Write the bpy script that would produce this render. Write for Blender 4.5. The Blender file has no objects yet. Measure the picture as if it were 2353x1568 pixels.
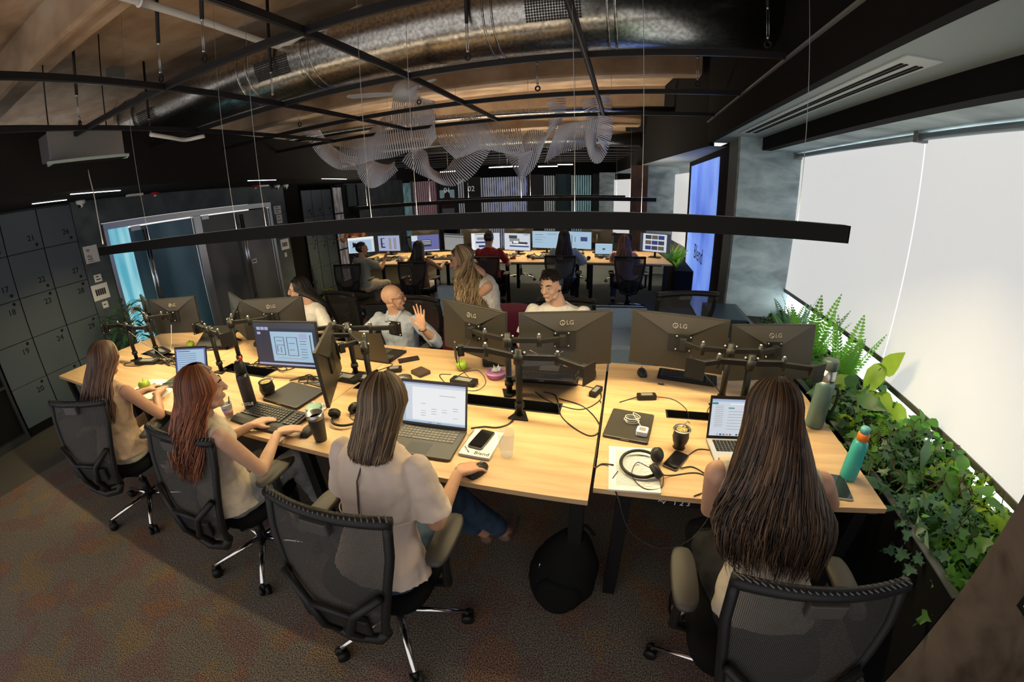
import bpy, bmesh, math, random
from mathutils import Vector, Matrix, Euler
random.seed(7)
sc = bpy.context.scene
COL = sc.collection
PI = math.pi
# ------------------------------------------------------------ camera (wide action-camera lens: its real projection curve)
cam_d = bpy.data.cameras.new('camera'); cam = bpy.data.objects.new('camera', cam_d); COL.objects.link(cam)
sc.camera = cam
cam_d.type = 'PANO'; cam_d.sensor_fit = 'HORIZONTAL'; cam_d.sensor_width = 36.0; cam_d.sensor_height = 24.0
cam_d.clip_start = 0.02; cam_d.clip_end = 200
KK = (0.0, -0.0697771234871347, -0.0001824308757043332, 6.141822080627405e-05, -1.3311514821778577e-06)
for tgt in (cam_d, getattr(cam_d, 'cycles', None)):
    try:
        tgt.panorama_type = 'FISHEYE_LENS_POLYNOMIAL'
        tgt.fisheye_fov = math.radians(179)
        for i_, k_ in enumerate(KK): setattr(tgt, 'fisheye_polynomial_k%d' % i_, k_)
    except Exception as e: pass
CR = Matrix(((0.9648751869965405, -0.0666422535476355, 0.2541154925628964), (0.2611119570468101, 0.3497620319279484, -0.8997149920440458), (-0.028920916402761954, 0.9344652647711018, 0.3548777952066021)))
cam.matrix_world = Matrix.Translation((0, 0, 1.86)) @ CR.to_4x4()
# ------------------------------------------------------------ sky, exposure
w = bpy.data.worlds.new('sky'); sc.world = w; w.use_nodes = True
bgn = w.node_tree.nodes['Background']; bgn.inputs['Color'].default_value = (0.95, 0.91, 0.88, 1); bgn.inputs['Strength'].default_value = 1.0
sc.view_settings.view_transform = 'Standard'; sc.view_settings.look = 'None'
sc.view_settings.exposure = 0.0; sc.view_settings.gamma = 1.0; sc.view_settings.use_curve_mapping = False
sc.cycles.max_bounces = 8; sc.cycles.diffuse_bounces = 4; sc.cycles.transparent_max_bounces = 24
sc.cycles.use_denoising = True
sc.cycles.sample_clamp_indirect = 4.0
sc.cycles.caustics_reflective = False; sc.cycles.caustics_refractive = False
BAR_POWER = 165.0      # emission of the LED strips in the long pendant bars
UP_POWER = 14.0
# ------------------------------------------------------------ helpers: materials
MATS = {}
def mat(name, col, rough=0.6, metal=0.0, emit=0.0, alpha=1.0, spec=None, trans=0.0, ecol=None, coat=0.0, sub=0.0):
    if name in MATS: return MATS[name]
    m = bpy.data.materials.new(name); m.use_nodes = True; MATS[name] = m
    b = m.node_tree.nodes['Principled BSDF']
    b.inputs['Base Color'].default_value = (*col, 1); b.inputs['Roughness'].default_value = rough; b.inputs['Metallic'].default_value = metal
    if spec is not None: b.inputs['Specular IOR Level'].default_value = spec
    if emit: b.inputs['Emission Color'].default_value = (*(ecol or col), 1); b.inputs['Emission Strength'].default_value = emit
    if alpha < 1: b.inputs['Alpha'].default_value = alpha
    if trans: b.inputs['Transmission Weight'].default_value = trans
    if coat: b.inputs['Coat Weight'].default_value = coat
    return m
def nd(m, t, **k):
    n = m.node_tree.nodes.new(t)
    for a, v in k.items():
        if a in n.inputs: n.inputs[a].default_value = v
        else: setattr(n, a, v)
    return n
def lk(m, a, b): m.node_tree.links.new(a, b)
def bsdf(m): return m.node_tree.nodes['Principled BSDF']
def ramp(m, fac, stops):
    r = nd(m, 'ShaderNodeValToRGB'); e = r.color_ramp.elements
    while len(e) < len(stops): e.new(0.5)
    for i, (p, c) in enumerate(stops): e[i].position = p; e[i].color = (*c, 1)
    lk(m, fac, r.inputs['Fac']); return r
def coords(m, kind='Object', scale=(1, 1, 1), rot=(0, 0, 0)):
    tc = nd(m, 'ShaderNodeTexCoord'); mp = nd(m, 'ShaderNodeMapping'); mp.inputs['Scale'].default_value = scale; mp.inputs['Rotation'].default_value = rot
    lk(m, tc.outputs[kind], mp.inputs['Vector']); return mp.outputs['Vector']
def noise_mat(name, stops, scale=(1, 1, 1), ns=5.0, detail=6.0, rough=0.7, bump=0.0, bscale=60.0, metal=0.0, kind='Object', dist=0.0):
    if name in MATS: return MATS[name]
    m = mat(name, stops[0][1], rough, metal)
    v = coords(m, kind, scale); n = nd(m, 'ShaderNodeTexNoise'); n.inputs['Scale'].default_value = ns; n.inputs['Detail'].default_value = detail; n.inputs['Distortion'].default_value = dist
    lk(m, v, n.inputs['Vector']); r = ramp(m, n.outputs['Fac'], stops); lk(m, r.outputs['Color'], bsdf(m).inputs['Base Color'])
    if bump:
        n2 = nd(m, 'ShaderNodeTexNoise'); n2.inputs['Scale'].default_value = bscale; n2.inputs['Detail'].default_value = 4; lk(m, v, n2.inputs['Vector'])
        bp = nd(m, 'ShaderNodeBump'); bp.inputs['Strength'].default_value = bump; bp.inputs['Distance'].default_value = 0.01
        lk(m, n2.outputs['Fac'], bp.inputs['Height']); lk(m, bp.outputs['Normal'], bsdf(m).inputs['Normal'])
    return m
# ------------------------------------------------------------ helpers: objects
WM = {}
def tag(o, label=None, cat=None, group=None, kind=None):
    if label: o['label'] = label
    if cat: o['category'] = cat
    if group: o['group'] = group
    if kind: o['kind'] = kind
    return o
def thing(name, label, cat, loc=(0, 0, 0), rz=0.0, group=None):
    o = bpy.data.objects.new(name, None); COL.objects.link(o); o.empty_display_size = 0.1
    o.location = loc; o.rotation_euler = (0, 0, rz); WM[o.name] = Matrix.Translation(loc) @ Matrix.Rotation(rz, 4, 'Z')
    return tag(o, label, cat, group)
def kids(o): return [c for c in ALLKIDS.get(o.name, [])]
ALLKIDS = {}
def setparent(o, p):
    if p is not None:
        o.parent = p; ALLKIDS.setdefault(p.name, []).append(o); WM[o.name] = WM.get(p.name, Matrix.Identity(4))
def copy_tree(o, loc=None, rz=None, label=None, parent=None, group=None, swap=None):
    c = o.copy(); COL.objects.link(c)
    if loc is not None: c.location = loc; c.rotation_euler = (0, 0, rz or 0.0); WM[c.name] = Matrix.Translation(loc) @ Matrix.Rotation(rz or 0.0, 4, 'Z')
    if label: c['label'] = label
    if group: c['group'] = group
    if parent is not None: setparent(c, parent)
    if swap and c.data and c.data.name in swap: c.data = swap[c.data.name]
    for k in kids(o): copy_tree(k, parent=c, swap=swap)
    return c
class MB:
    def __init__(s, M=None): s.v = []; s.f = []; s.mi = []; s.sm = []; s.M = M or Matrix.Identity(4); s.m = 0; s.tint = []; s.ct = 0.0
    def add(s, vs, fs, smooth=False):
        b = len(s.v); M = s.M
        for p in vs: s.v.append(tuple(M @ Vector(p))); s.tint.append(s.ct)
        for f in fs: s.f.append(tuple(b + i for i in f)); s.mi.append(s.m); s.sm.append(smooth)
        return s
    def box(s, x0, x1, y0, y1, z0, z1):
        return s.add([(x0, y0, z0), (x1, y0, z0), (x1, y1, z0), (x0, y1, z0), (x0, y0, z1), (x1, y0, z1), (x1, y1, z1), (x0, y1, z1)],
                     [(0, 3, 2, 1), (4, 5, 6, 7), (0, 1, 5, 4), (1, 2, 6, 5), (2, 3, 7, 6), (3, 0, 4, 7)])
    def cbox(s, c, d, rz=0.0, R=None):
        M0 = s.M; s.M = M0 @ Matrix.Translation(c) @ (R if R is not None else Matrix.Rotation(rz, 4, 'Z'))
        s.box(-d[0] / 2, d[0] / 2, -d[1] / 2, d[1] / 2, -d[2] / 2, d[2] / 2); s.M = M0; return s
    def quad(s, a, b, c, d): return s.add([a, b, c, d], [(0, 1, 2, 3)])
    def rbox(s, x0, x1, y0, y1, z0, z1, r=0.01, n=4):   # upright box with rounded vertical corners
        pts = []
        for (cx, cy, a0) in ((x1 - r, y1 - r, 0), (x0 + r, y1 - r, PI / 2), (x0 + r, y0 + r, PI), (x1 - r, y0 + r, 1.5 * PI)):
            for i in range(n + 1): a = a0 + PI / 2 * i / n; pts.append((cx + r * math.cos(a), cy + r * math.sin(a)))
        return s.prism(pts, z0, z1)
    def prism(s, pts, z0, z1, smooth=False):
        n = len(pts); vs = [(x, y, z0) for x, y in pts] + [(x, y, z1) for x, y in pts]
        fs = [tuple(range(n - 1, -1, -1)), tuple(range(n, 2 * n))] + [(i, (i + 1) % n, n + (i + 1) % n, n + i) for i in range(n)]
        return s.add(vs, fs, smooth)
    def loft(s, rings, cap=True, closed=True, smooth=True):
        n = len(rings[0]); vs = [p for r in rings for p in r]; fs = []
        for i in range(len(rings) - 1):
            for j in range(n if closed else n - 1):
                k = (j + 1) % n; fs.append((i * n + j, i * n + k, (i + 1) * n + k, (i + 1) * n + j))
        if cap and closed: fs.append(tuple(range(n - 1, -1, -1))); fs.append(tuple((len(rings) - 1) * n + j for j in range(n)))
        return s.add(vs, fs, smooth)
    def tube(s, pts, r, seg=8, cap=True, flat=1.0, up=None):
        pts = [Vector(p) for p in pts]; n = len(pts); rs = r if isinstance(r, (list, tuple)) else [r] * n; rings = []
        T = []
        for i in range(n):
            a = pts[max(i - 1, 0)]; b = pts[min(i + 1, n - 1)]; t = b - a; T.append(t.normalized() if t.length > 1e-9 else Vector((0, 0, 1)))
        u = Vector(up) if up else (Vector((0, 0, 1)) if abs(T[0].z) < 0.9 else Vector((1, 0, 0)))
        for i in range(n):
            sd = T[i].cross(u)
            if sd.length < 1e-6: sd = T[i].orthogonal()
            sd.normalize(); u2 = sd.cross(T[i]).normalized()
            if not up: u = u2
            rings.append([tuple(pts[i] + sd * (rs[i] * math.cos(2 * PI * j / seg)) + u2 * (rs[i] * flat * math.sin(2 * PI * j / seg))) for j in range(seg)])
        return s.loft(rings, cap)
    def bar(s, a, b, w, h, up=(0, 0, 1)):
        a = Vector(a); b = Vector(b); t = (b - a).normalized(); sd = t.cross(Vector(up))
        if sd.length < 1e-5: sd = t.orthogonal()
        sd.normalize(); u = sd.cross(t)
        ring = lambda p: [tuple(p + sd * x * w / 2 + u * y * h / 2) for x, y in ((-1, -1), (1, -1), (1, 1), (-1, 1))]
        return s.loft([ring(a), ring(b)], smooth=False)
    def lathe(s, prof, c=(0, 0, 0), seg=24, smooth=True):
        rings = [[(c[0] + r * math.cos(2 * PI * j / seg), c[1] + r * math.sin(2 * PI * j / seg), c[2] + z) for j in range(seg)] for r, z in prof]
        return s.loft(rings, smooth=smooth)
    def cyl(s, a, b, r, seg=16): return s.tube([a, b], r, seg)
    def ball(s, c, r, seg=16, rings=10, R=None):
        r = (r, r, r) if isinstance(r, (int, float)) else r; M0 = s.M; s.M = M0 @ Matrix.Translation(c) @ (R if R is not None else Matrix.Identity(4))
        vs = [(0, 0, -r[2])]; 
        for i in range(1, rings):
            a = -PI / 2 + PI * i / rings
            for j in range(seg): b = 2 * PI * j / seg; vs.append((r[0] * math.cos(a) * math.cos(b), r[1] * math.cos(a) * math.sin(b), r[2] * math.sin(a)))
        vs.append((0, 0, r[2])); fs = [(0, 1 + (j + 1) % seg, 1 + j) for j in range(seg)]
        for i in range(rings - 2):
            for j in range(seg): k = (j + 1) % seg; fs.append((1 + i * seg + j, 1 + i * seg + k, 1 + (i + 1) * seg + k, 1 + (i + 1) * seg + j))
        L = len(vs) - 1; b0 = 1 + (rings - 2) * seg; fs += [(b0 + j, b0 + (j + 1) % seg, L) for j in range(seg)]
        s.add(vs, fs, True); s.M = M0; return s
    def torus(s, c, R, r, seg=20, rs=8, M=None):
        M0 = s.M; s.M = M0 @ Matrix.Translation(c) @ (M if M is not None else Matrix.Identity(4)); n = seg
        vs = [((R + r * math.cos(2 * PI * k / rs)) * math.cos(2 * PI * i / n), (R + r * math.cos(2 * PI * k / rs)) * math.sin(2 * PI * i / n), r * math.sin(2 * PI * k / rs)) for i in range(n) for k in range(rs)]
        fs = [(i * rs + k, ((i + 1) % n) * rs + k, ((i + 1) % n) * rs + (k + 1) % rs, i * rs + (k + 1) % rs) for i in range(n) for k in range(rs)]
        s.add(vs, fs, True); s.M = M0; return s
    def mesh(s, name, mats):
        me = bpy.data.meshes.new(name); me.from_pydata(s.v, [], s.f)
        for m in (mats if isinstance(mats, (list, tuple)) else [mats]): me.materials.append(m)
        me.polygons.foreach_set('material_index', s.mi); me.polygons.foreach_set('use_smooth', s.sm)
        if any(s.tint):
            a = me.attributes.new('tint', 'FLOAT', 'POINT'); a.data.foreach_set('value', s.tint)
        me.validate(); me.update(); return me
    def build(s, name, mats, parent=None, world=False, bevel=0.0, label=None):
        me = s.mesh(name, mats)
        if world and parent is not None: me.transform(WM[parent.name].inverted())
        o = bpy.data.objects.new(name, me); COL.objects.link(o); setparent(o, parent)
        if bevel:
            b = o.modifiers.new('bevel', 'BEVEL'); b.width = bevel; b.segments = 2; b.limit_method = 'ANGLE'; b.angle_limit = 0.6
        if label: o['label'] = label
        return o
def struct(name, mb, mats, **k):
    o = mb.build(name, mats, **k); o['kind'] = 'structure'; return o
def curve(pts, n=8):   # Catmull-Rom through points
    P = [Vector(p) for p in pts]; P = [P[0] * 2 - P[1]] + P + [P[-1] * 2 - P[-2]]; out = []
    for i in range(1, len(P) - 2):
        for k in range(n):
            t = k / n; a, b, c, d = P[i - 1], P[i], P[i + 1], P[i + 2]
            out.append(0.5 * ((2 * b) + (c - a) * t + (2 * a - 5 * b + 4 * c - d) * t * t + (3 * b - a - 3 * c + d) * t ** 3))
    out.append(P[-2]); return out
TXT = {}
def text_mesh(s, size):
    key = (s, size)
    if key not in TXT:
        cu = bpy.data.curves.new('lettering', 'FONT'); cu.body = s; cu.size = size; cu.align_x = 'CENTER'; cu.align_y = 'CENTER'; cu.extrude = 0.0008; cu.resolution_u = 3
        o = bpy.data.objects.new('lettering', cu); COL.objects.link(o)
        dg = bpy.context.evaluated_depsgraph_get(); me = bpy.data.meshes.new_from_object(o.evaluated_get(dg)); bpy.data.objects.remove(o)
        TXT[key] = ([tuple(v.co) for v in me.vertices], [tuple(p.vertices) for p in me.polygons])
    return TXT[key]
def add_text(mb, s, size, M):
    vs, fs = text_mesh(s, size); M0 = mb.M; mb.M = M0 @ M; mb.add(vs, fs); mb.M = M0
def frame(o, x, z):  # matrix from origin, local x direction, local y(up) direction
    x = Vector(x).normalized(); z = Vector(z).normalized(); n = x.cross(z)
    return Matrix.Translation(o) @ Matrix(((x.x, z.x, n.x), (x.y, z.y, n.y), (x.z, z.z, n.z))).to_4x4()
# ------------------------------------------------------------ materials
BLK = mat('black_metal', (0.007, 0.007, 0.008), 0.5, spec=0.3)
BLKP = mat('black_plastic', (0.008, 0.008, 0.009), 0.5, spec=0.35)
BLKM = mat('matt_black', (0.006, 0.006, 0.0062), 0.85, spec=0.15)
CHR = mat('chrome', (0.75, 0.75, 0.76), 0.16, 1.0)
STL = mat('steel', (0.5, 0.5, 0.5), 0.3, 1.0)
WHT = mat('white_plastic', (0.85, 0.85, 0.85), 0.4)
GRYP = mat('grey_plastic', (0.2, 0.2, 0.2), 0.5)
PAP = mat('paper', (0.8, 0.79, 0.76), 0.8)
INK = mat('ink', (0.02, 0.02, 0.02), 0.7)
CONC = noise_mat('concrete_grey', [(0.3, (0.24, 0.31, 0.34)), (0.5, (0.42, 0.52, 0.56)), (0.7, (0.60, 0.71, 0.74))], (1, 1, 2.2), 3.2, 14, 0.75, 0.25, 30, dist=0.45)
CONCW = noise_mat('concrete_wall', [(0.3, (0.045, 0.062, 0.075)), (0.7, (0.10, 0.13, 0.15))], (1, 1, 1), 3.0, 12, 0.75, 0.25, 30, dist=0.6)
CONB = noise_mat('concrete_ceiling', [(0.28, (0.27, 0.18, 0.11)), (0.48, (0.43, 0.30, 0.19)), (0.58, (0.49, 0.36, 0.245)), (0.75, (0.58, 0.46, 0.34))], (0.8, 1.5, 1), 2.2, 15, 0.85, 0.4, 14, dist=0.3)
CONN = noise_mat('concrete_brown', [(0.36, (0.05, 0.036, 0.029)), (0.5, (0.12, 0.092, 0.078)), (0.64, (0.15, 0.118, 0.10))], (1, 1, 1), 5.0, 12, 0.8, 0.3, 20, dist=0.5)
PLST = mat('grey_plaster', (0.30, 0.365, 0.385), 0.8)
def wood_mat(name='oak_worktop'):
    m = mat(name, (0.6, 0.4, 0.22), 0.42)
    v = coords(m, 'Object', (0.8, 9, 9)); n = nd(m, 'ShaderNodeTexNoise'); n.inputs['Scale'].default_value = 2.2; n.inputs['Detail'].default_value = 9; n.inputs['Distortion'].default_value = 0.5; lk(m, v, n.inputs['Vector'])
    r = ramp(m, n.outputs['Fac'], [(0.25, (0.42, 0.26, 0.135)), (0.5, (0.53, 0.355, 0.195)), (0.75, (0.62, 0.44, 0.26))]); lk(m, r.outputs['Color'], bsdf(m).inputs['Base Color'])
    return m
WOOD = wood_mat()
def carpet_mat():
    m = mat('carpet', (0.1, 0.08, 0.06), 0.95, spec=0.1)
    v = coords(m, 'Object', (1, 1, 1))
    def nz(s, d, vec=None):
        n = nd(m, 'ShaderNodeTexNoise'); n.inputs['Scale'].default_value = s; n.inputs['Detail'].default_value = d; lk(m, vec or v, n.inputs['Vector']); return n.outputs['Fac']
    # pixelled patches: snap coordinates to small squares, then threshold a broad noise
    sn = nd(m, 'ShaderNodeVectorMath', operation='SNAP'); lk(m, v, sn.inputs[0]); sn.inputs[1].default_value = (0.03, 0.03, 1)
    a = nz(3.2, 5, sn.outputs[0])
    off = nd(m, 'ShaderNodeVectorMath', operation='ADD'); lk(m, sn.outputs[0], off.inputs[0]); off.inputs[1].default_value = (7.3, 2.1, 0)
    b = nz(3.4, 5, off.outputs[0])
    st1 = nd(m, 'ShaderNodeMath', operation='GREATER_THAN'); lk(m, a, st1.inputs[0]); st1.inputs[1].default_value = 0.53
    st2 = nd(m, 'ShaderNodeMath', operation='GREATER_THAN'); lk(m, b, st2.inputs[0]); st2.inputs[1].default_value = 0.55
    base = ramp(m, nz(170, 5), [(0.36, (0.035, 0.030, 0.025)), (0.5, (0.16, 0.135, 0.11)), (0.66, (0.36, 0.31, 0.25))])
    mx1 = nd(m, 'ShaderNodeMixRGB', blend_type='MULTIPLY'); lk(m, st1.outputs[0], mx1.inputs['Fac']); lk(m, base.outputs['Color'], mx1.inputs[1]); mx1.inputs[2].default_value = (1.05, 0.84, 0.88, 1)
    mx2 = nd(m, 'ShaderNodeMixRGB', blend_type='MULTIPLY'); lk(m, st2.outputs[0], mx2.inputs['Fac']); lk(m, mx1.outputs['Color'], mx2.inputs[1]); mx2.inputs[2].default_value = (1.20, 1.03, 0.80, 1)
    lk(m, mx2.outputs['Color'], bsdf(m).inputs['Base Color'])
    bp = nd(m, 'ShaderNodeBump'); bp.inputs['Strength'].default_value = 0.6; bp.inputs['Distance'].default_value = 0.01; lk(m, nz(260, 3), bp.inputs['Height']); lk(m, bp.outputs['Normal'], bsdf(m).inputs['Normal'])
    return m
CARP = carpet_mat()
CARPD = noise_mat('carpet_walkway', [(0.35, (0.035, 0.032, 0.024)), (0.65, (0.11, 0.098, 0.07))], (1, 1, 1), 350, 3, 0.95)
CARPB = noise_mat('carpet_bluegrey', [(0.35, (0.035, 0.045, 0.06)), (0.65, (0.12, 0.14, 0.17))], (1, 1, 1), 350, 3, 0.95)
GALV = noise_mat('galvanised_steel', [(0.3, (0.28, 0.27, 0.25)), (0.7, (0.62, 0.60, 0.56))], (1, 1, 1), 40, 10, 0.27, 0.05, 12, metal=1.0)
LOCK = mat('locker_grey', (0.105, 0.115, 0.12), 0.45)
BLIND = mat('blind_fabric', (0.5, 0.5, 0.5), 0.9, emit=0.60, ecol=(1.0, 1.0, 0.985))  # emission stands in for daylight coming through the fabric
# ============================================================ the room shell
D6 = Vector((-0.1095, 0.994, 0)); W0 = Vector((-5.65, 1.14, 0))
def wl(y): return -5.65 - (y - 1.14) * 0.1102      # x of the left wall at a given y
def LWM(y0):   # frame on the left wall: local x runs away from the camera along the wall, local y up, local z out of it
    return frame((wl(y0), y0, 0), (-0.1095, 0.994, 0), (0, 0, 1))
mb = MB().box(-4.62, 1.28, -1.2, 16, -0.02, 0.0); struct('floor', mb, CARP)
mb = MB().box(-9.5, -4.62, -1.2, 16, -0.02, 0.0); struct('floor_walkway', mb, CARPD)
mb = MB().box(-1.5, 1.28, 2.75, 5.4, 0.0, 0.004).box(-4.4, 1.28, 5.4, 14.0, 0.0, 0.004); struct('floor_aisle', mb, CARPB)
mb = MB().box(1.28, 2.2, -1.2, 16, -0.02, 0.0); struct('floor_edge', mb, BLKM)
mb = MB().box(-9.5, 2.4, -1.2, 16, 3.62, 3.75); struct('ceiling', mb, CONB)
for i, (y0, y1, zb) in enumerate(((1.36, 1.68, 3.30), (3.35, 3.72, 3.30), (5.22, 5.58, 3.27), (7.35, 7.75, 3.27), (9.3, 9.7, 3.27), (11.3, 11.7, 3.27), (-0.7, -0.3, 3.3))):
    mb = MB(); x0, x1 = -9.4, 0.9
    sec = [(y0, 3.62), (y0 + 0.05, zb + 0.02), (y0 + 0.08, zb), (y1 - 0.08, zb), (y1 - 0.05, zb + 0.02), (y1, 3.62)]
    mb.loft([[(x0, y, z) for y, z in sec], [(x1, y, z) for y, z in sec]], smooth=False); struct('ceiling_beam', mb, CONB)
# black fascia, plaster ceiling, dark downstand, lower reveal ceiling, daylight wall
mb = MB().box(0.975, 1.03, -1.0, 5.2, 2.46, 3.62); struct('ceiling_fascia', mb, BLKM)
struct('trim_1', MB().box(0.955, 0.975, -1.0, 5.2, 2.685, 2.70), mat('alu_trim', (0.35, 0.36, 0.38), 0.4, 0.6))
struct('ceiling_plaster', MB().box(1.03, 1.45, -1.0, 5.2, 2.46, 2.5), PLST)
struct('ceiling_downstand', MB().box(1.425, 1.52, -1.0, 5.2, 2.335, 2.6), BLKM)
struct('ceiling_reveal', MB().box(1.52, 2.0, -1.0, 5.2, 2.335, 2.45), CONC)
# far part of the fascia and plaster follow the bend of the facade
FX = lambda y: 1.0 - (y - 5.2) * 0.16
mb = MB()
for a, b in ((5.2, 8.5), (8.5, 12), (12, 14)):
    mb.add([(FX(a), a, 2.42), (FX(a), a, 3.62), (FX(b), b, 3.62), (FX(b), b, 2.42)], [(0, 1, 2, 3)])
    mb.add([(FX(a) + 0.05, a, 2.42), (FX(a) + 0.05, a, 3.62), (FX(b) + 0.05, b, 3.62), (FX(b) + 0.05, b, 2.42)], [(3, 2, 1, 0)])
struct('ceiling_fascia_far', mb, BLKM)
mb = MB()
for a, b in ((5.2, 8.5), (8.5, 12), (12, 14)): mb.add([(FX(a), a, 2.42), (FX(b), b, 2.42), (2.0, b, 2.42), (2.0, a, 2.42)], [(0, 1, 2, 3)])
struct('ceiling_plaster_far', mb, PLST)
# right window bays
struct('wall_right', MB().box(1.86, 2.05, -1.0, 4.57, 0, 0.62), mat('white_sill', (0.6, 0.6, 0.58), 0.6))
struct('wall_right_column', MB().box(1.28, 1.95, -0.6, 0.885, 0, 2.46), CONN)
struct('wall_right_pier', MB().box(1.195, 1.95, 4.57, 5.0, 0, 2.46), CONC)
mb = MB().box(1.885, 1.89, -0.9, 4.57, 0.62, 2.32); struct('window_1', mb, mat('bright_glass', (0.8, 0.85, 0.85), 0.1, emit=2.6, ecol=(0.90, 1.0, 0.97)))
# roller blinds
def blind(y0, y1, zb, label):
    t = thing('roller_blind', label, 'blind', (1.85, y0, 0), group=None)
    MB().box(1.848, 1.852, y0, y1 + (0.012 if y1 < 3 else 0), zb, 2.31).build('fabric', BLIND, t, world=True)
    MB().box(1.838, 1.862, y0, y1, zb - 0.035, zb).build('hem_bar', mat('taupe_metal', (0.16, 0.155, 0.14), 0.5, 0.3), t, world=True)
    MB().cyl((1.80, y0, 2.30), (1.80, y1, 2.30), 0.022, 12).build('roller_tube', mat('blue_grey_tube', (0.35, 0.42, 0.47), 0.35, 0.4), t, world=True)
    for y in (y0 + 0.01, y1 - 0.01): MB().box(1.77, 1.86, y - 0.01, y + 0.01, 2.27, 2.335).build('bracket', GRYP, t, world=True)
blind(2.60, 4.568, 0.895, 'white roller blind beside the concrete pier, its hem higher than its neighbour')
blind(0.2, 2.60, 0.775, 'white roller blind nearest the brown concrete column, hanging lower over the plants')
# planter
t = thing('planter_box', 'long black planter box running under the white window blinds', 'planter', (1.56, 2.7, 0))
MB().box(1.28, 1.305, 0.89, 4.56, 0, 0.68).build('front_panel', BLKM, t, world=True)
MB().box(1.82, 1.845, 0.89, 4.56, 0, 0.66).build('back_panel', BLKM, t, world=True)
MB().box(1.305, 1.82, 0.89, 4.56, 0.0, 0.56).build('soil', mat('soil', (0.02, 0.015, 0.01), 0.95), t, world=True)
MB().box(1.272, 1.312, 0.89, 4.56, 0.68, 0.686).build('rim', mat('planter_rim', (0.14, 0.15, 0.16), 0.4, 0.5), t, world=True)
# picture frame / small display on the near column
t = thing('wall_display', 'small black-framed screen on the brown concrete column at the right edge', 'screen', (1.28, 0.3, 0.9))
M = frame((1.272, 0.63, 1.02), (0, -1, 0), (0, 0, 1))
mb = MB(M); mb.cbox((0.16, 0, 0), (0.44, 0.26, 0.016)); mb.build('frame', BLKP, t, world=True)
mb = MB(M); mb.cbox((0.16, 0, 0.009), (0.40, 0.22, 0.002)); mb.build('display', mat('pale_screen', (0.3, 0.4, 0.55), 0.3, emit=0.35), t, world=True)
# video wall partition
struct('wall_partition', MB().box(1.205, 1.5, 5.0, 8.1, 0, 2.46), BLKM)
struct('wall_partition_panel', MB().box(1.19, 1.21, 4.66, 5.02, 0.0, 2.455), mat('grey_green_panel', (0.10, 0.125, 0.12), 0.5))
# ============================================================ left wall: concrete, lockers, glass doors
def lwbox(y0, y1, z0, z1, d0, d1, mb=None):   # box on the left wall, d = distance out of the wall (negative = behind)
    mb = mb or MB(); M0 = mb.M; mb.M = LWM(y0); L = (y1 - y0) / 0.994
    mb.box(0, L, z0, z1, d0, d1); mb.M = M0; return mb
mb = lwbox(-1.2, 2.52, 0, 2.31, -0.25, -0.07); lwbox(2.185, 2.515, 0, 2.31, -0.06, 0.0, mb); lwbox(2.515, 5.70, 2.02, 2.31, -0.2, 0.0, mb); lwbox(5.70, 6.14, 0, 2.31, -0.2, 0.0, mb)
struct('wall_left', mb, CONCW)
mb = lwbox(6.14, 9.4, 0, 2.42, -0.95, -0.75); lwbox(6.14, 6.18, 0, 2.42, -0.95, -0.2, mb)
struct('wall_left_recess', mb, BLKM)
LKD = mat('locker_door', (0.078, 0.102, 0.122), 0.45, spec=0.4); LKI = mat('locker_number_ink', (0.004, 0.004, 0.004), 0.8, spec=0.1)
def locker_tower(y0, y1, rows, nums, label, numlow, ztop=2.29, knob=True, d=0.0, gx=0.004):
    t = thing('locker_tower', label, 'locker', (wl(y0), y0, 0), math.atan2(0.994, -0.1095), 'numbered lockers on the left wall')
    L = (y1 - y0) / 0.994; FM = LWM(y0) @ Matrix.Translation((0, 0, d))
    mb = MB(FM); mb.box(0, L, 0.0, ztop, -0.06, -0.012); mb.build('carcass', BLKM, t, world=True)
    for i in range(len(rows) - 1):
        z1, z0 = rows[i], rows[i + 1]
        mb = MB(FM); mb.box(gx, L - gx, z0 + 0.003, z1 - 0.003, -0.012, 0.004); dr = mb.build('door', LKD, t, world=True, bevel=0.002)
        if i < len(nums) and nums[i]:
            low = numlow[i]; zc = z0 + 0.13 if low else z1 - 0.11; zk = zc - 0.075 if low else zc + 0.075
            mb = MB(FM); add_text(mb, nums[i], 0.085, Matrix.Translation((L - 0.12, zc, 0.005))); mb.build('number', LKI, dr, world=True)
            mb = MB(FM); mb.M = FM @ Matrix.Translation((L - 0.075, zk, 0.004)); mb.lathe([(0.016, 0), (0.016, 0.008), (0.009, 0.01), (0.009, 0.016), (0.0, 0.016)], seg=14); mb.build('lock', BLKP, dr, world=True)
R5 = [2.29, 1.863, 1.41, 0.98, 0.545, 0.10]
locker_tower(0.95, 1.362, R5, ['16', '17', '18', '19', '20'], 'grey locker column numbered 17 to 20, nearest the camera at the left edge', [1, 1, 0, 0, 0])
locker_tower(1.365, 1.772, R5, ['21', '22', '23', '24', '25'], 'grey locker column numbered 21 to 24, between its two neighbours', [1, 1, 0, 0, 0])
locker_tower(1.776, 2.178, R5, ['26', '27', '28', '29', '30'], 'grey locker column numbered 26 to 29, next to the wall signs', [1, 1, 0, 0, 0])
t = thing('niche_frame', 'dark framed niche low at the left edge beside locker 20', 'cabinet', (wl(0.3), 0.3, 0))
lwbox(-0.4, 0.93, 0.08, 2.29, -0.06, -0.03).build('back_panel', BLKM, t, world=True)
mb = lwbox(0.90, 0.93, 0.0, 2.29, -0.03, 0.02); lwbox(-0.4, 0.93, 0.0, 0.08, -0.03, 0.03, mb); lwbox(-0.4, 0.9, 0.60, 0.63, -0.03, 0.02, mb); mb.build('frame', mat('dark_frame', (0.03, 0.032, 0.034), 0.35), t, world=True)
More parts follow.
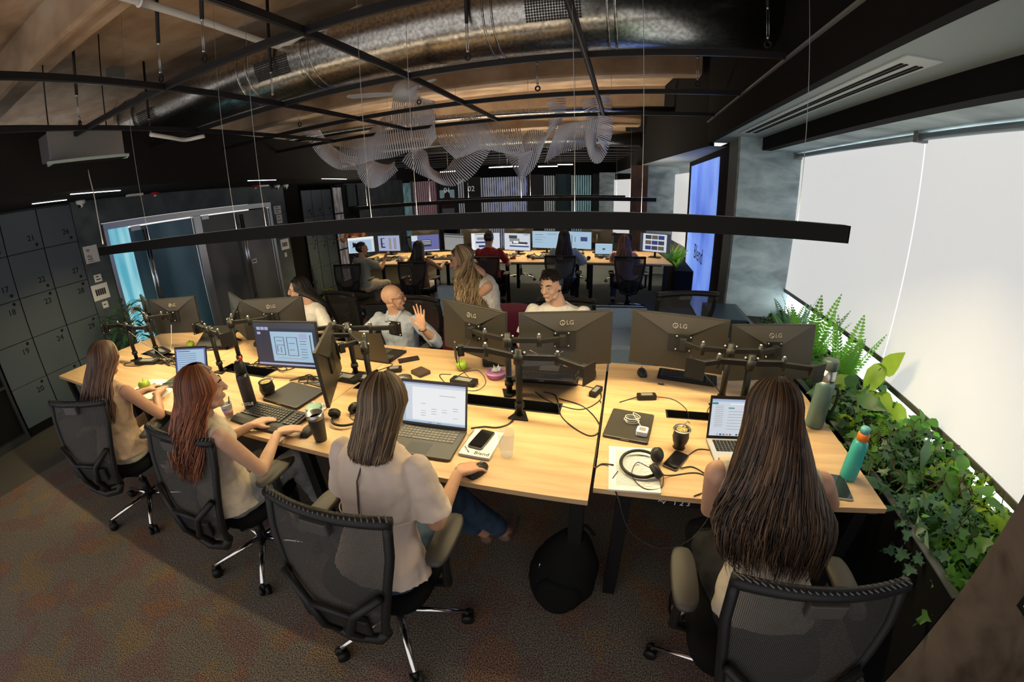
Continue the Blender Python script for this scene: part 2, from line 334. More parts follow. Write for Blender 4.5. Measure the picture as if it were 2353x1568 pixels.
# far lockers
RF = [2.19, 1.63, 1.07, 0.52, 0.0]
for k, (a, b) in enumerate(((6.68, 7.02), (7.03, 7.40), (7.41, 7.78))):
    locker_tower(a, b, RF, [('36', '38', '40')[k], ('37', '39', '41')[k], ('42', '44', '46')[k], ''], 'dark grey far locker column, ' + ('first after the black recess' , 'middle of the three behind the row-end desk', 'nearest the glazed black partition')[k], [1, 1, 0, 0], ztop=2.2, d=0.0)
# black recess liner beside the far lockers
struct('wall_left_black', lwbox(6.14, 6.68, 0, 2.35, -0.2, -0.06), BLKM)
# steel-framed frosted doors
FR = mat('brushed_steel_frame', (0.55, 0.57, 0.58), 0.32, 0.9)
def frosted(name, c0, c1, em):
    m = mat(name, c0, 0.35, 0.2); v = coords(m, 'Generated'); n = nd(m, 'ShaderNodeTexNoise'); n.inputs['Scale'].default_value = 2.0; n.inputs['Detail'].default_value = 1
    lk(m, v, n.inputs['Vector']); r = ramp(m, n.outputs['Fac'], [(0.35, c0), (0.65, c1)]); lk(m, r.outputs['Color'], bsdf(m).inputs['Base Color'])
    if em: lk(m, r.outputs['Color'], bsdf(m).inputs['Emission Color']); bsdf(m).inputs['Emission Strength'].default_value = em
    return m
t = thing('door_1', None, None, (wl(2.52), 2.52, 0)); t['kind'] = 'structure'
mb = lwbox(2.52, 5.70, 1.93, 2.01, -0.04, 0.03); mb.build('door_frame_header', FR, t, world=True)
for a, b, n in ((2.52, 2.57, 'door_frame_jamb'), (3.93, 4.07, 'door_frame_post'), (5.64, 5.70, 'door_frame_jamb')): lwbox(a, b, 0, 1.93, -0.04, 0.03).build(n, FR, t, world=True, bevel=0.004)
lwbox(2.57, 2.88, 0, 1.93, -0.02, -0.01).build('glass_pane', frosted('frosted_cyan', (0.10, 0.42, 0.55), (0.35, 0.72, 0.80), 0.75), t, world=True)
def door_leaf(name, y0, y1, hy, m, lab):
    d = thing(name, lab, 'door', (wl(y0), y0, 0)); d['kind'] = 'structure'
    lwbox(y0, y1, 0.01, 1.91, -0.022, -0.01).build('glass_pane', m, d, world=True)
    mb = MB(); M0 = LWM(hy); mb.M = M0
    for x in (0, 0.05): mb.tube([(x, 0.42, 0.06), (x, 1.86, 0.06)], 0.017, 12)
    for z in (0.6, 1.7): mb.tube([(0.0, z, -0.01), (0.0, z, 0.06)], 0.01, 8)
    mb.build('handle', CHR, d, world=True)
    mb = lwbox(y0 + 0.02, y0 + 0.16, 1.86, 1.92, -0.012, 0.012); lwbox(y0 + 0.02, y0 + 0.16, 0.0, 0.07, -0.012, 0.012, mb); mb.build('patch_fitting', FR, d, world=True)
    return d
door_leaf('door_2', 2.885, 3.92, 3.04, frosted('frosted_blue', (0.035, 0.085, 0.12), (0.09, 0.18, 0.24), 0.10), 'frosted glass door with long twin bar handle, cyan-lit side')
door_leaf('door_3', 4.08, 5.63, 4.86, frosted('frosted_grey', (0.05, 0.055, 0.06), (0.13, 0.13, 0.13), 0.06), 'frosted glass door with long twin bar handle, grey side')
t = thing('door_push_plate', 'small white printed plate stuck on the grey frosted door', 'sign', (wl(5.0), 5.0, 1.03)); lwbox(5.02, 5.14, 0.99, 1.07, -0.009, -0.004).build('plate', WHT, t, world=True); lwbox(5.04, 5.12, 1.02, 1.04, -0.004, -0.003).build('print', INK, t, world=True)
t = thing('door_push_plate', 'small pale plate stuck low on the cyan side of the frosted doors', 'sign', (wl(2.6), 2.6, 0.85)); lwbox(2.62, 2.78, 0.84, 0.92, -0.009, -0.004).build('plate', WHT, t, world=True)
mb = lwbox(2.66, 2.74, 0.87, 0.89, -0.004, -0.003); mb.build('print', INK, t, world=True)
# signs and wall devices
def wallplate(name, label, cat, y0, y1, z0, z1, d=0.012, m=WHT, deco=None):
    t = thing(name, label, cat, (wl(y0), y0, z0)); lwbox(y0, y1, z0, z1, 0.0, d).build('plate', m, t, world=True, bevel=0.003)
    if deco: mb = MB(LWM(y0) @ Matrix.Translation((0, 0, d + 0.001))); deco(mb, (y1 - y0) / 0.994, z0, z1); mb.build('print', INK, t, world=True)
    return t
def deco_wifi(mb, L, z0, z1):
    M0 = mb.M
    for r in (0.012, 0.024, 0.036):
        pts = [(0.055 + r * math.cos(a), z1 - 0.075 + r * math.sin(a), 0) for a in [PI * (0.25 + 0.5 * i / 8) for i in range(9)]]; mb.tube(pts, 0.003, 4)
    add_text(mb, 'the', 0.045, Matrix.Translation((0.06, z1 - 0.12, 0))); add_text(mb, 'wifi.', 0.045, Matrix.Translation((0.065, z1 - 0.155, 0)))
    mb.box(0.03, 0.12, z0 + 0.015, z0 + 0.018, 0, 0.001); mb.box(0.03, 0.10, z0 + 0.022, z0 + 0.025, 0, 0.001)
def deco_lines(n):
    def f(mb, L, z0, z1):
        for i in range(n): z = z1 - (z1 - z0) * (i + 0.7) / (n + 0.6); mb.box(L * 0.15, L * (0.8 if i % 2 else 0.6), z - 0.006, z + 0.006, 0, 0.001)
    return f
def deco_slots(n):
    def f(mb, L, z0, z1):
        for i in range(n): x = L * (0.18 + 0.64 * i / n); mb.box(x, x + L * 0.1, (z0 * 0.7 + z1 * 0.3), (z0 * 0.3 + z1 * 0.7), 0, 0.002)
    return f
wallplate('wifi_poster', 'white wifi notice on the concrete strip beside locker 26', 'poster', 2.215, 2.395, 1.58, 1.785, 0.003, PAP, deco_wifi)
wallplate('thermostat', 'small white thermostat below the wifi notice', 'thermostat', 2.26, 2.35, 1.345, 1.435, 0.02, WHT, deco_lines(2))
wallplate('switch_panel', 'wide white switch panel under the thermostat', 'switch', 2.185, 2.40, 1.13, 1.32, 0.015, WHT, deco_slots(5))
wallplate('wall_socket', 'small white wall socket under the wide switch panel', 'socket', 2.27, 2.345, 1.02, 1.10, 0.012, WHT, deco_lines(1))
wallplate('paper_notice', 'upper white notice right of the frosted doors', 'sign', 5.80, 6.0, 1.78, 1.93, 0.003, PAP, deco_lines(3))
wallplate('paper_notice', 'lower white notice right of the frosted doors', 'sign', 5.84, 6.0, 1.60, 1.765, 0.003, PAP, deco_lines(2))
wallplate('switch_panel', 'white switch panel right of the frosted doors', 'switch', 5.83, 6.07, 1.09, 1.29, 0.015, WHT, deco_slots(4))
wallplate('wall_socket', 'small white double switch right of the frosted doors', 'socket', 5.9, 5.96, 0.95, 1.03, 0.012, WHT, deco_lines(1))
# black soffit over the left side
mb = MB(); xs = lambda y, o: wl(y) + o
for (y0, y1) in ((-1.2, 9.0),):
    a, b = 1.2, 1.2
    mb.add([(wl(y0) - 0.3, y0, 2.31), (wl(y1) - 1.5, y1, 2.31), (wl(y1) + a, y1, 2.31), (wl(y0) + b, y0, 2.31)], [(0, 1, 2, 3)])
    mb.add([(wl(y0) + a, y0, 2.31), (wl(y1) + a, y1, 2.31), (wl(y1) + a, y1, 2.9), (wl(y0) + a, y0, 2.9)], [(0, 1, 2, 3)])
    mb.add([(wl(y0) - 0.3, y0, 2.9), (wl(y1) - 1.5, y1, 2.9), (wl(y1) + a, y1, 2.9), (wl(y0) + b, y0, 2.9)], [(3, 2, 1, 0)])
struct('ceiling_soffit', mb, mat('black_paint', (0.010, 0.0105, 0.011), 0.8, spec=0.2))
LEDW = mat('led_white', (1, 1, 1), 0.4, emit=5.0, ecol=(0.95, 0.96, 1.0))
def slit(label, a, b, z=2.305, w=0.009):
    t = thing('slot_light', label, 'light', (a[0], a[1], z)); MB().bar((*a, z), (*b, z), w, 0.006).build('diffuser', LEDW, t, world=True)
slit('long thin white slot light in the black soffit above the lockers', (-4.75, 1.82), (-4.93, 2.42)); slit('shorter white slot light nearest the locker tops', (-5.22, 1.60), (-5.30, 1.98)); slit('white slot light in the soffit near the far lockers', (-5.0, 5.9), (-5.15, 6.8))
slit('white slot light over the first of the frosted doors', (-4.9, 4.2), (-4.97, 4.8))
# ceiling devices
def dome_camera(name, label, c):
    t = thing('dome_camera', label, 'camera', c); mb = MB(Matrix.Translation(c)); mb.lathe([(0.055, 0), (0.055, -0.02), (0.045, -0.04), (0.03, -0.045)], seg=20); mb.build('housing', WHT, t, world=True)
    MB().ball((c[0] + 0.012, c[1] - 0.015, c[2] - 0.05), 0.034).build('lens_ball', WHT, t, world=True); MB().ball((c[0] + 0.022, c[1] - 0.032, c[2] - 0.062), 0.021).build('lens', BLKP, t, world=True)
dome_camera('', 'white dome camera at the wall corner above the wifi notice', (wl(2.3) + 0.09, 2.28, 2.31)); dome_camera('', 'left white dome camera of the pair above the far notices', (wl(5.95) + 0.08, 5.9, 2.31)); dome_camera('', 'right white dome camera of the pair above the far notices', (wl(6.1) + 0.1, 6.12, 2.31))
RED = mat('red_plastic', (0.42, 0.01, 0.02), 0.4)
for lab, y in (('red alarm beacon on the soffit over the left frosted door', 3.25), ('red alarm beacon on the soffit over the right frosted door', 5.2)):
    t = thing('alarm_beacon', lab, 'alarm', (wl(y) + 0.2, y, 2.31)); MB(Matrix.Translation((wl(y) + 0.2, y, 2.31))).lathe([(0.06, 0), (0.06, -0.02), (0.03, -0.035), (0, -0.035)]).build('base', RED, t, world=True)
    MB().ball((wl(y) + 0.2, y, 2.27), 0.02).build('lamp', WHT, t, world=True)
for lab, y in (('flat white emergency fitting left of the first red beacon', 2.95), ('flat white emergency fitting beside the second red beacon', 5.4)):
    t = thing('emergency_light', lab, 'light', (wl(y) + 0.2, y, 2.31)); MB(Matrix.Translation((wl(y) + 0.2, y, 0))).box(-0.04, 0.04, -0.1, 0.1, 2.285, 2.31).build('body', WHT, t, world=True)
# ============================================================ suspended black grid
GX = (1.655, 2.69, 3.735, 4.78); GY = (-0.235, -1.44, -2.605, -3.76)
for i, y in enumerate(GX):
    t = thing('ceiling_track', ('nearest black ceiling grid rail running to the fascia', 'second black ceiling grid rail, below the round duct', 'third black ceiling grid rail, in front of the hanging sculpture', 'farthest black ceiling grid rail, touching the top of the sculpture')[i], 'ceiling rail', (0, y, 2.7))
    mb = MB(); mb.box(-5.9 if i < 2 else -5.2, 0.96, y - 0.016, y + 0.016, 2.69, 2.725); mb.build('rail', BLK, t, world=True)
    MB().box(-5.9 if i < 2 else -5.2, 0.96, y - 0.005, y + 0.005, 2.686, 2.69).build('slot', mat('rail_slot', (0.10, 0.10, 0.105), 0.3, 0.8), t, world=True)
for i, x in enumerate(GY):
    t = thing('ceiling_track', ('black cross rail of the grid closest to the fascia', 'black cross rail passing over the middle of the sculpture', 'black cross rail between the sculpture and the soffit', 'black cross rail closest to the left soffit')[i], 'ceiling rail', (x, 2, 2.7))
    MB().box(x - 0.016, x + 0.016, -1.1, 4.78, 2.686, 2.722).build('rail', BLK, t, world=True)
    MB().box(x - 0.005, x + 0.005, -1.1, 4.78, 2.682, 2.686).build('slot', MATS['rail_slot'], t, world=True)
k = 0
HANG = [(-2.65, 1.66), (-2.72, 2.69), (-1.0, 2.69), (-0.75, 3.73), (0.85, 2.69), (0.6, 3.73), (-3.9, 1.66), (-3.4, 3.73), (-1.9, 3.73), (-2.2, 1.66), (-4.6, 2.69)]
wh = ['above the woman with brown hair at the left desk end', 'under the round duct over the desk row', 'left of the perforated duct grille', 'above the ceiling fan', 'at the right end of the duct', 'beside the fascia past the duct end', 'near the grey ducting box at left', 'left of the sculpture', 'behind the ceiling fan', 'beside the white pipe bend', 'over the dark soffit corner']
for (x, y), s in zip(HANG, wh):
    t = thing('hanging_rod', 'black rod and turnbuckle ' + s, 'hanger', (x, y, 2.7), group='grid hangers')
    MB().tube([(x, y, 3.0), (x, y, 3.6)], 0.013, 8).build('rod', BLK, t, world=True)
    mb = MB(); mb.tube([(x - 0.007, y, 2.82), (x - 0.007, y, 2.98)], 0.0025, 6); mb.tube([(x + 0.007, y, 2.82), (x + 0.007, y, 2.98)], 0.0025, 6); mb.ball((x, y, 2.81), 0.011, 8, 6); mb.ball((x, y, 2.99), 0.011, 8, 6); mb.build('turnbuckle', STL, t, world=True)
    MB().torus((x, y, 2.77), 0.02, 0.007, 16, 6, Matrix.Rotation(PI / 2, 4, 'X')).build('eye_ring', BLK, t, world=True)
# ============================================================ round duct, pipes, fan, plant above the soffit
t = thing('ventilation_duct', 'large round galvanised duct crossing above the desks with warm reflections', 'duct', (-2, 3, 3.13))
M = Matrix.Translation((0, 3.0, 3.13)) @ Matrix.Rotation(PI / 2, 4, 'Y')
mb = MB(); seg = 48; mb.loft([[(x, 3.0 + 0.285 * math.cos(2 * PI * j / seg), 3.13 + 0.285 * math.sin(2 * PI * j / seg)) for j in range(seg)] for x in (-5.45, -3, -1, 1.1)], cap=True); mb.build('duct_body', GALV, t, world=True)
for x in (-5.35, -5.0, -3.17, -3.05, -2.42, -2.34, -0.90, -0.84, -0.10, -0.05, 1.02):
    mb = MB(); mb.M = Matrix.Translation((x, 3.0, 3.13)) @ Matrix.Rotation(PI / 2, 4, 'Y'); mb.torus((0, 0, 0), 0.287, 0.008, 48, 6); mb.build('seam_ring', GALV, t, world=True)
def perf(x0, x1, a0, a1, nx, na, name='perforated_grille'):
    mb = MB(); R = 0.288
    for i in range(nx):
        for k2 in range(na):
            x = x0 + (x1 - x0) * (i + 0.5) / nx; a = a0 + (a1 - a0) * (k2 + 0.5) / na; s = 0.0085
            c = Vector((x, 3.0 + R * math.cos(a), 3.13 + R * math.sin(a))); tx = Vector((1, 0, 0)); ta = Vector((0, -math.sin(a), math.cos(a)))
            mb.add([tuple(c + tx * (s * math.cos(q)) + ta * (s * math.sin(q))) for q in [2 * PI * z / 8 for z in range(8)]], [tuple(range(8))])
    g = mb.build(name, INK, t, world=True)
perf(-0.62, -0.26, math.radians(182), math.radians(214), 20, 9); perf(-2.95, -2.56, math.radians(182), math.radians(214), 20, 9); perf(-4.9, -4.55, math.radians(182), math.radians(214), 20, 9)
def pipe(label, pts, r, m, cat='pipe', name='ceiling_pipe'):
    t = thing(name, label, cat, pts[0]); MB().tube(pts, r, 14).build('pipe', m, t, world=True); return t
PW = mat('white_pipe', (0.62, 0.62, 0.60), 0.5)
p = [(-2.9, 0.2, 3.2), (-2.58, 1.43, 3.2), (-2.6, 2.2, 3.2), (-2.62, 2.62, 3.2)] 
t = pipe('white pipe running over the near grid to a bend by the duct', curve([(-2.35, 0.2, 3.2), (-2.55, 1.2, 3.2), (-2.62, 2.0, 3.2), (-2.66, 2.62, 3.2), (-2.6, 2.74, 3.2), (-2.33, 2.66, 3.2), (-2.15, 2.75, 3.25), (-2.0, 3.0, 3.45)], 6), 0.026, PW)
MB().torus((-2.58, 1.5, 3.2), 0.032, 0.008, 16, 6, Matrix.Rotation(PI / 2, 4, 'X')).build('clamp', WHT, t, world=True)
pipe('grey pipe crossing the dark soffit at the left edge', [(-5.75, 1.0, 2.98), (-5.45, 1.6, 3.0), (-5.2, 2.28, 3.0), (-5.2, 2.6, 3.0)], 0.03, PW)
pipe('short curved white pipe under the duct near the soffit', curve([(-3.6, 2.1, 2.62), (-3.62, 2.3, 2.6), (-3.7, 2.5, 2.6), (-3.6, 2.64, 2.62)], 5), 0.018, PW)
t = thing('ducting_box', 'grey sheet-metal ducting box under the ceiling at left', 'duct', (-4.2, 1.8, 2.5))
MB().box(-4.28, -4.02, 1.45, 2.04, 2.53, 2.735).build('body', mat('dull_grey_sheet', (0.17, 0.175, 0.18), 0.5, 0.5), t, world=True)
[MB().cyl((-4.15, y_, 2.735), (-4.15, y_, 3.62), 0.006, 6).build('hanger_rod', BLK, t, world=True) for y_ in (1.5, 2.0)]
MB().box(-4.02, -4.0, 1.43, 2.06, 2.515, 2.75).build('flange', GRYP, t, world=True)
t = thing('linear_diffuser', 'pale green slotted air diffuser under the ducting box', 'vent', (-4.0, 2.0, 2.55))
mb = MB(); mb.cbox((-3.88, 1.68, 2.48), (0.13, 0.62, 0.02), -0.32); mb.build('frame', mat('pale_green_metal', (0.30, 0.37, 0.36), 0.5), t, world=True)
mb = MB()
for dx in (-0.035, 0.0, 0.035): mb.cbox((-3.88 + dx, 1.68, 2.468), (0.014, 0.56, 0.006), -0.32)
mb.build('slot', BLKM, t, world=True)
t = thing('linear_diffuser', 'long white slotted air diffuser in the grey plaster ceiling above the blinds', 'vent', (1.18, 3.0, 2.46))
mb = MB(); mb.box(1.10, 1.265, 1.70, 4.28, 2.452, 2.461); mb.build('frame', mat('vent_white', (0.5, 0.55, 0.55), 0.5), t, world=True, bevel=0.002)
mb = MB()
for x in (1.135, 1.158, 1.205, 1.228): mb.box(x, x + 0.014, 1.80, 4.2, 2.449, 2.4525)
mb.build('slot', BLKM, t, world=True)
t = thing('junction_box', 'grey junction box on the ceiling with a hanging cable, upper left', 'box', (-4.55, 2.0, 3.5))
MB().cbox((-4.95, 2.55, 3.56), (0.14, 0.14, 0.12)).build('box', GRYP, t, world=True)
MB().tube(curve([(-4.95, 2.55, 3.5), (-4.93, 2.5, 3.2), (-4.6, 2.0, 2.75), (-4.52, 1.95, 2.2), (-4.48, 1.92, 1.79)], 8), 0.006, 6).build('cable', mat('pale_cable', (0.45, 0.42, 0.38), 0.6), t, world=True)
# ceiling fan
t = thing('ceiling_fan', 'white three-blade ceiling fan behind the duct', 'fan', (-2.37, 4.3, 3.03))
c = Vector((-2.37, 4.3, 3.03)); mb = MB(Matrix.Translation(c)); mb.lathe([(0.03, 0.14), (0.10, 0.10), (0.14, 0.03), (0.13, -0.05), (0.07, -0.09), (0, -0.09)], seg=24); mb.build('motor', WHT, t, world=True)
MB().tube([c + Vector((0, 0, 0.1)), (c.x, c.y, 3.6)], 0.018, 10).build('down_rod', WHT, t, world=True)
for a in (math.radians(88), math.radians(-32), math.radians(208)):
    M = Matrix.Translation(c) @ Matrix.Rotation(a, 4, 'Z') @ Matrix.Rotation(0.2, 4, 'X'); mb = MB(M)
    pts = [(0.10, -0.025), (0.3, -0.055), (0.58, -0.05), (0.64, -0.01), (0.62, 0.03), (0.35, 0.045), (0.10, 0.025)]
    mb.prism(pts, -0.006, 0.006); mb.build('blade', WHT, t, world=True)
# ============================================================ pendant light bars
BARM = mat('bar_black', (0.007, 0.0075, 0.008), 0.6, spec=0.2)
def light_bar(label, a, b, z0, z1, wires, power, wd=0.06, ztop=3.6, col=(1.0, 0.80, 0.42)):
    a = Vector((*a, 0)); b = Vector((*b, 0)); d = (b - a).normalized(); t = thing('pendant_light_bar', label, 'lamp', (*(((a + b) / 2).xy), z0))
    mb = MB(); zc = (z0 + z1) / 2; nrm = Vector((-d.y, d.x, 0)) * (wd / 2 - 0.003)
    for sg in (-1, 1): a2 = a + nrm * sg; b2 = b + nrm * sg; mb.bar((*a2.xy, zc), (*b2.xy, zc), 0.006, z1 - z0)
    mb.bar((*a.xy, z1 - 0.024), (*b.xy, z1 - 0.024), wd - 0.012, 0.032); [mb.bar((*(q - d * 0.003).xy, zc), (*(q + d * 0.003).xy, zc), wd, z1 - z0) for q in (a, b)]; mb.build('housing', BARM, t, world=True)
    mb = MB(); s = a + d * 0.03; e = b - d * 0.03; mb.bar((*s.xy, z0 + 0.018), (*e.xy, z0 + 0.018), wd * 0.72, 0.005)
    mb.build('diffuser', mat('led_strip_%g' % power, (1, 0.9, 0.7), 0.5, emit=power, ecol=col), t, world=True)
    mb = MB(); mb.bar((*s.xy, z1 - 0.007), (*e.xy, z1 - 0.007), wd * 0.6, 0.002); mb.build('uplight_strip', mat('led_up_%g' % power, (1, 0.9, 0.7), 0.5, emit=UP_POWER * (1 if power > 150 else 9), ecol=(1.0, 0.86, 0.66)), t, world=True)
    for u in wires: p = a + d * u; MB().tube([(p.x, p.y, z1), (p.x, p.y, ztop)], 0.0015, 5).build('suspension_wire', mat('wire_steel', (0.35, 0.35, 0.35), 0.4, 0.6), t, world=True)
light_bar('long black pendant light bar over the front desk row', (-4.50, 1.9), (1.015, 1.9), 1.69, 1.767, [0.96, 2.10, 2.39, 3.20, 3.48, 4.28, 4.58, 5.28], BAR_POWER)
R6 = lambda s, o=0.0: (-4.76 + s * 0.9935 - o * 0.114, 6.0 + s * 0.114 + o * 0.9935)   # second desk row frame: s along, o into depth
light_bar('black pendant light bar over the second desk row', R6(-0.2, 0.85), R6(5.45, 0.85), 1.69, 1.757, [0.3, 1.6, 3.3, 5.2], BAR_POWER * 0.9)
light_bar('farther black pendant light bar behind the second one', R6(1.0, 3.3), R6(5.2, 3.3), 1.70, 1.765, [0.5, 2.0, 4.0], BAR_POWER * 0.6)
# ============================================================ far end of the room
BO = Vector((-8.2, 12.7, 0)); BD = Vector((0.9935, 0.114, 0)); BM = frame(BO, BD, (0, 0, 1))   # local x along, y up, z toward the camera
def bbox(s0, s1, z0, z1, d0, d1, mb=None):
    mb = mb or MB(); M0 = mb.M; mb.M = BM; mb.box(s0, s1, z0, z1, d0, d1); mb.M = M0; return mb
struct('wall_back', bbox(-2.5, 9.5, 0, 3.6, -1.6, -1.5), BLKM)
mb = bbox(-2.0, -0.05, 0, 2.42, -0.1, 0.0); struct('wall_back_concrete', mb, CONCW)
struct('wall_back_header', bbox(-2.0, 9.5, 2.40, 3.62, -0.15, 0.02), BLKM)
mb = bbox(-0.05, 0.02, 0, 2.4, -0.1, 0.05)
for a, b in ((0.51, 0.67), (1.16, 1.24), (2.09, 2.18), (2.72, 2.84), (3.07, 3.6), (5.17, 5.69), (6.07, 6.12), (6.47, 6.56), (7.26, 7.9)): bbox(a, b, 0, 2.4, -0.1, 0.05, mb)
struct('trim_2', mb, mat('dark_blue_black', (0.016, 0.02, 0.026), 0.5))
def glow_mat(name, c, e=0.5, var=0.4):
    m = mat(name, c, 0.4); v = coords(m, 'Generated', (3, 1, 3)); n = nd(m, 'ShaderNodeTexNoise'); n.inputs['Scale'].default_value = 2.5; n.inputs['Detail'].default_value = 2
    lk(m, v, n.inputs['Vector']); r = ramp(m, n.outputs['Fac'], [(0.4, tuple(x * var for x in c)), (0.62, c)]); lk(m, r.outputs['Color'], bsdf(m).inputs['Base Color']); lk(m, r.outputs['Color'], bsdf(m).inputs['Emission Color']); bsdf(m).inputs['Emission Strength'].default_value = e; return m
GT = glow_mat('teal_glass', (0.10, 0.22, 0.23), 0.35)
for i, (a, b) in enumerate(((0.03, 0.5), (0.68, 1.15))): struct('window_%d' % (i + 3), bbox(a, b, 0.1, 2.35, -0.05, -0.04), GT)
struct('wall_back_panel', bbox(6.12, 6.47, 0, 2.4, -0.05, 0.0), mat('teal_panel', (0.012, 0.055, 0.07), 0.5))
def slats(label, a, b, n, m, backm, z1=2.36):
    t = thing('slat_screen', label, 'screen', tuple(BO + BD * a))
    bbox(a, b, 0.02, z1, -0.5, -0.48).build('backing_panel', backm, t, world=True)  # flat backing panel; its glow colour stands in for a lit room
    mb = MB(); w = (b - a) / n
    for i in range(n): bbox(a + w * i, a + w * i + w * 0.42, 0.0, z1, -0.03, 0.02, mb)
    mb.build('slats', m, t, world=True); return t
SW = mat('white_slat', (0.62, 0.62, 0.66), 0.5, emit=0.18); SR = mat('rose_lit_slat', (0.42, 0.30, 0.33), 0.5, emit=0.12); ST = mat('pale_teal_slat', (0.5, 0.62, 0.64), 0.5, emit=0.2)  # slats glow faintly; rose tint and glow are light put into their colour
slats('rose-lit slatted screen left of the 01 poster', 1.24, 2.07, 11, SR, glow_mat('rose_room', (0.16, 0.05, 0.07), 0.4))
slats('narrow white slatted strip between the 01 poster and the 02 panel', 2.84, 3.07, 3, SW, BLKM)
slats('wide white slatted screen with blue light behind it, right of the 02 panel', 3.62, 5.15, 20, SW, glow_mat('blue_room', (0.10, 0.12, 0.24), 0.8, 0.15))
slats('short white slatted strip between two dark blue panels', 5.70, 6.06, 5, SW, glow_mat('dim_room', (0.10, 0.12, 0.10), 0.3))
slats('pale teal slatted screen nearest the far windows', 6.58, 7.24, 9, ST, glow_mat('teal_room', (0.02, 0.10, 0.11), 0.5))
t = thing('wall_poster', 'poster of a dark figure on pale blue with the number 01', 'poster', tuple(BO + BD * 2.2))
bbox(2.19, 2.71, 0.9, 2.35, 0.0, 0.03).build('panel', mat('dark_poster', (0.03, 0.03, 0.035), 0.5), t, world=True)
bbox(2.19, 2.71, 1.75, 2.02, 0.03, 0.034).build('sky_patch', mat('poster_sky', (0.25, 0.38, 0.4), 0.6, emit=0.25), t, world=True)  # printed patch carries a faint glow of its own
mb = MB(BM); mb.ball((2.45, 1.83, 0.035), (0.10, 0.14, 0.006)); mb.ball((2.45, 1.60, 0.035), (0.24, 0.2, 0.006)); mb.build('figure', mat('poster_maroon', (0.05, 0.012, 0.02), 0.6), t, world=True)
bbox(2.25, 2.68, 1.22, 1.4, 0.03, 0.034).build('lower_print', mat('poster_pale', (0.25, 0.25, 0.32), 0.6), t, world=True)
mb = MB(BM); add_text(mb, '01', 0.24, Matrix.Translation((2.46, 2.0, 0.045))); mb.build('number', mat('glowing_white', (0.8, 0.8, 0.8), 0.5, emit=0.25), t, world=True)  # digits carry a faint emission besides their white
t = thing('room_number', 'white 02 lettering on the black panel between slatted screens', 'sign', tuple(BO + BD * 3.3)); mb = MB(BM); add_text(mb, '02', 0.24, Matrix.Translation((3.30, 2.01, 0.055))); mb.build('number', MATS['glowing_white'], t, world=True)
# left wall beyond the far lockers
t = thing('window_5', None, None, (wl(7.82), 7.82, 0)); t['kind'] = 'structure'
lwbox(7.82, 8.26, 0.0, 2.22, -0.02, 0.0).build('frosted_glass', glow_mat('frosted_white', (0.42, 0.38, 0.37), 0.25), t, world=True)
mb = MB()
for y in (7.79, 8.24, 8.42, 8.93): lwbox(y, y + 0.035, 0, 2.28, 0.0, 0.03, mb)
for z in (0.75, 1.6, 2.22): lwbox(7.8, 8.42, z, z + 0.03, 0.0, 0.03, mb)
mb.build('black_frame', BLK, t, world=True)
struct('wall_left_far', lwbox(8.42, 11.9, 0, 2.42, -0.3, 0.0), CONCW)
struct('door_4', lwbox(8.48, 8.92, 0, 1.75, 0.0, 0.02), BLKM)
t = thing('exit_sign', 'small blue-white lit sign low on the far grey wall', 'sign', (-6.2, 12.6, 1.6)); bbox(-0.6, -0.3, 1.45, 1.62, 0.0, 0.02).build('panel', mat('blue_sign', (0.05, 0.2, 0.55), 0.4, emit=0.9), t, world=True)
mb = MB(BM); add_text(mb, 'iii', 0.13, Matrix.Translation((-0.45, 1.53, 0.022))); mb.build('symbol', MATS['glowing_white'], t, world=True)
# far facade on the right
struct('wall_right_far', MB().add([(1.5, 8.1, 0), (1.28, 8.3, 0), (1.28, 8.3, 2.42), (1.5, 8.1, 2.42)], [(0, 1, 2, 3)]), BLKM)
GB = mat('far_blind', (0.7, 0.7, 0.69), 0.9, emit=0.78)  # glow put into the fabric in place of daylight from outside
struct('window_6', MB().add([(1.27, 8.3, 0.8), (1.12, 9.6, 0.8), (1.12, 9.6, 2.25), (1.27, 8.3, 2.25)], [(0, 1, 2, 3)]), GB)
struct('wall_right_sill', MB().add([(1.27, 8.3, 0.0), (1.12, 9.6, 0.0), (1.12, 9.6, 0.8), (1.27, 8.3, 0.8)], [(0, 1, 2, 3)]), CONC)
struct('wall_right_pier_far', MB().box(0.50, 1.2, 9.6, 9.9, 0, 2.42), CONC)
struct('wall_right_column_far', MB().box(0.15, 0.51, 9.3, 9.7, 0, 2.42), noise_mat('brown_column', [(0.3, (0.045, 0.022, 0.018)), (0.7, (0.09, 0.045, 0.036))], (1, 1, 1), 4))
struct('window_7', MB().add([(0.22, 12.0, 0.6), (-0.30, 13.0, 0.6), (-0.30, 13.0, 2.2), (0.22, 12.0, 2.2)], [(0, 1, 2, 3)]), GB)
struct('wall_right_pier_end', MB().box(-0.75, -0.28, 13.0, 13.3, 0, 2.42), CONC)
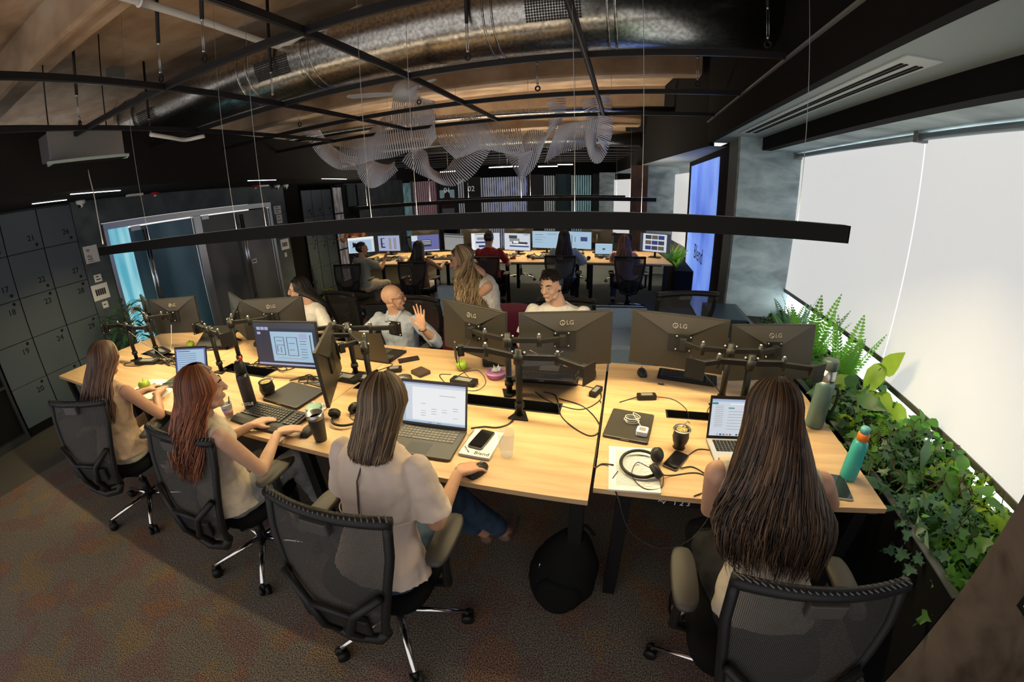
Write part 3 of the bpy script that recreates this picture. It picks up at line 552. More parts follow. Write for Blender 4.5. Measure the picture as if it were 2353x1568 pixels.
# video wall
t = thing('video_wall', 'tall blue video wall of four panels reading Blend, beside the concrete pier', 'screen', (1.2, 6.6, 0))
VB = mat('video_blue', (0.1, 0.2, 0.6), 0.3); 
v_ = coords(VB, 'Object', (1, 0.9, 0.6)); n_ = nd(VB, 'ShaderNodeTexNoise'); n_.inputs['Scale'].default_value = 1.6; n_.inputs['Detail'].default_value = 5; lk(VB, v_, n_.inputs['Vector'])
r_ = ramp(VB, n_.outputs['Fac'], [(0.3, (0.06, 0.13, 0.62)), (0.5, (0.16, 0.28, 0.80)), (0.66, (0.24, 0.38, 0.85)), (0.78, (0.65, 0.6, 0.85))]); lk(VB, r_.outputs['Color'], bsdf(VB).inputs['Emission Color']); bsdf(VB).inputs['Emission Strength'].default_value = 0.95
for y0, y1 in ((5.56, 6.66), (6.67, 7.79)):
    for z0, z1 in ((0.06, 1.03), (1.04, 2.33)): MB().box(1.192, 1.204, y0, y1, z0, z1).build('panel', VB, t, world=True)
mb = MB(frame((1.190, 6.55, 0.93), (0, -1, 0), (0, 0, 1))); add_text(mb, 'Blend', 0.34, Matrix.Identity(4)); mb.build('lettering', INK, t, world=True)
# far ceiling lights and rails
for i, (a, b, z) in enumerate((((-4.0, 12.2), (-3.35, 12.3), 2.62), ((-2.25, 12.4), (-1.5, 12.5), 2.64), ((-3.2, 10.3), (-2.6, 10.37), 2.5), ((-4.6, 10.0), (-4.2, 10.05), 2.45), ((-2.2, 10.8), (-1.7, 10.85), 2.5))):
    t = thing('linear_light', ('white linear light left of the sculpture tip', 'white linear light right of the sculpture tip', 'lower white linear light over the short slatted strip', 'small white linear light behind the sculpture lobe', 'thin white linear light over the teal panel')[i], 'light', (*a, z)); MB().bar((*a, z), (*b, z), 0.05, 0.02).build('diffuser', LEDW, t, world=True)
    MB().bar((*a, z + 0.03), (*b, z + 0.03), 0.06, 0.04).build('housing', BLK, t, world=True)
    MB().cyl(((a[0] + b[0]) / 2, (a[1] + b[1]) / 2, z + 0.04), ((a[0] + b[0]) / 2, (a[1] + b[1]) / 2, 3.62), 0.006, 6).build('suspension_wire', MATS['wire_steel'], t, world=True)
for i in range(7):
    y = 8.2 + i * 0.75; t = thing('ceiling_track', 'thin far ceiling rail seen between the sculpture and the slatted screens', 'ceiling rail', (-2.5, y, 2.75), group='far ceiling rails')
    MB().bar((-6.5, y - 0.4, 2.75), (0.3, y + 0.35, 2.75), 0.03, 0.03).build('rail', MATS['rail_slot'], t, world=True)
for i, (y, z, r, s) in enumerate(((9.0, 2.95, 0.16, 'far round duct with blue highlight, under the farther concrete beam'), (6.6, 3.12, 0.05, 'thin metal pipe under the beam behind the sculpture'))):
    t = thing('ventilation_duct' if i == 0 else 'ceiling_pipe', s, 'duct' if i == 0 else 'pipe', (-2, y, z)); MB().tube([(-6, y - 0.4, z), (0.85, y + 0.2, z)], r, 24).build('duct_body', GALV, t, world=True)
# ============================================================ desks
def desk(label, x0, x1, y0, y1, slots=(), legs=(), M=None, group=None, rows=None):
    M = M or Matrix.Identity(4); t = thing('desk', label, 'desk', tuple((M @ Vector(((x0 + x1) / 2, (y0 + y1) / 2, 0)))), 0, group)
    mb = MB(M); ys = sorted(set([y0, y1] + [v for s in slots for v in s[2:4]])); 
    # worktop with rectangular cable openings
    xs = sorted(set([x0, x1] + [v for s in slots for v in s[0:2]]))
    for i in range(len(xs) - 1):
        for j in range(len(ys) - 1):
            cx, cy = (xs[i] + xs[i + 1]) / 2, (ys[j] + ys[j + 1]) / 2
            if any(s[0] < cx < s[1] and s[2] < cy < s[3] for s in slots): continue
            mb.box(xs[i], xs[i + 1], ys[j], ys[j + 1], 0.715, 0.74)
    mb.build('worktop', WOOD, t, world=True)
    
    for ya in (y0 + 0.25, y1 - 0.29): MB(M).box(x0 + 0.12, x1 - 0.12, ya, ya + 0.04, 0.655, 0.715).build('under_beam', BLK, t, world=True)
    for lx in legs:
        for a, b in (((y0 + 0.07), (y0 + 0.03)), ((y1 - 0.07), (y1 - 0.03))):
            MB(M).bar((lx, a, 0.0), (lx, b, 0.715), 0.06, 0.045, up=(0, 1, 0)).build('leg', BLK, t, world=True, bevel=0.003)
    for (sx0, sx1, sy0, sy1) in slots:
        mb = MB(M); mb.box(sx0 - 0.01, sx1 + 0.01, sy0, sy0 + 0.006, 0.66, 0.742); mb.box(sx0 - 0.01, sx1 + 0.01, sy1 - 0.006, sy1, 0.66, 0.742); mb.box(sx0 - 0.01, sx0, sy0, sy1, 0.66, 0.742); mb.box(sx1, sx1 + 0.01, sy0, sy1, 0.66, 0.742); mb.box(sx0, sx1, sy0, sy1, 0.655, 0.66)
        mb.box(sx0 + 0.02, sx1 - 0.02, (sy0 + sy1) / 2 - 0.02, (sy0 + sy1) / 2 + 0.02, 0.66, 0.70)
        mb.build('cable_tray', BLKP, t, world=True)
    return t
desk('left section of the front oak desk row, where the woman with the green apple sits', -4.62, -3.12, 1.21, 2.565, [(-4.15, -3.70, 1.84, 1.95)], (-4.45, -3.2))
desk('second section of the front oak desk row, with the black keyboard', -3.115, -1.59, 1.21, 2.565, [(-2.85, -2.35, 1.80, 1.94)], (-3.0, -1.72))
desk('third section of the front oak desk row, with the open grey laptop and glass', -1.585, -0.057, 1.21, 2.565, [(-1.62 + 0.06, -1.35, 1.84, 1.95), (-0.86, -0.28, 1.83, 1.95)], (-1.45, -0.10))
t = desk('separate front oak desk at the window side with headphones and laptop', -0.043, 1.178, 1.29, 2.565, [(0.30, 0.62, 1.90, 1.985)], (0.085, 1.08))
MB().box(0.16, 0.42, 1.31, 1.345, 0.67, 0.712).build('height_control', BLKP, t, world=True)
mb = MB(frame((0.29, 1.309, 0.69), (1, 0, 0), (0, 0, 1))); add_text(mb, '^v   1 2 3', 0.035, Matrix.Identity(4)); mb.build('control_print', WHT, t, world=True)
R6M = Matrix(((0.9935, -0.114, 0, -4.76), (0.114, 0.9935, 0, 5.9), (0, 0, 1, 0), (0, 0, 0, 1)))
for k, (a, b, s) in enumerate(((0.0, 1.42, 'left section of the second desk row, where the woman with a hair bun sits'), (1.43, 2.85, 'second section of the second desk row, in front of the dark-haired woman'), (2.86, 4.20, 'third section of the second desk row, in front of the long-haired person'), (4.22, 5.62, 'right section of the second desk row, ending near the video wall'))):
    desk(s, a, b, 0.08, 1.42, [], (a + 0.1, b - 0.1), R6M)
# ============================================================ office chair
def mesh_back_mat(name, c1, dens=330.0):
    m = mat(name, c1, 0.7); v = coords(m, 'Object', (1, 1, 1)); 
    sx = nd(m, 'ShaderNodeSeparateXYZ'); lk(m, v, sx.inputs[0])
    outs = []
    for ax, d in (('X', dens), ('Z', dens)):
        mu = nd(m, 'ShaderNodeMath', operation='MULTIPLY'); lk(m, sx.outputs[ax], mu.inputs[0]); mu.inputs[1].default_value = d
        fr = nd(m, 'ShaderNodeMath', operation='FRACT'); lk(m, mu.outputs[0], fr.inputs[0]); gt = nd(m, 'ShaderNodeMath', operation='GREATER_THAN'); lk(m, fr.outputs[0], gt.inputs[0]); gt.inputs[1].default_value = 0.52 if ax == 'Z' else 0.48; outs.append(gt)
    mn = nd(m, 'ShaderNodeMath', operation='MULTIPLY'); lk(m, outs[0].outputs[0], mn.inputs[0]); lk(m, outs[1].outputs[0], mn.inputs[1])
    iv = nd(m, 'ShaderNodeMath', operation='SUBTRACT'); iv.inputs[0].default_value = 1.0; lk(m, mn.outputs[0], iv.inputs[1]); lk(m, iv.outputs[0], bsdf(m).inputs['Alpha']); return m
NET = mesh_back_mat('chair_netting', (0.035, 0.033, 0.03), 190.0)
PADM = mat('armrest_pad', (0.052, 0.047, 0.043), 0.55)
SEATF = mat('seat_fabric', (0.005, 0.005, 0.0055), 0.9, spec=0.1)
def make_chair(label, loc, rz):
    t = thing('office_chair', label, 'chair', loc, rz, None)
    # back: local y is forward (towards the desk); outline in x,z with depth profile yb(z)
    yb = lambda z: -0.30 + 0.085 * min(1, max(0, (z - 0.5) / 0.46)) ** 1.5 + 0.03 * max(0, (0.5 - z) / 0.1)
    hw = lambda z: 0.150 + 0.085 * min(1, max(0, (z - 0.42) / 0.42)) ** 0.9
    zs = [0.44 + 0.52 * i / 14 for i in range(15)]
    mb = MB()
    rows = []
    for z in zs: rows.append([(hw(z) * u, yb(z) - 0.035 * (1 - u * u), z) for u in [-1 + 2 * j / 12 for j in range(13)]])
    mb.loft(rows, cap=False, closed=False); mb.build('netting', NET, t)
    mb = MB()
    for s in (-1, 1): mb.tube([(s * hw(z), yb(z), z) for z in zs], 0.017, 8)
    top = [(0.235 * u, yb(0.96) - 0.035 * (1 - u * u), 0.965 + 0.004 * (1 - u * u)) for u in [-1.06 + 2.12 * j / 16 for j in range(17)]]
    mb.tube(top, 0.021, 8)
    mb.tube([(-0.152, yb(0.44), 0.44), (-0.12, yb(0.42) - 0.012, 0.385), (0, yb(0.42) - 0.02, 0.355), (0.12, yb(0.42) - 0.012, 0.385), (0.152, yb(0.44), 0.44)], 0.024, 8)
    mb.build('back_frame', BLKP, t)
    mb = MB()   # diagonal ribs along the top rail
    for i in range(26):
        u = -1 + 2 * i / 25; mb.tube([(0.235 * u - 0.012, yb(0.96) - 0.035 * (1 - u * u) + 0.012, 0.984), (0.235 * u + 0.012, yb(0.96) - 0.035 * (1 - u * u) - 0.014, 0.986)], 0.0028, 4)
    mb.build('top_rail_ribs', mat('rib_grey', (0.13, 0.13, 0.13), 0.35), t)
    mb = MB(); mb.rbox(-0.055, 0.055, yb(0.93) - 0.062, yb(0.93) - 0.03, 0.915, 0.965, 0.01); mb.build('back_handle', PADM, t, bevel=0.004)
    mb = MB()
    for s in (-1, 1): mb.tube([(s * 0.20, yb(0.70) - 0.03, 0.70), (s * 0.09, yb(0.6) - 0.055, 0.60), (s * 0.055, yb(0.5) - 0.055, 0.50), (s * 0.05, yb(0.42) - 0.03, 0.40)], 0.016, 8)
    mb.tube([(-0.09, yb(0.6) - 0.055, 0.60), (0.09, yb(0.6) - 0.055, 0.60)], 0.014, 8)
    mb.tube([(0, -0.31, 0.42), (0, -0.2, 0.385), (0, -0.02, 0.39)], 0.03, 8); mb.build('back_brace', BLKP, t)
    mb = MB(); mb.rbox(-0.14, 0.14, yb(0.56) - 0.05, yb(0.56) - 0.025, 0.50, 0.58, 0.012); mb.build('lumbar_support', BLKP, t, bevel=0.006)
    # seat
    sec = []
    mb = MB()
    for z, k in ((0.405, 0.88), (0.42, 0.98), (0.45, 1.0), (0.475, 0.96), (0.482, 0.85)):
        ring = []
        for j in range(28):
            a = 2 * PI * j / 28; cx, sy = math.cos(a), math.sin(a); e = 0.55
            ring.append((0.245 * k * math.copysign(abs(cx) ** e, cx), 0.02 + 0.235 * k * math.copysign(abs(sy) ** e, sy), z - (0.03 if sy > 0.8 and z > 0.44 else 0)))
        sec.append(ring)
    mb.loft(sec); mb.build('seat', SEATF, t)
    for s in (-1, 1):
        mb = MB(); mb.tube([(s * 0.22, 0.0, 0.40), (s * 0.285, 0.0, 0.42), (s * 0.29, 0.0, 0.60), (s * 0.29, 0.02, 0.645)], [0.02, 0.024, 0.022, 0.03], 8, flat=0.8); mb.build('arm_post', BLKP, t)
        mb = MB(); sec = []
        for z, k in ((0.640, 0.86), (0.648, 1.0), (0.662, 1.0), (0.668, 0.88)):
            ring = []
            for j in range(20):
                a = 2 * PI * j / 20; cx, sy = math.cos(a), math.sin(a); ring.append((s * 0.29 + 0.046 * k * math.copysign(abs(cx) ** 0.6, cx), 0.03 + 0.135 * k * math.copysign(abs(sy) ** 0.7, sy), z))
            sec.append(ring)
        mb.loft(sec); mb.build('armrest', PADM, t)
    MB().tube([(0, 0, 0.13), (0, 0, 0.25)], 0.028, 14).build('column_cover', BLKP, t); MB().tube([(0, 0, 0.22), (0, 0, 0.40)], 0.015, 12).build('gas_column', CHR, t)
    MB().cbox((0, 0, 0.385), (0.24, 0.26, 0.05)).build('mechanism', BLKP, t, bevel=0.008)
    MB().tube([(0.1, 0.02, 0.385), (0.25, 0.02, 0.37)], 0.008, 6).build('lever', BLKP, t)
    for i in range(5):
        a = math.radians(18 + 72 * i); d = Vector((math.cos(a), math.sin(a), 0))
        mb = MB(); mb.tube([tuple(d * 0.02 + Vector((0, 0, 0.125))), tuple(d * 0.15 + Vector((0, 0, 0.105))), tuple(d * 0.31 + Vector((0, 0, 0.075)))], [0.022, 0.018, 0.013], 8, flat=0.8); leg = mb.build('base_leg', CHR, t)
        c = d * 0.315; mb = MB(); ax = Vector((-d.y, d.x, 0))
        for s in (-1, 1): mb.cyl(tuple(c + ax * (0.010 * s) + Vector((0, 0, 0.029))), tuple(c + ax * (0.027 * s) + Vector((0, 0, 0.029))), 0.029, 14)
        mb.tube([tuple(c + Vector((0, 0, 0.029))), tuple(c + Vector((0, 0, 0.075)))], 0.012, 8); cs = mb.build('caster', BLKP, leg)
    return t
CH = lambda s: s
chair0 = make_chair('black mesh office chair of the woman in the white blouse, foreground centre', (-0.85, 0.93, 0), math.radians(2))
chairs = [('black mesh office chair of the red-haired woman', (-1.83, 1.05), 4), ('leftmost black mesh office chair, under the woman beside the lockers', (-2.98, 1.0), 20),
          ('black mesh office chair of the long dark-haired woman by the window', (0.60, 0.94), 0),
          ('black office chair of the bald man in the pale blue shirt', (-1.80, 2.92), 172), ('black mesh chair behind the man in the white T-shirt', (-0.42, 3.05), 186),
          ('empty black mesh chair facing the window-side desk', (0.62, 3.08), 196), ('black office chair of the black-haired woman with glasses', (-2.76, 3.02), 168)]
for lab, (x, y), a in chairs:
    c = copy_tree(chair0, (x, y, 0), math.radians(a), lab)
    if lab.startswith('empty'): c.scale = (1.08, 1.08, 1.1)
FARC = [('black office chair of the woman with a hair bun', (-4.2, 5.45), 12), ('black office chair of the dark-haired woman in the second row', (-3.08, 5.62), 4), ('black office chair of the man in the red T-shirt', (-2.05, 6.05), 2),
        ('black office chair of the long-haired person in pale blue', (-0.93, 6.28), 3), ('black office chair of the woman with pinkish hair and headphones', (0.12, 6.42), 2)]
for lab, (x, y), a in FARC:
    c = copy_tree(chair0, (x, y, 0), math.radians(a), lab); c.scale = (0.95, 0.95, 0.92)
for i, (s, o) in enumerate(((0.5, 2.0), (1.7, 2.1), (2.9, 2.05), (4.0, 2.0), (5.0, 2.0))):
    x, y = R6(s, o); copy_tree(chair0, (x, y, 0), math.radians(186), ('far-side chair behind the monitors, left end of the second row', 'far-side chair behind the grey half-screen', 'far-side chair behind the building drawings', 'black far-side chair showing above the laptop by the pink-haired woman', 'far-side chair nearest the far plants')[i])
# ============================================================ lounge furniture
BLU = noise_mat('blue_grey_felt', [(0.3, (0.30, 0.42, 0.60)), (0.7, (0.42, 0.55, 0.74))], (1, 1, 1), 80, 3, 0.95); DGR = noise_mat('dark_grey_felt', [(0.3, (0.035, 0.04, 0.046)), (0.7, (0.07, 0.08, 0.088))], (1, 1, 1), 80, 3, 0.95); BUR = mat('burgundy_felt', (0.24, 0.03, 0.075), 0.95)
def rounded(mb, x0, x1, y0, y1, z0, z1, r=0.08): mb.rbox(x0, x1, y0, y1, z0, z1, r, 6)
t = thing('armchair', 'blue-grey felt armchair behind the monitor of the man in white', 'armchair', (-0.05, 4.1, 0), math.radians(8))
mb = MB(); rounded(mb, -0.40, 0.40, 0.20, 0.34, 0.1, 0.62); mb.build('back', BLU, t, bevel=0.03)
for a_ in (-0.40, 0.27): mb = MB(); rounded(mb, a_, a_ + 0.13, -0.34, 0.2, 0.0, 0.56, 0.05); mb.build('arm', BLU, t, bevel=0.03)
mb = MB(); rounded(mb, -0.27, 0.27, -0.36, 0.2, 0.12, 0.40, 0.05); mb.build('seat_cushion', BLU, t, bevel=0.03)
t = thing('armchair', 'high-backed blue-grey and burgundy armchair behind the standing woman', 'armchair', (-2.0, 4.05, 0), math.radians(-5))
mb = MB(); rounded(mb, -0.16, 0.34, 0.22, 0.34, 0.42, 0.80, 0.05); mb.build('headrest', BLU, t, bevel=0.03)
mb = MB(); rounded(mb, -0.25, 0.30, -0.15, 0.22, 0.0, 0.42, 0.06); mb.build('seat_cushion', BUR, t, bevel=0.03)
mb = MB(); rounded(mb, -0.25, 0.34, 0.22, 0.34, 0.08, 0.42, 0.05); mb.build('back', BUR, t, bevel=0.03)
t = thing('armchair', 'dark grey felt tub chair behind the bald man', 'armchair', (-2.5, 3.75, 0), math.radians(12))
mb = MB(); rounded(mb, -0.36, 0.36, 0.16, 0.30, 0.1, 0.66); mb.build('back', DGR, t, bevel=0.03); mb = MB(); rounded(mb, -0.36, 0.36, -0.25, 0.16, 0.0, 0.40); mb.build('seat_cushion', DGR, t, bevel=0.03)
def pouf(label, c, r=0.24, m=BUR):
    t = thing('pouf', label, 'stool', (*c, 0)); mb = MB(Matrix.Translation((*c, 0))); mb.lathe([(r * 0.9, 0.04), (r, 0.08), (r, 0.38), (r * 0.95, 0.43), (r * 0.6, 0.45), (0, 0.45)], seg=32); mb.build('cushion', m, t, world=True)
    MB(Matrix.Translation((*c, 0))).lathe([(r * 0.8, 0), (r * 0.8, 0.04)], seg=24).build('base', BLKP, t, world=True)
pouf('burgundy round pouf between the standing woman and the man in white', (-1.33, 4.75), 0.27); pouf('burgundy round pouf behind the bald man', (-2.85, 5.0), 0.25)
t = thing('side_table', 'low black oval table beside the seated woman with a hair bun', 'table', (-3.85, 4.75, 0)); mb = MB(Matrix.Translation((-3.95, 4.72, 0)) @ Matrix.Diagonal((1.35, 0.8, 1, 1))); mb.lathe([(0.0, 0.49), (0.36, 0.49), (0.37, 0.50), (0.36, 0.515), (0, 0.515)], seg=32); mb.build('table_top', BLKM, t, world=True)
for dx, dy in ((0.3, -0.1), (-0.3, -0.1), (0.0, 0.2)): MB().bar((-3.95 + dx, 4.72 + dy, 0), (-3.95 + dx, 4.72 + dy, 0.49), 0.035, 0.035, up=(0, 1, 0)).build('leg', BLKM, t, world=True)
t = thing('storage_cabinet', 'low dark blue cabinet against the concrete pier with pens and a mouse', 'cabinet', (1.45, 4.2, 0)); MB().box(0.92, 1.26, 3.9, 4.5, 0.0, 0.70).build('body', mat('navy_laminate', (0.03, 0.06, 0.09), 0.4), t, world=True, bevel=0.004)
# ============================================================ monitors and monitor arms
MONB = noise_mat('monitor_back', [(0.4, (0.016, 0.014, 0.012)), (0.6, (0.021, 0.019, 0.016))], (1, 1, 1), 300, 2, 0.38)
MONB2 = mat('monitor_back_facet', (0.034, 0.031, 0.028), 0.34)
BEZ = mat('bezel', (0.012, 0.012, 0.013), 0.35)
LOGO = mat('logo_grey', (0.25, 0.24, 0.22), 0.35)
def scr(name, c, e=0.9):
    return mat('screen_' + name, (0.01, 0.01, 0.012), 0.3, emit=e * 0.9, ecol=c)
S_W = scr('white', (0.72, 0.78, 0.86)); S_B = scr('pale_blue', (0.42, 0.62, 0.80)); S_D = scr('dark', (0.02, 0.03, 0.06), 1.0); S_L = scr('lavender', (0.42, 0.47, 0.72)); S_G = scr('grey', (0.40, 0.42, 0.42), 0.7)
S_N = scr('navy', (0.03, 0.05, 0.22)); S_T = scr('teal', (0.02, 0.30, 0.30)); S_O = scr('orange', (0.75, 0.22, 0.08)); S_V = scr('violet', (0.14, 0.16, 0.42)); S_K = scr('ink', (0.06, 0.07, 0.10), 0.7); S_P = scr('photo_brown', (0.16, 0.13, 0.10), 0.8); S_Y = scr('bright', (0.88, 0.9, 0.92), 1.0)
SM = [S_W, S_B, S_D, S_L, S_G, S_N, S_T, S_O, S_V, S_K, S_P, S_Y]
SI = {k: i for i, k in enumerate('WBDLGNTOVKPY')}
def display(mb, w, h, bg, rects, y=-0.0105, texts=()):
    """screen faces local -y; x right, z up (as seen from -y side); rects in 0..1 from top left"""
    mb.m = SI[bg]; mb.quad((-w / 2, y, -h / 2), (w / 2, y, -h / 2), (w / 2, y, h / 2), (-w / 2, y, h / 2))
    for i, r in enumerate(rects):
        x0, y0, x1, y1, c = r; mb.m = SI[c]; yy = y - 0.0004 * (1 + i % 5) - 0.0002 * (i // 5 % 4)
        mb.quad((-w / 2 + w * x0, yy, h / 2 - h * y1), (-w / 2 + w * x1, yy, h / 2 - h * y1), (-w / 2 + w * x1, yy, h / 2 - h * y0), (-w / 2 + w * x0, yy, h / 2 - h * y0))
def monitor(label, c, yaw, tilt, bg='D', rects=(), w=0.54, h=0.323, back=True, logo=True, group=None, emblem='LG', plain=False):
    """yaw 0: screen looks to +y is back=False -> screen faces -y (towards the camera)."""
    t = thing('monitor', label, 'monitor', (c[0], c[1], c[2] - h / 2), math.radians(yaw), group)
    M = Matrix.Translation((0, 0, h / 2)) @ Matrix.Rotation(-math.radians(tilt), 4, 'X') @ (Matrix.Rotation(PI, 4, 'Z') if back else Matrix.Identity(4))
    mb = MB(M); mb.box(-w / 2, w / 2, -0.010, 0.010, -h / 2, h / 2); mb.build('case', MONB, t, bevel=0.002)
    if not plain:
        mb = MB(M); mb.add([(-w / 2 + 0.02, 0.0102, h / 2 - 0.008), (w / 2 - 0.02, 0.0102, h / 2 - 0.008), (0.05, 0.017, 0.045), (-0.05, 0.017, 0.045)], [(0, 1, 2, 3)]); mb.build('back_facet', MONB2, t)
        mb = MB(M); mb.box(-0.055, 0.055, 0.010, 0.022, -0.055, 0.05); mb.build('mount_plate', BLKP, t)
        if logo:
            mb = MB(M @ Matrix.Translation((0, 0.0175, 0.098)) @ Matrix.Rotation(PI / 2, 4, 'X') @ Matrix.Rotation(PI, 4, 'Y')); add_text(mb, emblem, 0.036, Matrix.Translation((0.022, 0, 0)))
            mb.torus((-0.022, 0, 0), 0.0135, 0.002, 20, 6); mb.box(-0.024, -0.021, -0.006, 0.007, 0, 0.002); mb.box(-0.022, -0.014, -0.006, -0.0035, 0, 0.002); mb.build('logo', LOGO, t)
    mb = MB(M); display(mb, w - 0.016, h - 0.018, bg, rects); mb.build('display', SM, t)
    return t
WIN = [(0, 0, 1, .05, 'L'), (.02, .08, .2, .1, 'K'), (.02, .14, .16, .155, 'G'), (.02, .19, .18, .205, 'G')]
monitor('leftmost monitor seen from behind, in front of the blue frosted door', (-3.71, 2.06, 1.07), 15.6, 3, 'W', logo=True)
monitor('thin side-on monitor beside the leftmost one, left desk end', (-4.33, 2.11, 1.06), -22, 0, 'W', logo=False)
monitor('LG monitor back in front of the black-haired woman', (-2.49, 2.15, 1.06), 16.3, 3, 'W')
monitor('dark monitor back turned away, left of the black-haired woman', (-2.98, 2.20, 1.06), -28, 3, 'W', logo=False)
PLAN = [(0, 0, 1, .13, 'K'), (.05, .10, .11, .17, 'L'), (.12, .10, .18, .17, 'L'), (.19, .10, .25, .17, 'L'), (.05, .21, .11, .27, 'L'), (.27, .20, .95, .88, 'B'), (0, .93, 1, .97, 'L'), (.33, .32, .49, .33, 'K'), (.33, .32, .34, .72, 'K'), (.48, .32, .49, .72, 'K'), (.33, .72, .49, .73, 'K'), (.53, .32, .70, .33, 'K'), (.53, .32, .54, .74, 'K'), (.69, .32, .70, .74, 'K'), (.53, .73, .70, .74, 'K'), (.36, .40, .46, .41, 'K'), (.38, .50, .48, .51, 'K'), (.36, .50, .37, .66, 'K'), (.42, .55, .43, .68, 'K'), (.56, .45, .66, .46, 'K'), (.60, .46, .61, .66, 'K'), (.56, .60, .64, .61, 'K'), (.74, .24, .86, .36, 'L')] + [(.74, .40 + .06 * i, .84, .41 + .06 * i, 'K') for i in range(7)] + [(.90, .26, .915, .66, 'K'), (.35, .80, .80, .81, 'G')]
monitor('monitor showing a floor plan drawing, facing the red-haired woman', (-2.10, 1.87, 0.985), 6.1, 4.9, 'D', PLAN, back=False)
monitor('monitor seen edge-on between the floor plan screen and the blouse woman', (-1.60, 1.71, 0.975), 120, 2, 'D', [(.1, .1, .9, .9, 'D')], back=True, logo=False)
monitor('LG monitor back in front of the standing woman', (-0.865, 2.20, 1.045), -25.6, 2.9, 'W')
monitor('LG monitor back in front of the man in the white T-shirt', (-0.295, 2.19, 1.035), 15.2, 3.7, 'W')
monitor('LG monitor back over the empty window-side seat', (0.344, 2.22, 1.05), -10.3, 0, 'W')
monitor('grey-lit LG monitor back nearest the plants', (0.894, 2.235, 1.02), 12.0, 8, 'W')
def stand(label, x, y, h, arms, base=True, col=BLKM, ry=1):
    t = thing('monitor_stand', label, 'monitor stand', (x, y, 0.74)); z0 = 0.74
    MB().tube([(x, y, z0), (x, y, h)], 0.0175, 16).build('pole', BLK, t, world=True)
    mb = MB(); mb.prism([(x - 0.055, y - 0.04 * ry), (x + 0.055, y - 0.04 * ry), (x + 0.02, y + 0.045 * ry), (x - 0.02, y + 0.045 * ry)][::(1 if ry > 0 else -1)], z0, z0 + 0.012); mb.build('base_plate', BLK, t, world=True, bevel=0.003)
    MB().tube([(x, y, z0 + 0.06), (x, y, z0 + 0.085)], 0.025, 16).build('collar', BLKP, t, world=True)
    for sx_ in (-1, 1): MB().ball((x + 0.03 * sx_, y, h - 0.016), 0.007, 8, 6).build('bolt', STL, t, world=True)
    MB().tube([(x, y, h - 0.075), (x, y, h - 0.025)], 0.026, 16).build('clamp_ring', BLK, t, world=True)
    for el, en, plate in arms:
        mb = MB(); mb.bar((x, y, h - 0.04), (el[0], el[1], h - 0.04), 0.024, 0.030); mb.build('arm_segment', BLK, t, world=True, bevel=0.004)
        mb = MB(); mb.tube([(el[0], el[1], h - 0.075), (el[0], el[1], h - 0.012)], 0.014, 10); mb.build('arm_joint', BLKP, t, world=True)
        MB().ball((el[0], el[1], h - 0.008), 0.009, 8, 6).build('bolt', STL, t, world=True)
        mb = MB(); mb.bar((el[0], el[1], h - 0.045), (en[0], en[1], h - 0.045), 0.024, 0.028); mb.build('arm_segment', BLK, t, world=True, bevel=0.004)
        d = Vector((en[0] - el[0], en[1] - el[1], 0)).normalized(); n = Vector((math.cos(math.radians(plate)), math.sin(math.radians(plate)), 0))
        mb = MB(); mb.cbox((en[0], en[1], h - 0.055), (0.035, 0.035, 0.06), math.radians(plate)); mb.build('tilt_head', BLKP, t, world=True, bevel=0.003)
        o = Vector((en[0], en[1], h - 0.06)) + n * 0.028; M = Matrix.Translation(o) @ Matrix.Rotation(math.radians(plate) - PI / 2, 4, 'Z')
        mb = MB(M); mb.box(-0.048, 0.048, -0.002, 0.002, -0.048, 0.048); mb.m = 1
        for sx in (-1, 1):
            for sz in (-1, 1): mb.ball((sx * 0.038, -0.004, sz * 0.038), 0.005, 8, 6)
        mb.build('mount_plate', [BLK, STL], t, world=True)
    return t
stand('empty monitor arm at the far left desk end, nearer pole', -4.02, 1.73, 1.103, [((-4.20, 1.74), (-4.37, 1.70), 200), ((-3.86, 1.72), (-3.72, 1.76), 60)])
stand('black monitor arm behind it carrying the leftmost monitor', -3.92, 1.89, 1.13, [((-3.80, 1.98), (-3.72, 2.00), 100), ((-4.02, 1.93), (-4.10, 1.97), 110)], ry=-1)
stand('empty black monitor arm behind the red-haired woman', -2.80, 1.79, 1.106, [((-2.93, 1.84), (-3.08, 1.88), 160), ((-2.66, 1.76), (-2.55, 1.74), 330)])
stand('black monitor arm carrying the pair in front of the black-haired woman', -2.73, 1.93, 1.129, [((-2.60, 2.00), (-2.50, 2.09), 100), ((-2.82, 2.02), (-2.93, 2.12), 70)], ry=-1)
stand('black monitor arm holding the floor plan screen', -1.39, 1.80, 1.088, [((-1.47, 1.92), (-1.56, 1.80), 230), ((-1.62, 1.98), (-2.00, 1.92), 260)])
stand('black monitor arm with an empty plate in front of the bald man', -1.67, 2.02, 1.112, [((-1.52, 2.06), (-1.38, 2.10), 80), ((-1.80, 2.05), (-1.95, 1.96), 250)], ry=-1)
stand('tall black monitor arm in the centre, nearer pole with empty plates', -0.47, 1.77, 1.121, [((-0.66, 1.83), (-0.80, 1.83), 210), ((-0.28, 1.79), (-0.14, 1.70), 330)])
stand('black monitor arm just behind the centre pole, carrying two LG monitors', -0.59, 2.00, 1.115, [((-0.74, 2.06), (-0.85, 2.13), 68), ((-0.42, 2.03), (-0.30, 2.09), 105)], ry=-1)
stand('nearer black monitor arm at the window side with empty plates', 0.66, 1.88, 1.13, [((0.50, 1.88), (0.39, 1.83), 240), ((0.83, 1.90), (0.98, 1.87), 300)])
stand('farther black monitor arm at the window side carrying two monitors', 0.595, 2.04, 1.125, [((0.45, 2.05), (0.36, 2.13), 80), ((0.76, 2.06), (0.87, 2.12), 100)], ry=-1)
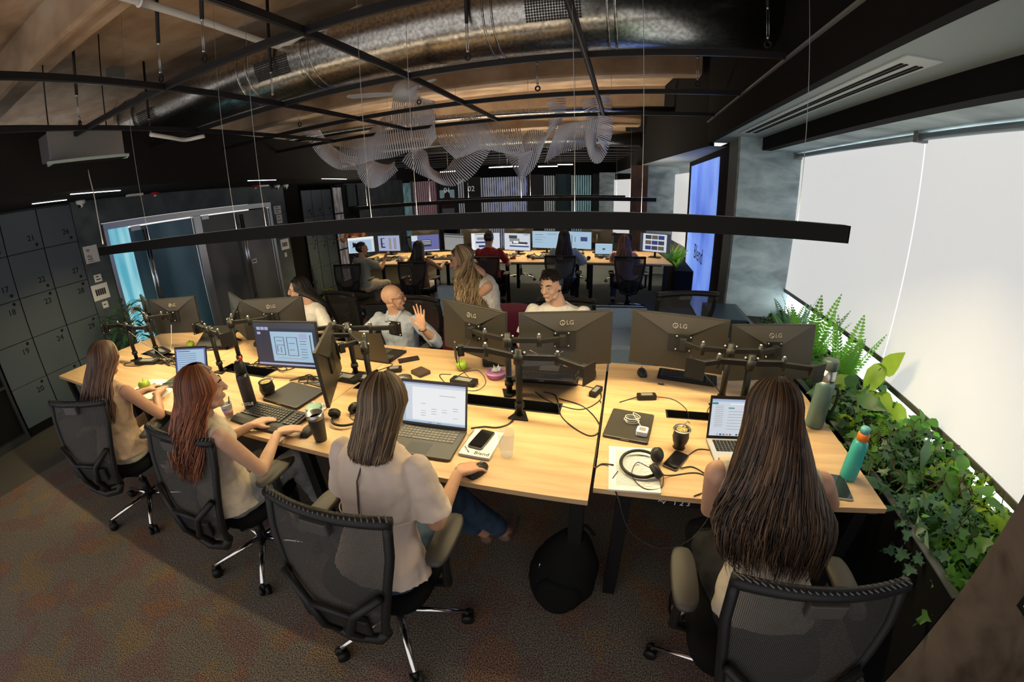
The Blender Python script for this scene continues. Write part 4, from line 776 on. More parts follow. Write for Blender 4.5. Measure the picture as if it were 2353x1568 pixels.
# ============================================================ second row monitors
F = [((-4.99, 6.83, 1.0), 24, 'W', [(0, 0, 1, .14, 'Y'), (.05, .2, .9, .95, 'B'), (.4, .35, .65, .6, 'L'), (.45, .4, .6, .44, 'K')], 'monitor with a pale blue page behind the woman with a hair bun'),
     ((-4.50, 7.10, 0.98), -3.9, 'L', [(.12, .15, .32, .8, 'K'), (.2, .2, .4, .7, 'L'), (.5, .15, .62, .9, 'G'), (.72, .15, .85, .9, 'G'), (.1, .5, .3, .55, 'N')], 'monitor showing a lilac shell drawing in the second row'),
     ((-3.63, 7.0, 0.98), 19.8, 'V', [(0, .0, .22, .35, 'W'), (.35, .3, .72, .72, 'D'), (.38, .34, .70, .38, 'W'), (.38, .44, .70, .48, 'W'), (.38, .54, .70, .58, 'W'), (0, .94, 1, 1, 'W')], 'monitor with a dark dialog on a violet desktop'),
     ((-3.05, 7.05, 0.98), -24, 'G', [(0, 0, 1, .08, 'K'), (0, .16, 1, .2, 'K')], 'dim grey monitor right of the violet desktop'),
     ((-2.43, 7.05, 0.99), 8, 'W', [(.05, .05, .5, .08, 'K'), (.2, .25, .6, .4, 'G'), (.15, .5, .75, .6, 'N'), (.25, .72, .55, .85, 'N'), (0, 0, .12, 1, 'Y')], 'monitor with building sketches behind the man in the red T-shirt'),
     ((-1.86, 7.15, 0.97), -14, 'W', [(.18, .12, .5, .3, 'K'), (.2, .3, .6, .5, 'G'), (.3, .5, .9, .62, 'K'), (.35, .45, .55, .58, 'Y'), (.2, .72, .95, .8, 'N'), (.45, .62, .8, .7, 'Y'), (.75, .05, .95, .08, 'N')], 'monitor showing a terraced white building model'),
     ((-1.37, 7.35, 0.99), -8, 'B', [(.1, .2, .4, .22, 'K'), (.1, .35, .5, .37, 'G'), (.1, .5, .35, .52, 'K'), (.1, .65, .4, .67, 'G'), (.55, .15, .9, .17, 'K')], 'left one of two pale blue monitors in front of the long-haired person'),
     ((-0.80, 7.35, 0.99), -10, 'B', [(.2, .2, .22, .7, 'K'), (.3, .2, .32, .75, 'K'), (.42, .3, .44, .6, 'K'), (.62, .3, .86, .55, 'N'), (.1, .8, .5, .82, 'G')], 'right one of two pale blue monitors in front of the long-haired person'),
     ((0.56, 7.22, 1.0), -21, 'W', [(0, 0, .1, 1, 'K'), (.9, 0, 1, 1, 'K')] + [(.18 + .22 * i, .08 + .3 * j, .38 + .22 * i, .30 + .3 * j, 'KPN'[(i + j) % 3]) for i in range(3) for j in range(3)], 'monitor showing a grid of nine photos near the video wall')]
for c, yaw, bg, rects, lab in F:
    m_ = monitor(lab, c, yaw, 0, bg, rects, back=False, logo=False, plain=True)
    mb = MB(); mb.tube([(0, 0.04, -c[2] + 0.1615 + 0.74), (0, 0.04, 0.16)], 0.018, 10); mb.cbox((0, 0.05, 0.746 - c[2] + 0.1615), (0.2, 0.16, 0.012)); mb.build('stand', BLKP, m_)
for i, (s, o, yaw, lab) in enumerate(((2.15, 1.15, 10, 'back of a far-side monitor with a round logo, behind the grey half-screen'), (3.0, 1.2, 8, 'back of a far-side monitor behind the terraced building model'), (1.15, 1.15, 12, 'back of a far-side monitor behind the lilac drawing'), (4.45, 1.12, 6, 'dark back of a far-side monitor above the laptop of the pink-haired woman'))):
    x, y = R6(s, o); m_ = monitor(lab, (x, y, 1.08), yaw, 0, 'W', back=True, logo=(i < 2))
    mb = MB(); mb.tube([(0, -0.05, -0.18), (0, -0.05, 0.16)], 0.015, 8); mb.cbox((0, -0.05, -0.172), (0.16, 0.14, 0.012)); mb.build('stand', BLKP, m_)
# ============================================================ laptops
def laptop(label, c, yaw, w, d, open_deg, bg='W', rects=(), body=BLKP, deck=None, lid=None, badge=None, keys=True, keym=None):
    t = thing('laptop', label, 'laptop', c, math.radians(yaw)); deck = deck or body; h = d * 0.96
    mb = MB(); mb.rbox(-w / 2, w / 2, -d / 2, d / 2, 0.001, 0.014, 0.01); mb.build('base', body, t, bevel=0.002)
    if keys:
        mb = MB(); nx, ny = 15, 5; kx, ky = w * 0.84 / nx, d * 0.42 / ny
        for i in range(nx):
            for j in range(ny):
                if j == 0 and 4 <= i <= 8: continue
                x = -w * 0.42 + kx * i; y = -d * 0.01 + ky * j; mb.box(x + kx * 0.08, x + kx * 0.92, y + ky * 0.1, y + ky * 0.9, 0.014, 0.0165)
        mb.box(-w * 0.42 + kx * 4.1, -w * 0.42 + kx * 8.9, -d * 0.01 + ky * 0.1, -d * 0.01 + ky * 0.9, 0.014, 0.0165)
        k = mb.build('keyboard', keym or mat('laptop_keys', (0.05, 0.05, 0.05), 0.6), t)
        mb = MB(); mb.box(-w * 0.16, w * 0.16, -d * 0.43, -d * 0.10, 0.0138, 0.0146); mb.build('touchpad', deck if deck != body else mat('touchpad_grey', (0.04, 0.04, 0.04), 0.35), t)
    M = Matrix.Translation((0, d / 2 - 0.004, 0.014)) @ Matrix.Rotation(-math.radians(open_deg - 90), 4, 'X')
    mb = MB(M); mb.rbox(-w / 2, w / 2, -0.003, 0.003, 0.0, h, 0.0029, 2); mb.build('lid', lid or body, t)
    mb = MB(M @ Matrix.Translation((0, 0, h / 2))); display(mb, w - 0.02, h - 0.03, bg, rects, y=-0.0034); mb.build('display', SM, t)
    if badge:
        mb = MB(M @ Matrix.Translation((0, 0.0034, h / 2))); badge(mb); mb.build('badge', mat('badge_silver', (0.5, 0.5, 0.5), 0.3, 0.8), t)
    return t
def badge_squares(mb):
    for i in (-1, 1):
        for j in (-1, 1): mb.cbox((i * 0.0058, 0, j * 0.0058), (0.0105, 0.001, 0.0105))
PAGE = [(0, 0, 1, .04, 'L'), (0, .04, .05, .96, 'B'), (.05, .04, .16, .93, 'W'), (.16, .1, 1, .93, 'Y'), (0, .95, 1, 1, 'B'), (.3, .17, .55, .18, 'K'), (.3, .30, .42, .315, 'K'), (.3, .35, .5, .36, 'G'), (.6, .27, .85, .28, 'G')] + [(.3 + .17 * i, .50 + .06 * j, .38 + .17 * i, .51 + .06 * j, 'G') for i in range(4) for j in range(6)] + [(.42 + .03 * i, .965, .435 + .03 * i, .985, 'N') for i in range(7)]
laptop('open dark grey laptop with a white page in front of the blouse woman', (-0.86, 1.435, 0.74), 2, 0.36, 0.245, 106, 'W', PAGE, body=mat('laptop_grey', (0.06, 0.057, 0.054), 0.4), keym=mat('keys_lit', (0.12, 0.115, 0.10), 0.5))
mb = None
MACP = [(0, 0, 1, .035, 'L'), (0, .035, 1, .07, 'B'), (.62, .10, .86, .16, 'O'), (.3, .11, .6, .14, 'Y'), (0, .09, .1, .14, 'T'), (.28, .22, .38, .25, 'T')] + [(.06, .18 + .05 * i, .2, .19 + .05 * i, 'G') for i in range(12)] + [(.28, .32 + .08 * i, .55, .33 + .08 * i, 'G') for i in range(7)] + [(.12 + .055 * i, .94, .155 + .055 * i, .98, 'LNTOVWK'[i % 7]) for i in range(14)]
laptop('open silver laptop in front of the long dark-haired woman', (0.63, 1.62, 0.74), 4, 0.312, 0.22, 104, 'W', MACP, body=mat('aluminium', (0.55, 0.55, 0.56), 0.35, 0.6), keym=BLKP, lid=BLKP)
laptop('laptop with a blue screen in front of the woman with the green apple', (-2.97, 1.56, 0.74), 18, 0.31, 0.22, 108, 'V', [(.05, .05, .95, .95, 'B'), (.08, .1, .5, .13, 'N')] + [(.08, .2 + .09 * i, .7, .22 + .09 * i, 'V') for i in range(8)] + [(.0, .1 + .1 * i, .04, .15 + .1 * i, 'N') for i in range(8)])
laptop('brown-lit open laptop of the bald man with a four-square badge', (-1.70, 2.36, 0.74), 176, 0.345, 0.24, 100, 'W', body=BLKP, lid=mat('dark_lid', (0.03, 0.027, 0.025), 0.35), badge=badge_squares)
laptop('large black gaming laptop of the man in the white T-shirt', (-0.42, 2.30, 0.74), 182, 0.40, 0.27, 150, 'W', body=BLKP, lid=mat('glossy_black_lid', (0.01, 0.01, 0.011), 0.25), badge=lambda mb: mb.prism([(-0.02, -0.001), (0.015, -0.001), (0.02, 0.001), (-0.01, 0.001)], -0.006, 0.004))
x, y = R6(4.55, 0.62); l_ = laptop('small open laptop with a black arc on its page, by the pink-haired woman', (x, y, 0.74), 4, 0.32, 0.22, 100, 'B', [(0, 0, 1, .06, 'W'), (.42, .45, .58, .6, 'K')])
def closed_laptop(label, c, yaw, w, d, m, z=0.018):
    t = thing('laptop', label, 'laptop', c, math.radians(yaw)); mb = MB(); mb.rbox(-w / 2, w / 2, -d / 2, d / 2, 0.0, z * 0.5, 0.012); mb.build('base', m, t, bevel=0.002); mb = MB(); mb.rbox(-w / 2, w / 2, -d / 2, d / 2, z * 0.55, z, 0.012); mb.build('lid', m, t, bevel=0.003)
    mb = MB(); mb.box(-0.02, 0.02, -d / 2 - 0.001, -d / 2 + 0.004, z * 0.45, z * 0.7); mb.build('notch', STL, t); return t
SG = mat('space_grey', (0.07, 0.063, 0.056), 0.38, 0.4)
closed_laptop('closed dark grey laptop behind the wide keyboard', (-1.89, 1.645, 0.74), -6, 0.33, 0.25, SG)
closed_laptop('closed dark laptop with a white cable and charger lying on it', (0.095, 1.78, 0.74), -9, 0.22, 0.27, SG, 0.015)
# tilted closed laptop pile at the left end
t = thing('laptop_stand', 'black folding laptop stand with a closed laptop near the left desk end', 'stand', (-3.35, 2.2, 0.74)); mb = MB(Matrix.Translation((-3.38, 2.22, 0.74)) @ Matrix.Rotation(math.radians(20), 4, 'Z'))
mb.bar((-0.14, -0.12, 0.0), (-0.14, 0.13, 0.13), 0.02, 0.006); mb.bar((0.14, -0.12, 0.0), (0.14, 0.13, 0.13), 0.02, 0.006); mb.bar((-0.15, 0.12, 0), (-0.15, -0.02, 0.1), 0.02, 0.006); mb.bar((0.15, 0.12, 0), (0.15, -0.02, 0.1), 0.02, 0.006); mb.bar((-0.15, 0.12, 0.125), (0.15, 0.12, 0.125), 0.03, 0.006); mb.build('frame', BLKP, t, world=True)
mb = MB(Matrix.Translation((-3.38, 2.22, 0.825)) @ Matrix.Rotation(math.radians(20), 4, 'Z') @ Matrix.Rotation(math.radians(25), 4, 'X')); mb.rbox(-0.18, 0.18, -0.13, 0.14, 0.0, 0.016, 0.01); mb.build('laptop_body', BLKP, t, world=True, bevel=0.002)
# ============================================================ keyboards, mice
def keyboard(label, c, yaw, w, d, nx=18, rest=False, num=True):
    t = thing('keyboard', label, 'keyboard', c, math.radians(yaw)); M = Matrix.Rotation(0.05, 4, 'X'); mb = MB(M); mb.rbox(-w / 2, w / 2, -d / 2, d / 2, 0.004, 0.02, 0.012); mb.build('case', BLKP, t, bevel=0.003)
    mb = MB(M); ny = 6; kx, ky = (w - 0.03) / nx, (d - 0.025) / ny
    for i in range(nx):
        for j in range(ny):
            if i in (14,) or (j == 0 and 4 <= i <= 8): continue
            x = -w / 2 + 0.015 + kx * i; y = -d / 2 + 0.012 + ky * j; mb.box(x + kx * 0.1, x + kx * 0.9, y + ky * 0.12, y + ky * 0.88, 0.02, 0.026)
    mb.box(-w / 2 + 0.015 + kx * 4.1, -w / 2 + 0.015 + kx * 8.9, -d / 2 + 0.014, -d / 2 + 0.010 + ky * 0.9, 0.02, 0.026); mb.build('keys', mat('key_caps', (0.03, 0.03, 0.03), 0.35), t)
    if rest:
        mb = MB(); sec = []
        for i in range(13): u = -1 + i / 6; x = u * w / 2; dd = 0.062 + 0.012 * (1 - u * u); sec.append([(x, -d / 2 - dd, 0.002), (x, -d / 2 - dd * 0.9, 0.012), (x, -d / 2 - dd * 0.4, 0.022), (x, -d / 2, 0.022), (x, -d / 2, 0.002)])
        mb.loft(sec, smooth=False); mb.build('wrist_rest', mat('soft_black', (0.022, 0.02, 0.019), 0.6), t)
    return t
keyboard('wide black keyboard with wrist rest under the floor plan screen', (-1.83, 1.405, 0.74), -2, 0.46, 0.15, rest=True)
keyboard('black keyboard lying at the empty window-side seat', (0.46, 2.40, 0.74), -10, 0.37, 0.13)
keyboard('backlit black keyboard under the monitor of the man in white', (-0.42, 2.485, 0.74), 178, 0.36, 0.10)
def mouse(label, c, yaw, s=1.0, m=BLKP):
    t = thing('computer_mouse', label, 'mouse', c, math.radians(yaw)); mb = MB(); sec = []
    for k in range(9):
        u = k / 8; y = -0.055 + 0.11 * u; wd = 0.032 * math.sin(PI * (0.12 + 0.78 * u)) ** 0.5; hh = 0.036 * math.sin(PI * (0.15 + 0.7 * u)) ** 0.8
        sec.append([(s * wd * math.cos(a), s * y, 0.001 + s * hh * max(0, math.sin(a))) for a in [PI * j / 10 for j in range(11)]] + [(-s * wd * 0.9, s * y, 0.001), (s * wd * 0.9, s * y, 0.001)])
    mb.loft(sec); mb.build('body', m, t); mb = MB(); mb.cyl((-0.004, s * 0.028, s * 0.033), (0.004, s * 0.028, s * 0.033), 0.008, 10); mb.build('scroll_wheel', GRYP, t); return t
mouse('black mouse at the empty window-side seat', (0.175, 2.42, 0.74), 8); mouse('black mouse under the hand of the red-haired woman', (-1.50, 1.335, 0.74), 10); mouse('black mouse under the hand of the blouse woman', (-0.535, 1.285, 0.74), -20)
mouse('dark grey mouse behind the blouse woman, beside the black adapter', (-1.31, 2.02, 0.74), -40, 1.15, SG); mouse('black mouse near the laptop stand at the left desk end', (-2.98, 2.32, 0.74), 60); mouse('black mouse half hidden left of the blouse woman', (-1.15, 1.33, 0.74), 15, 1.1)
# ============================================================ phones, books, papers
def phone(label, c, yaw, w=0.075, d=0.155, case=BLKP, sc=None, tilt=0):
    t = thing('phone', label, 'phone', c, math.radians(yaw)); mb = MB(); mb.rbox(-w / 2, w / 2, -d / 2, d / 2, 0.0, 0.009, 0.01); mb.build('case', case, t, bevel=0.002); mb = MB(); mb.rbox(-w / 2 + 0.003, w / 2 - 0.003, -d / 2 + 0.003, d / 2 - 0.003, 0.0088, 0.0095, 0.008); mb.build('glass', sc or mat('phone_glass', (0.008, 0.008, 0.01), 0.08), t)
    return t
NB = 0.74
t = thing('spiral_notebook', 'white spiral notebook lettered Blend, with a phone lying on it', 'notebook', (-0.58, 1.48, NB), math.radians(-2))
mb = MB(); mb.box(-0.074, 0.074, -0.105, 0.105, 0.0, 0.012); mb.build('pages', PAP, t); mb = MB(); mb.box(-0.075, 0.075, -0.106, 0.106, 0.012, 0.014); mb.build('cover', mat('cover_white', (0.72, 0.72, 0.70), 0.5), t)
mb = MB()
for i in range(22): y = -0.098 + i * 0.0093; mb.torus((-0.074, y, 0.008), 0.008, 0.0011, 10, 4, Matrix.Rotation(PI / 2, 4, 'X'))
mb.build('spiral_binding', STL, t); mb = MB(); add_text(mb, 'Blend', 0.032, Matrix.Translation((0.030, -0.083, 0.0142))); mb.build('lettering', INK, t)
phone('black phone lying on the Blend notebook', (-0.588, 1.50, NB + 0.0145), -8, 0.075, 0.15, mat('phone_rim', (0.12, 0.12, 0.13), 0.3, 0.5))
t = thing('pen', 'short clear pen clipped on the Blend notebook', 'pen', (-0.632, 1.42, NB + 0.019)); MB().tube([(-0.645, 1.43, NB + 0.018), (-0.615, 1.395, NB + 0.018)], 0.003, 8).build('barrel', STL, t, world=True)
phone('black phone lying face up beside the bald man', (-1.43, 2.33, NB), -52, 0.075, 0.15)
phone('brown-lit phone with cable by the headphones', (0.305, 1.525, NB), -30, 0.07, 0.14, mat('phone_brown', (0.07, 0.055, 0.045), 0.3)); phone('phone in a pale case at the right hand of the long-haired woman', (1.015, 1.415, NB), -8, 0.078, 0.165, mat('pale_case', (0.5, 0.5, 0.38), 0.5), mat('phone_glare', (0.02, 0.025, 0.03), 0.05))
t = thing('paper_stack', 'stack of printed sheets under the headphones', 'papers', (0.115, 1.44, NB), math.radians(3)); mb = MB(); mb.box(-0.105, 0.105, -0.15, 0.15, 0.0, 0.008); mb.build('sheets', PAP, t)
mb = MB()
for i in range(26):
    y = 0.12 - i * 0.0095; mb.box(-0.075, 0.075 - 0.05 * ((i * 37) % 5) / 5, y, y + 0.0028, 0.008, 0.0083)
mb.build('printed_lines', mat('grey_ink', (0.3, 0.3, 0.3), 0.8), t)
def notebook_open(label, c, yaw, w=0.42, d=0.29):
    t = thing('open_notebook', label, 'notebook', c, math.radians(yaw))
    for s in (-1, 1):
        mb = MB(); sec = [[(s * w / 2 * u, y, 0.0), (s * w / 2 * u, y, 0.004 + 0.008 * math.sin(PI * min(1, u * 1.3 + .05)))] for u in (0.0, .1, .3, .6, 1.0) for y in (0,)]
        pts = [(0, 0.003), (0.1, 0.011), (0.3, 0.013), (0.6, 0.009), (1.0, 0.004)]
        mb.loft([[(s * w / 2 * u, -d / 2, 0.0), (s * w / 2 * u, d / 2, 0.0), (s * w / 2 * u, d / 2, z), (s * w / 2 * u, -d / 2, z)] for u, z in pts], smooth=False); mb.build('page', PAP, t)
    mb = MB()
    for i in range(9): y = d * 0.38 - i * 0.027; mb.box(-w * 0.42, -w * 0.15, y, y + 0.003, 0.0125, 0.0128)
    mb.build('pink_writing', mat('pink_ink', (0.6, 0.25, 0.3), 0.8), t); return t
notebook_open('open notebook under the hands of the woman with the green apple', (-3.12, 1.385, NB), 10)
t = thing('pen', 'grey pen lying on the open notebook by the apple', 'pen', (-3.2, 1.37, NB + 0.014)); MB().tube([(-3.235, 1.30, NB + 0.018), (-3.17, 1.44, NB + 0.018)], 0.004, 8).build('barrel', GRYP, t, world=True)
t = thing('pen', 'thin green pen at the top of the open notebook', 'pen', (-3.06, 1.5, NB + 0.014)); MB().tube([(-3.10, 1.46, NB + 0.016), (-2.99, 1.53, NB + 0.016)], 0.004, 8).build('barrel', mat('green_pen', (0.05, 0.2, 0.08), 0.4), t, world=True)
t = thing('wallet', 'folded dark brown wallet beside the grey mouse', 'wallet', (-1.235, 2.14, NB), math.radians(-28))
for z in (0.0, 0.013): mb = MB(); mb.rbox(-0.055, 0.055, -0.045, 0.045, z, z + 0.012, 0.008); mb.build('flap', mat('brown_leather', (0.05, 0.032, 0.025), 0.45), t, bevel=0.003)
# ============================================================ cups, bottles, food
def apple(label, c, r=0.037):
    t = thing('apple', label, 'fruit', c); mb = MB(Matrix.Translation((0, 0, r * 0.95))); prof = []
    for i in range(15):
        a = -PI / 2 + PI * i / 14; rr = r * math.cos(a) * (1 + 0.08 * math.sin(a)); z = r * 0.92 * math.sin(a) - (0.012 * max(0, (math.sin(a) - 0.75) / 0.25)); prof.append((max(rr, 0.0001) + (0.004 if i == 13 else 0), z))
    mb.lathe(prof, seg=20); mb.build('flesh', noise_mat('green_apple_skin', [(0.3, (0.22, 0.36, 0.03)), (0.7, (0.45, 0.60, 0.06))], (1, 1, 1), 12, 3, 0.35), t)
    MB().tube([(0, 0, r * 1.6), (0.004, 0, r * 2.05)], 0.0016, 5).build('stem', mat('brown_stem', (0.06, 0.03, 0.01), 0.8), t); return t
apple('green apple beside the hand of the leftmost woman', (-3.15, 1.345, NB + 0.012), 0.044); apple('green apple under the centre monitor arm', (-0.985, 2.25, NB), 0.039); apple('green apple behind the white-cabled arm at the left desk end', (-3.70, 2.12, NB))
t = thing('tumbler', 'black insulated tumbler with steel rim beside the red-haired woman\'s mouse', 'cup', (-1.385, 1.30, NB)); mb = MB(); mb.lathe([(0.0, 0), (0.030, 0), (0.032, 0.02), (0.041, 0.125), (0.042, 0.13)], seg=28); mb.build('body', mat('tumbler_black', (0.02, 0.018, 0.017), 0.45), t)
mb = MB(); mb.lathe([(0.042, 0.13), (0.0435, 0.132), (0.0445, 0.158), (0.0415, 0.158), (0.030, 0.03), (0.0, 0.03)], seg=28); mb.build('steel_rim', STL, t)
t = thing('drinking_glass', 'empty clear drinking glass right of the Blend notebook', 'glass', (-0.445, 1.43, NB)); mb = MB(); GL = mat('clear_glass', (0.85, 0.9, 0.88), 0.04, alpha=0.22)
mb.lathe([(0.0, 0.002), (0.026, 0.0), (0.029, 0.004), (0.033, 0.05), (0.037, 0.09), (0.0405, 0.128), (0.039, 0.128), (0.0355, 0.09), (0.031, 0.05), (0.026, 0.014), (0.0, 0.013)], seg=10, smooth=False); mb.build('body', GL, t)
t = thing('yogurt_cup', 'small white printed cup with a black spoon, before the red-haired woman', 'cup', (-2.12, 1.315, NB)); mb = MB(); mb.lathe([(0, 0), (0.024, 0), (0.034, 0.082), (0.037, 0.085), (0.034, 0.087), (0.031, 0.078), (0.022, 0.01), (0, 0.01)], seg=24); mb.build('cup', PAP, t)
mb = MB(Matrix.Translation((0, 0, 0))); mb.lathe([(0.0262, 0.018), (0.0305, 0.05)], seg=24); mb.build('pink_band', mat('pink_print', (0.5, 0.28, 0.32), 0.6), t)
mb = MB(Matrix.Rotation(math.radians(115), 4, 'Z')); add_text(mb, 'Ser', 0.026, frame((-0.0335, 0, 0.062), (0, -1, 0.0), (-0.12, 0, 1))); mb.build('lettering', S_N, t)
MB().tube([(0.005, 0.005, 0.02), (0.022, 0.02, 0.125)], 0.004, 6, flat=0.5).build('spoon', BLKP, t)
def bottle(label, c, prof, mats, extra=None, cat='bottle', name='bottle', rz=0):
    t = thing(name, label, cat, c, rz)
    for nm, p, m in mats: mb = MB(); mb.lathe(p, seg=28); mb.build(nm, m, t)
    if extra: extra(t)
    return t
BG = mat('gunmetal', (0.045, 0.042, 0.05), 0.35, 0.6)
def ex(t):
    mb = MB(); mb.tube([(0.012, 0, 0.235), (0.028, 0, 0.255)], 0.007, 8); mb.build('mouthpiece', mat('red_spout', (0.65, 0.03, 0.03), 0.4), t)
    mb = MB(Matrix.Rotation(math.radians(-62), 4, 'Z')); add_text(mb, 'VOGUE', 0.021, frame((0.0352, 0, 0.035), (0, 1, 0), (0, 0, 1))); mb.build('lettering', WHT, t)
bottle('tall dark grey sports bottle with a red spout lettered VOGUE', (-2.06, 1.44, NB), None, [('body', [(0, 0), (0.034, 0), (0.035, 0.01), (0.035, 0.155), (0.031, 0.175)], BG), ('lid', [(0.031, 0.175), (0.031, 0.20), (0.026, 0.225), (0.016, 0.238), (0, 0.238)], BLKP)], ex).scale = (1.12, 1.12, 1.32)
def ex2(t):
    mb = MB(); mb.tube(curve([(0.036, 0.0, 0.19), (0.06, 0.0, 0.20), (0.068, 0, 0.15), (0.06, 0, 0.07), (0.042, 0, 0.06)], 5), 0.006, 8); mb.build('carry_loop', BLKP, t)
bottle('turquoise bottle with orange and blue cap at the desk\'s window corner', (1.085, 1.49, NB), None, [('body', [(0, 0), (0.034, 0), (0.037, 0.01), (0.038, 0.10), (0.034, 0.125), (0.036, 0.15), (0.032, 0.185), (0.022, 0.20)], mat('turquoise', (0.06, 0.52, 0.52), 0.3, trans=0.15)), ('orange_collar', [(0.023, 0.198), (0.026, 0.20), (0.026, 0.228), (0.02, 0.232)], mat('orange_plastic', (0.80, 0.20, 0.02), 0.4)), ('cap', [(0.020, 0.23), (0.021, 0.25), (0.017, 0.258), (0, 0.258)], mat('cap_blue', (0.12, 0.45, 0.5), 0.4))], lambda t: MB().tube([(0.028, 0, 0.21), (0.046, 0, 0.12), (0.040, 0, 0.01)], 0.007, 6, flat=0.4).build('strap', BLKP, t), rz=0.2)
def ex3(t): MB().tube(curve([(0.04, 0, 0.22), (0.075, 0, 0.215), (0.085, 0, 0.14), (0.07, 0, 0.07), (0.045, 0, 0.06)], 5), 0.008, 8).build('handle', BLKP, t)
bottle('large green-grey steel thermos behind the long-haired woman', (1.095, 1.93, NB), None, [('body', [(0, 0), (0.047, 0), (0.048, 0.01), (0.048, 0.24), (0.040, 0.265)], mat('thermos_green', (0.10, 0.17, 0.17), 0.4, 0.3)), ('steel_neck', [(0.040, 0.262), (0.040, 0.275), (0.036, 0.33)], STL), ('cup_lid', [(0.037, 0.325), (0.039, 0.33), (0.039, 0.37), (0.035, 0.378), (0, 0.378)], mat('lid_dark_green', (0.05, 0.075, 0.075), 0.4))], ex3, 'thermos', 'thermos')
YER = noise_mat('yerba', [(0.35, (0.16, 0.11, 0.03)), (0.65, (0.50, 0.40, 0.16))], (1, 1, 1), 160, 3, 0.95)
def mate(label, c, rim, leaf=True, leg=False):
    t = thing('mate_gourd', label, 'mate cup', c); mb = MB(); mb.lathe([(0, 0.0), (0.022, 0), (0.034, 0.02), (0.040, 0.045), (0.036, 0.07), (0.034, 0.082)] if not leg else [(0, 0), (0.03, 0), (0.024, 0.012), (0.034, 0.035), (0.039, 0.06), (0.034, 0.088), (0.033, 0.098)], seg=28); mb.build('gourd', mat('black_leather', (0.012, 0.011, 0.011), 0.35), t)
    z = 0.082 if not leg else 0.098
    mb = MB(); mb.lathe([(0.034, z - 0.008), (0.042 if leg else 0.037, z + 0.002), (0.040 if leg else 0.036, z + 0.006), (0.032, z)], seg=28); mb.build('rim', rim, t); mb = MB(); mb.lathe([(0.033, z - 0.002), (0.02, z + 0.003), (0, z + 0.005)], seg=20); mb.build('yerba_leaves', YER, t)
    MB().tube([(0.0, 0.01, z), (0.02, 0.03, z + 0.03), (0.035, 0.03, z + 0.02)] if leg else [(0.0, 0.0, z - 0.02), (0.03, 0.03, z + 0.01)], 0.0035, 6).build('straw', STL, t)
    return t
mate('black mate gourd beside the dark sports bottle', (-2.07, 1.60, NB), BLKP).scale = (1.25, 1.25, 1.2); mate('footed black mate gourd with steel rim beside the silver laptop', (0.33, 1.64, NB), STL, leg=True)
t = thing('food_jar', 'jar with a mint green lid behind the black tumbler', 'jar', (-1.565, 1.475, NB)); mb = MB(); mb.lathe([(0, 0), (0.036, 0), (0.042, 0.055)], seg=24); mb.build('jar', mat('frosted_jar', (0.4, 0.42, 0.36), 0.3, trans=0.4), t); mb = MB(); mb.lathe([(0.044, 0.052), (0.047, 0.056), (0.047, 0.066), (0.04, 0.07), (0, 0.069)], seg=28); mb.build('lid', mat('mint_lid', (0.34, 0.60, 0.47), 0.4), t)
t = thing('food_container', 'pink round lidded container with a crumpled napkin on it', 'container', (-0.735, 2.20, NB)); mb = MB(); mb.lathe([(0, 0), (0.052, 0), (0.062, 0.03)], seg=28); mb.build('bowl', mat('pink_tub', (0.36, 0.12, 0.30), 0.35), t); mb = MB(); mb.lathe([(0.064, 0.028), (0.066, 0.038), (0.058, 0.042), (0.055, 0.038), (0, 0.038)], seg=28); mb.build('lid', mat('pink_lid', (0.46, 0.19, 0.40), 0.35), t)
def crumple(label, c, s, m=None, seed=1, name='napkin'):
    t = thing(name, label, 'napkin', c); rnd = random.Random(seed); mb = MB(); n = 7; vs = [((i / (n - 1) - .5) * s[0], (j / (n - 1) - .5) * s[1], abs(rnd.gauss(0, 1)) * s[2] * 0.5) for i in range(n) for j in range(n)]
    mb.add(vs, [(i * n + j, (i + 1) * n + j, (i + 1) * n + j + 1, i * n + j + 1) for i in range(n - 1) for j in range(n - 1)], False); mb.build('sheet', m or PAP, t); return t
crumple('crumpled white napkin on the pink container', (-0.73, 2.20, NB + 0.043), (0.05, 0.05, 0.035), seed=3); crumple('crumpled tissue behind the mint-lidded jar', (-1.63, 1.56, NB + 0.002), (0.12, 0.09, 0.02), seed=5)
t = thing('bowl', 'round pale green tub among the cables at the left desk end', 'bowl', (-3.42, 1.93, NB)); mb = MB(); mb.lathe([(0, 0), (0.055, 0), (0.06, 0.045), (0.056, 0.045), (0.05, 0.008), (0, 0.008)], seg=28); mb.build('bowl', mat('pale_green_tub', (0.38, 0.42, 0.26), 0.5), t)
t = thing('orange', 'small orange fruit near the far edge behind the arms', 'fruit', (-2.60, 2.25, NB)); MB().ball((0, 0, 0.03), 0.031).build('fruit_body', noise_mat('orange_peel', [(0.3, (0.7, 0.22, 0.03)), (0.7, (0.8, 0.3, 0.06))], (1, 1, 1), 60), t)
def hub(label, c, yaw, d, m=BLKP, name='power_adapter', cat='adapter', ribs=False):
    t = thing(name, label, cat, c, math.radians(yaw)); mb = MB(); mb.rbox(-d[0] / 2, d[0] / 2, -d[1] / 2, d[1] / 2, 0.001, d[2], min(d[0], d[1]) * 0.18); mb.build('body', m, t, bevel=0.003)
    mb = MB(); mb.box(-d[0] * 0.3, d[0] * 0.3, -d[1] * 0.28, d[1] * 0.28, d[2], d[2] + 0.0006); mb.build('label_plate', GRYP, t); return t
hub('black adapter lying in front of the slot on the window-side desk', (0.19, 2.09, NB), 12, (0.11, 0.045, 0.03)); hub('slim black adapter brick under the crossed cables, centre', (-0.90, 2.07, NB), -6, (0.17, 0.075, 0.03)); hub('black adapter hanging by the gap between the desks', (-0.10, 2.10, NB), 70, (0.11, 0.045, 0.03)); hub('small black adapter left of the wallet', (-1.43, 2.13, NB), 25, (0.10, 0.06, 0.03))
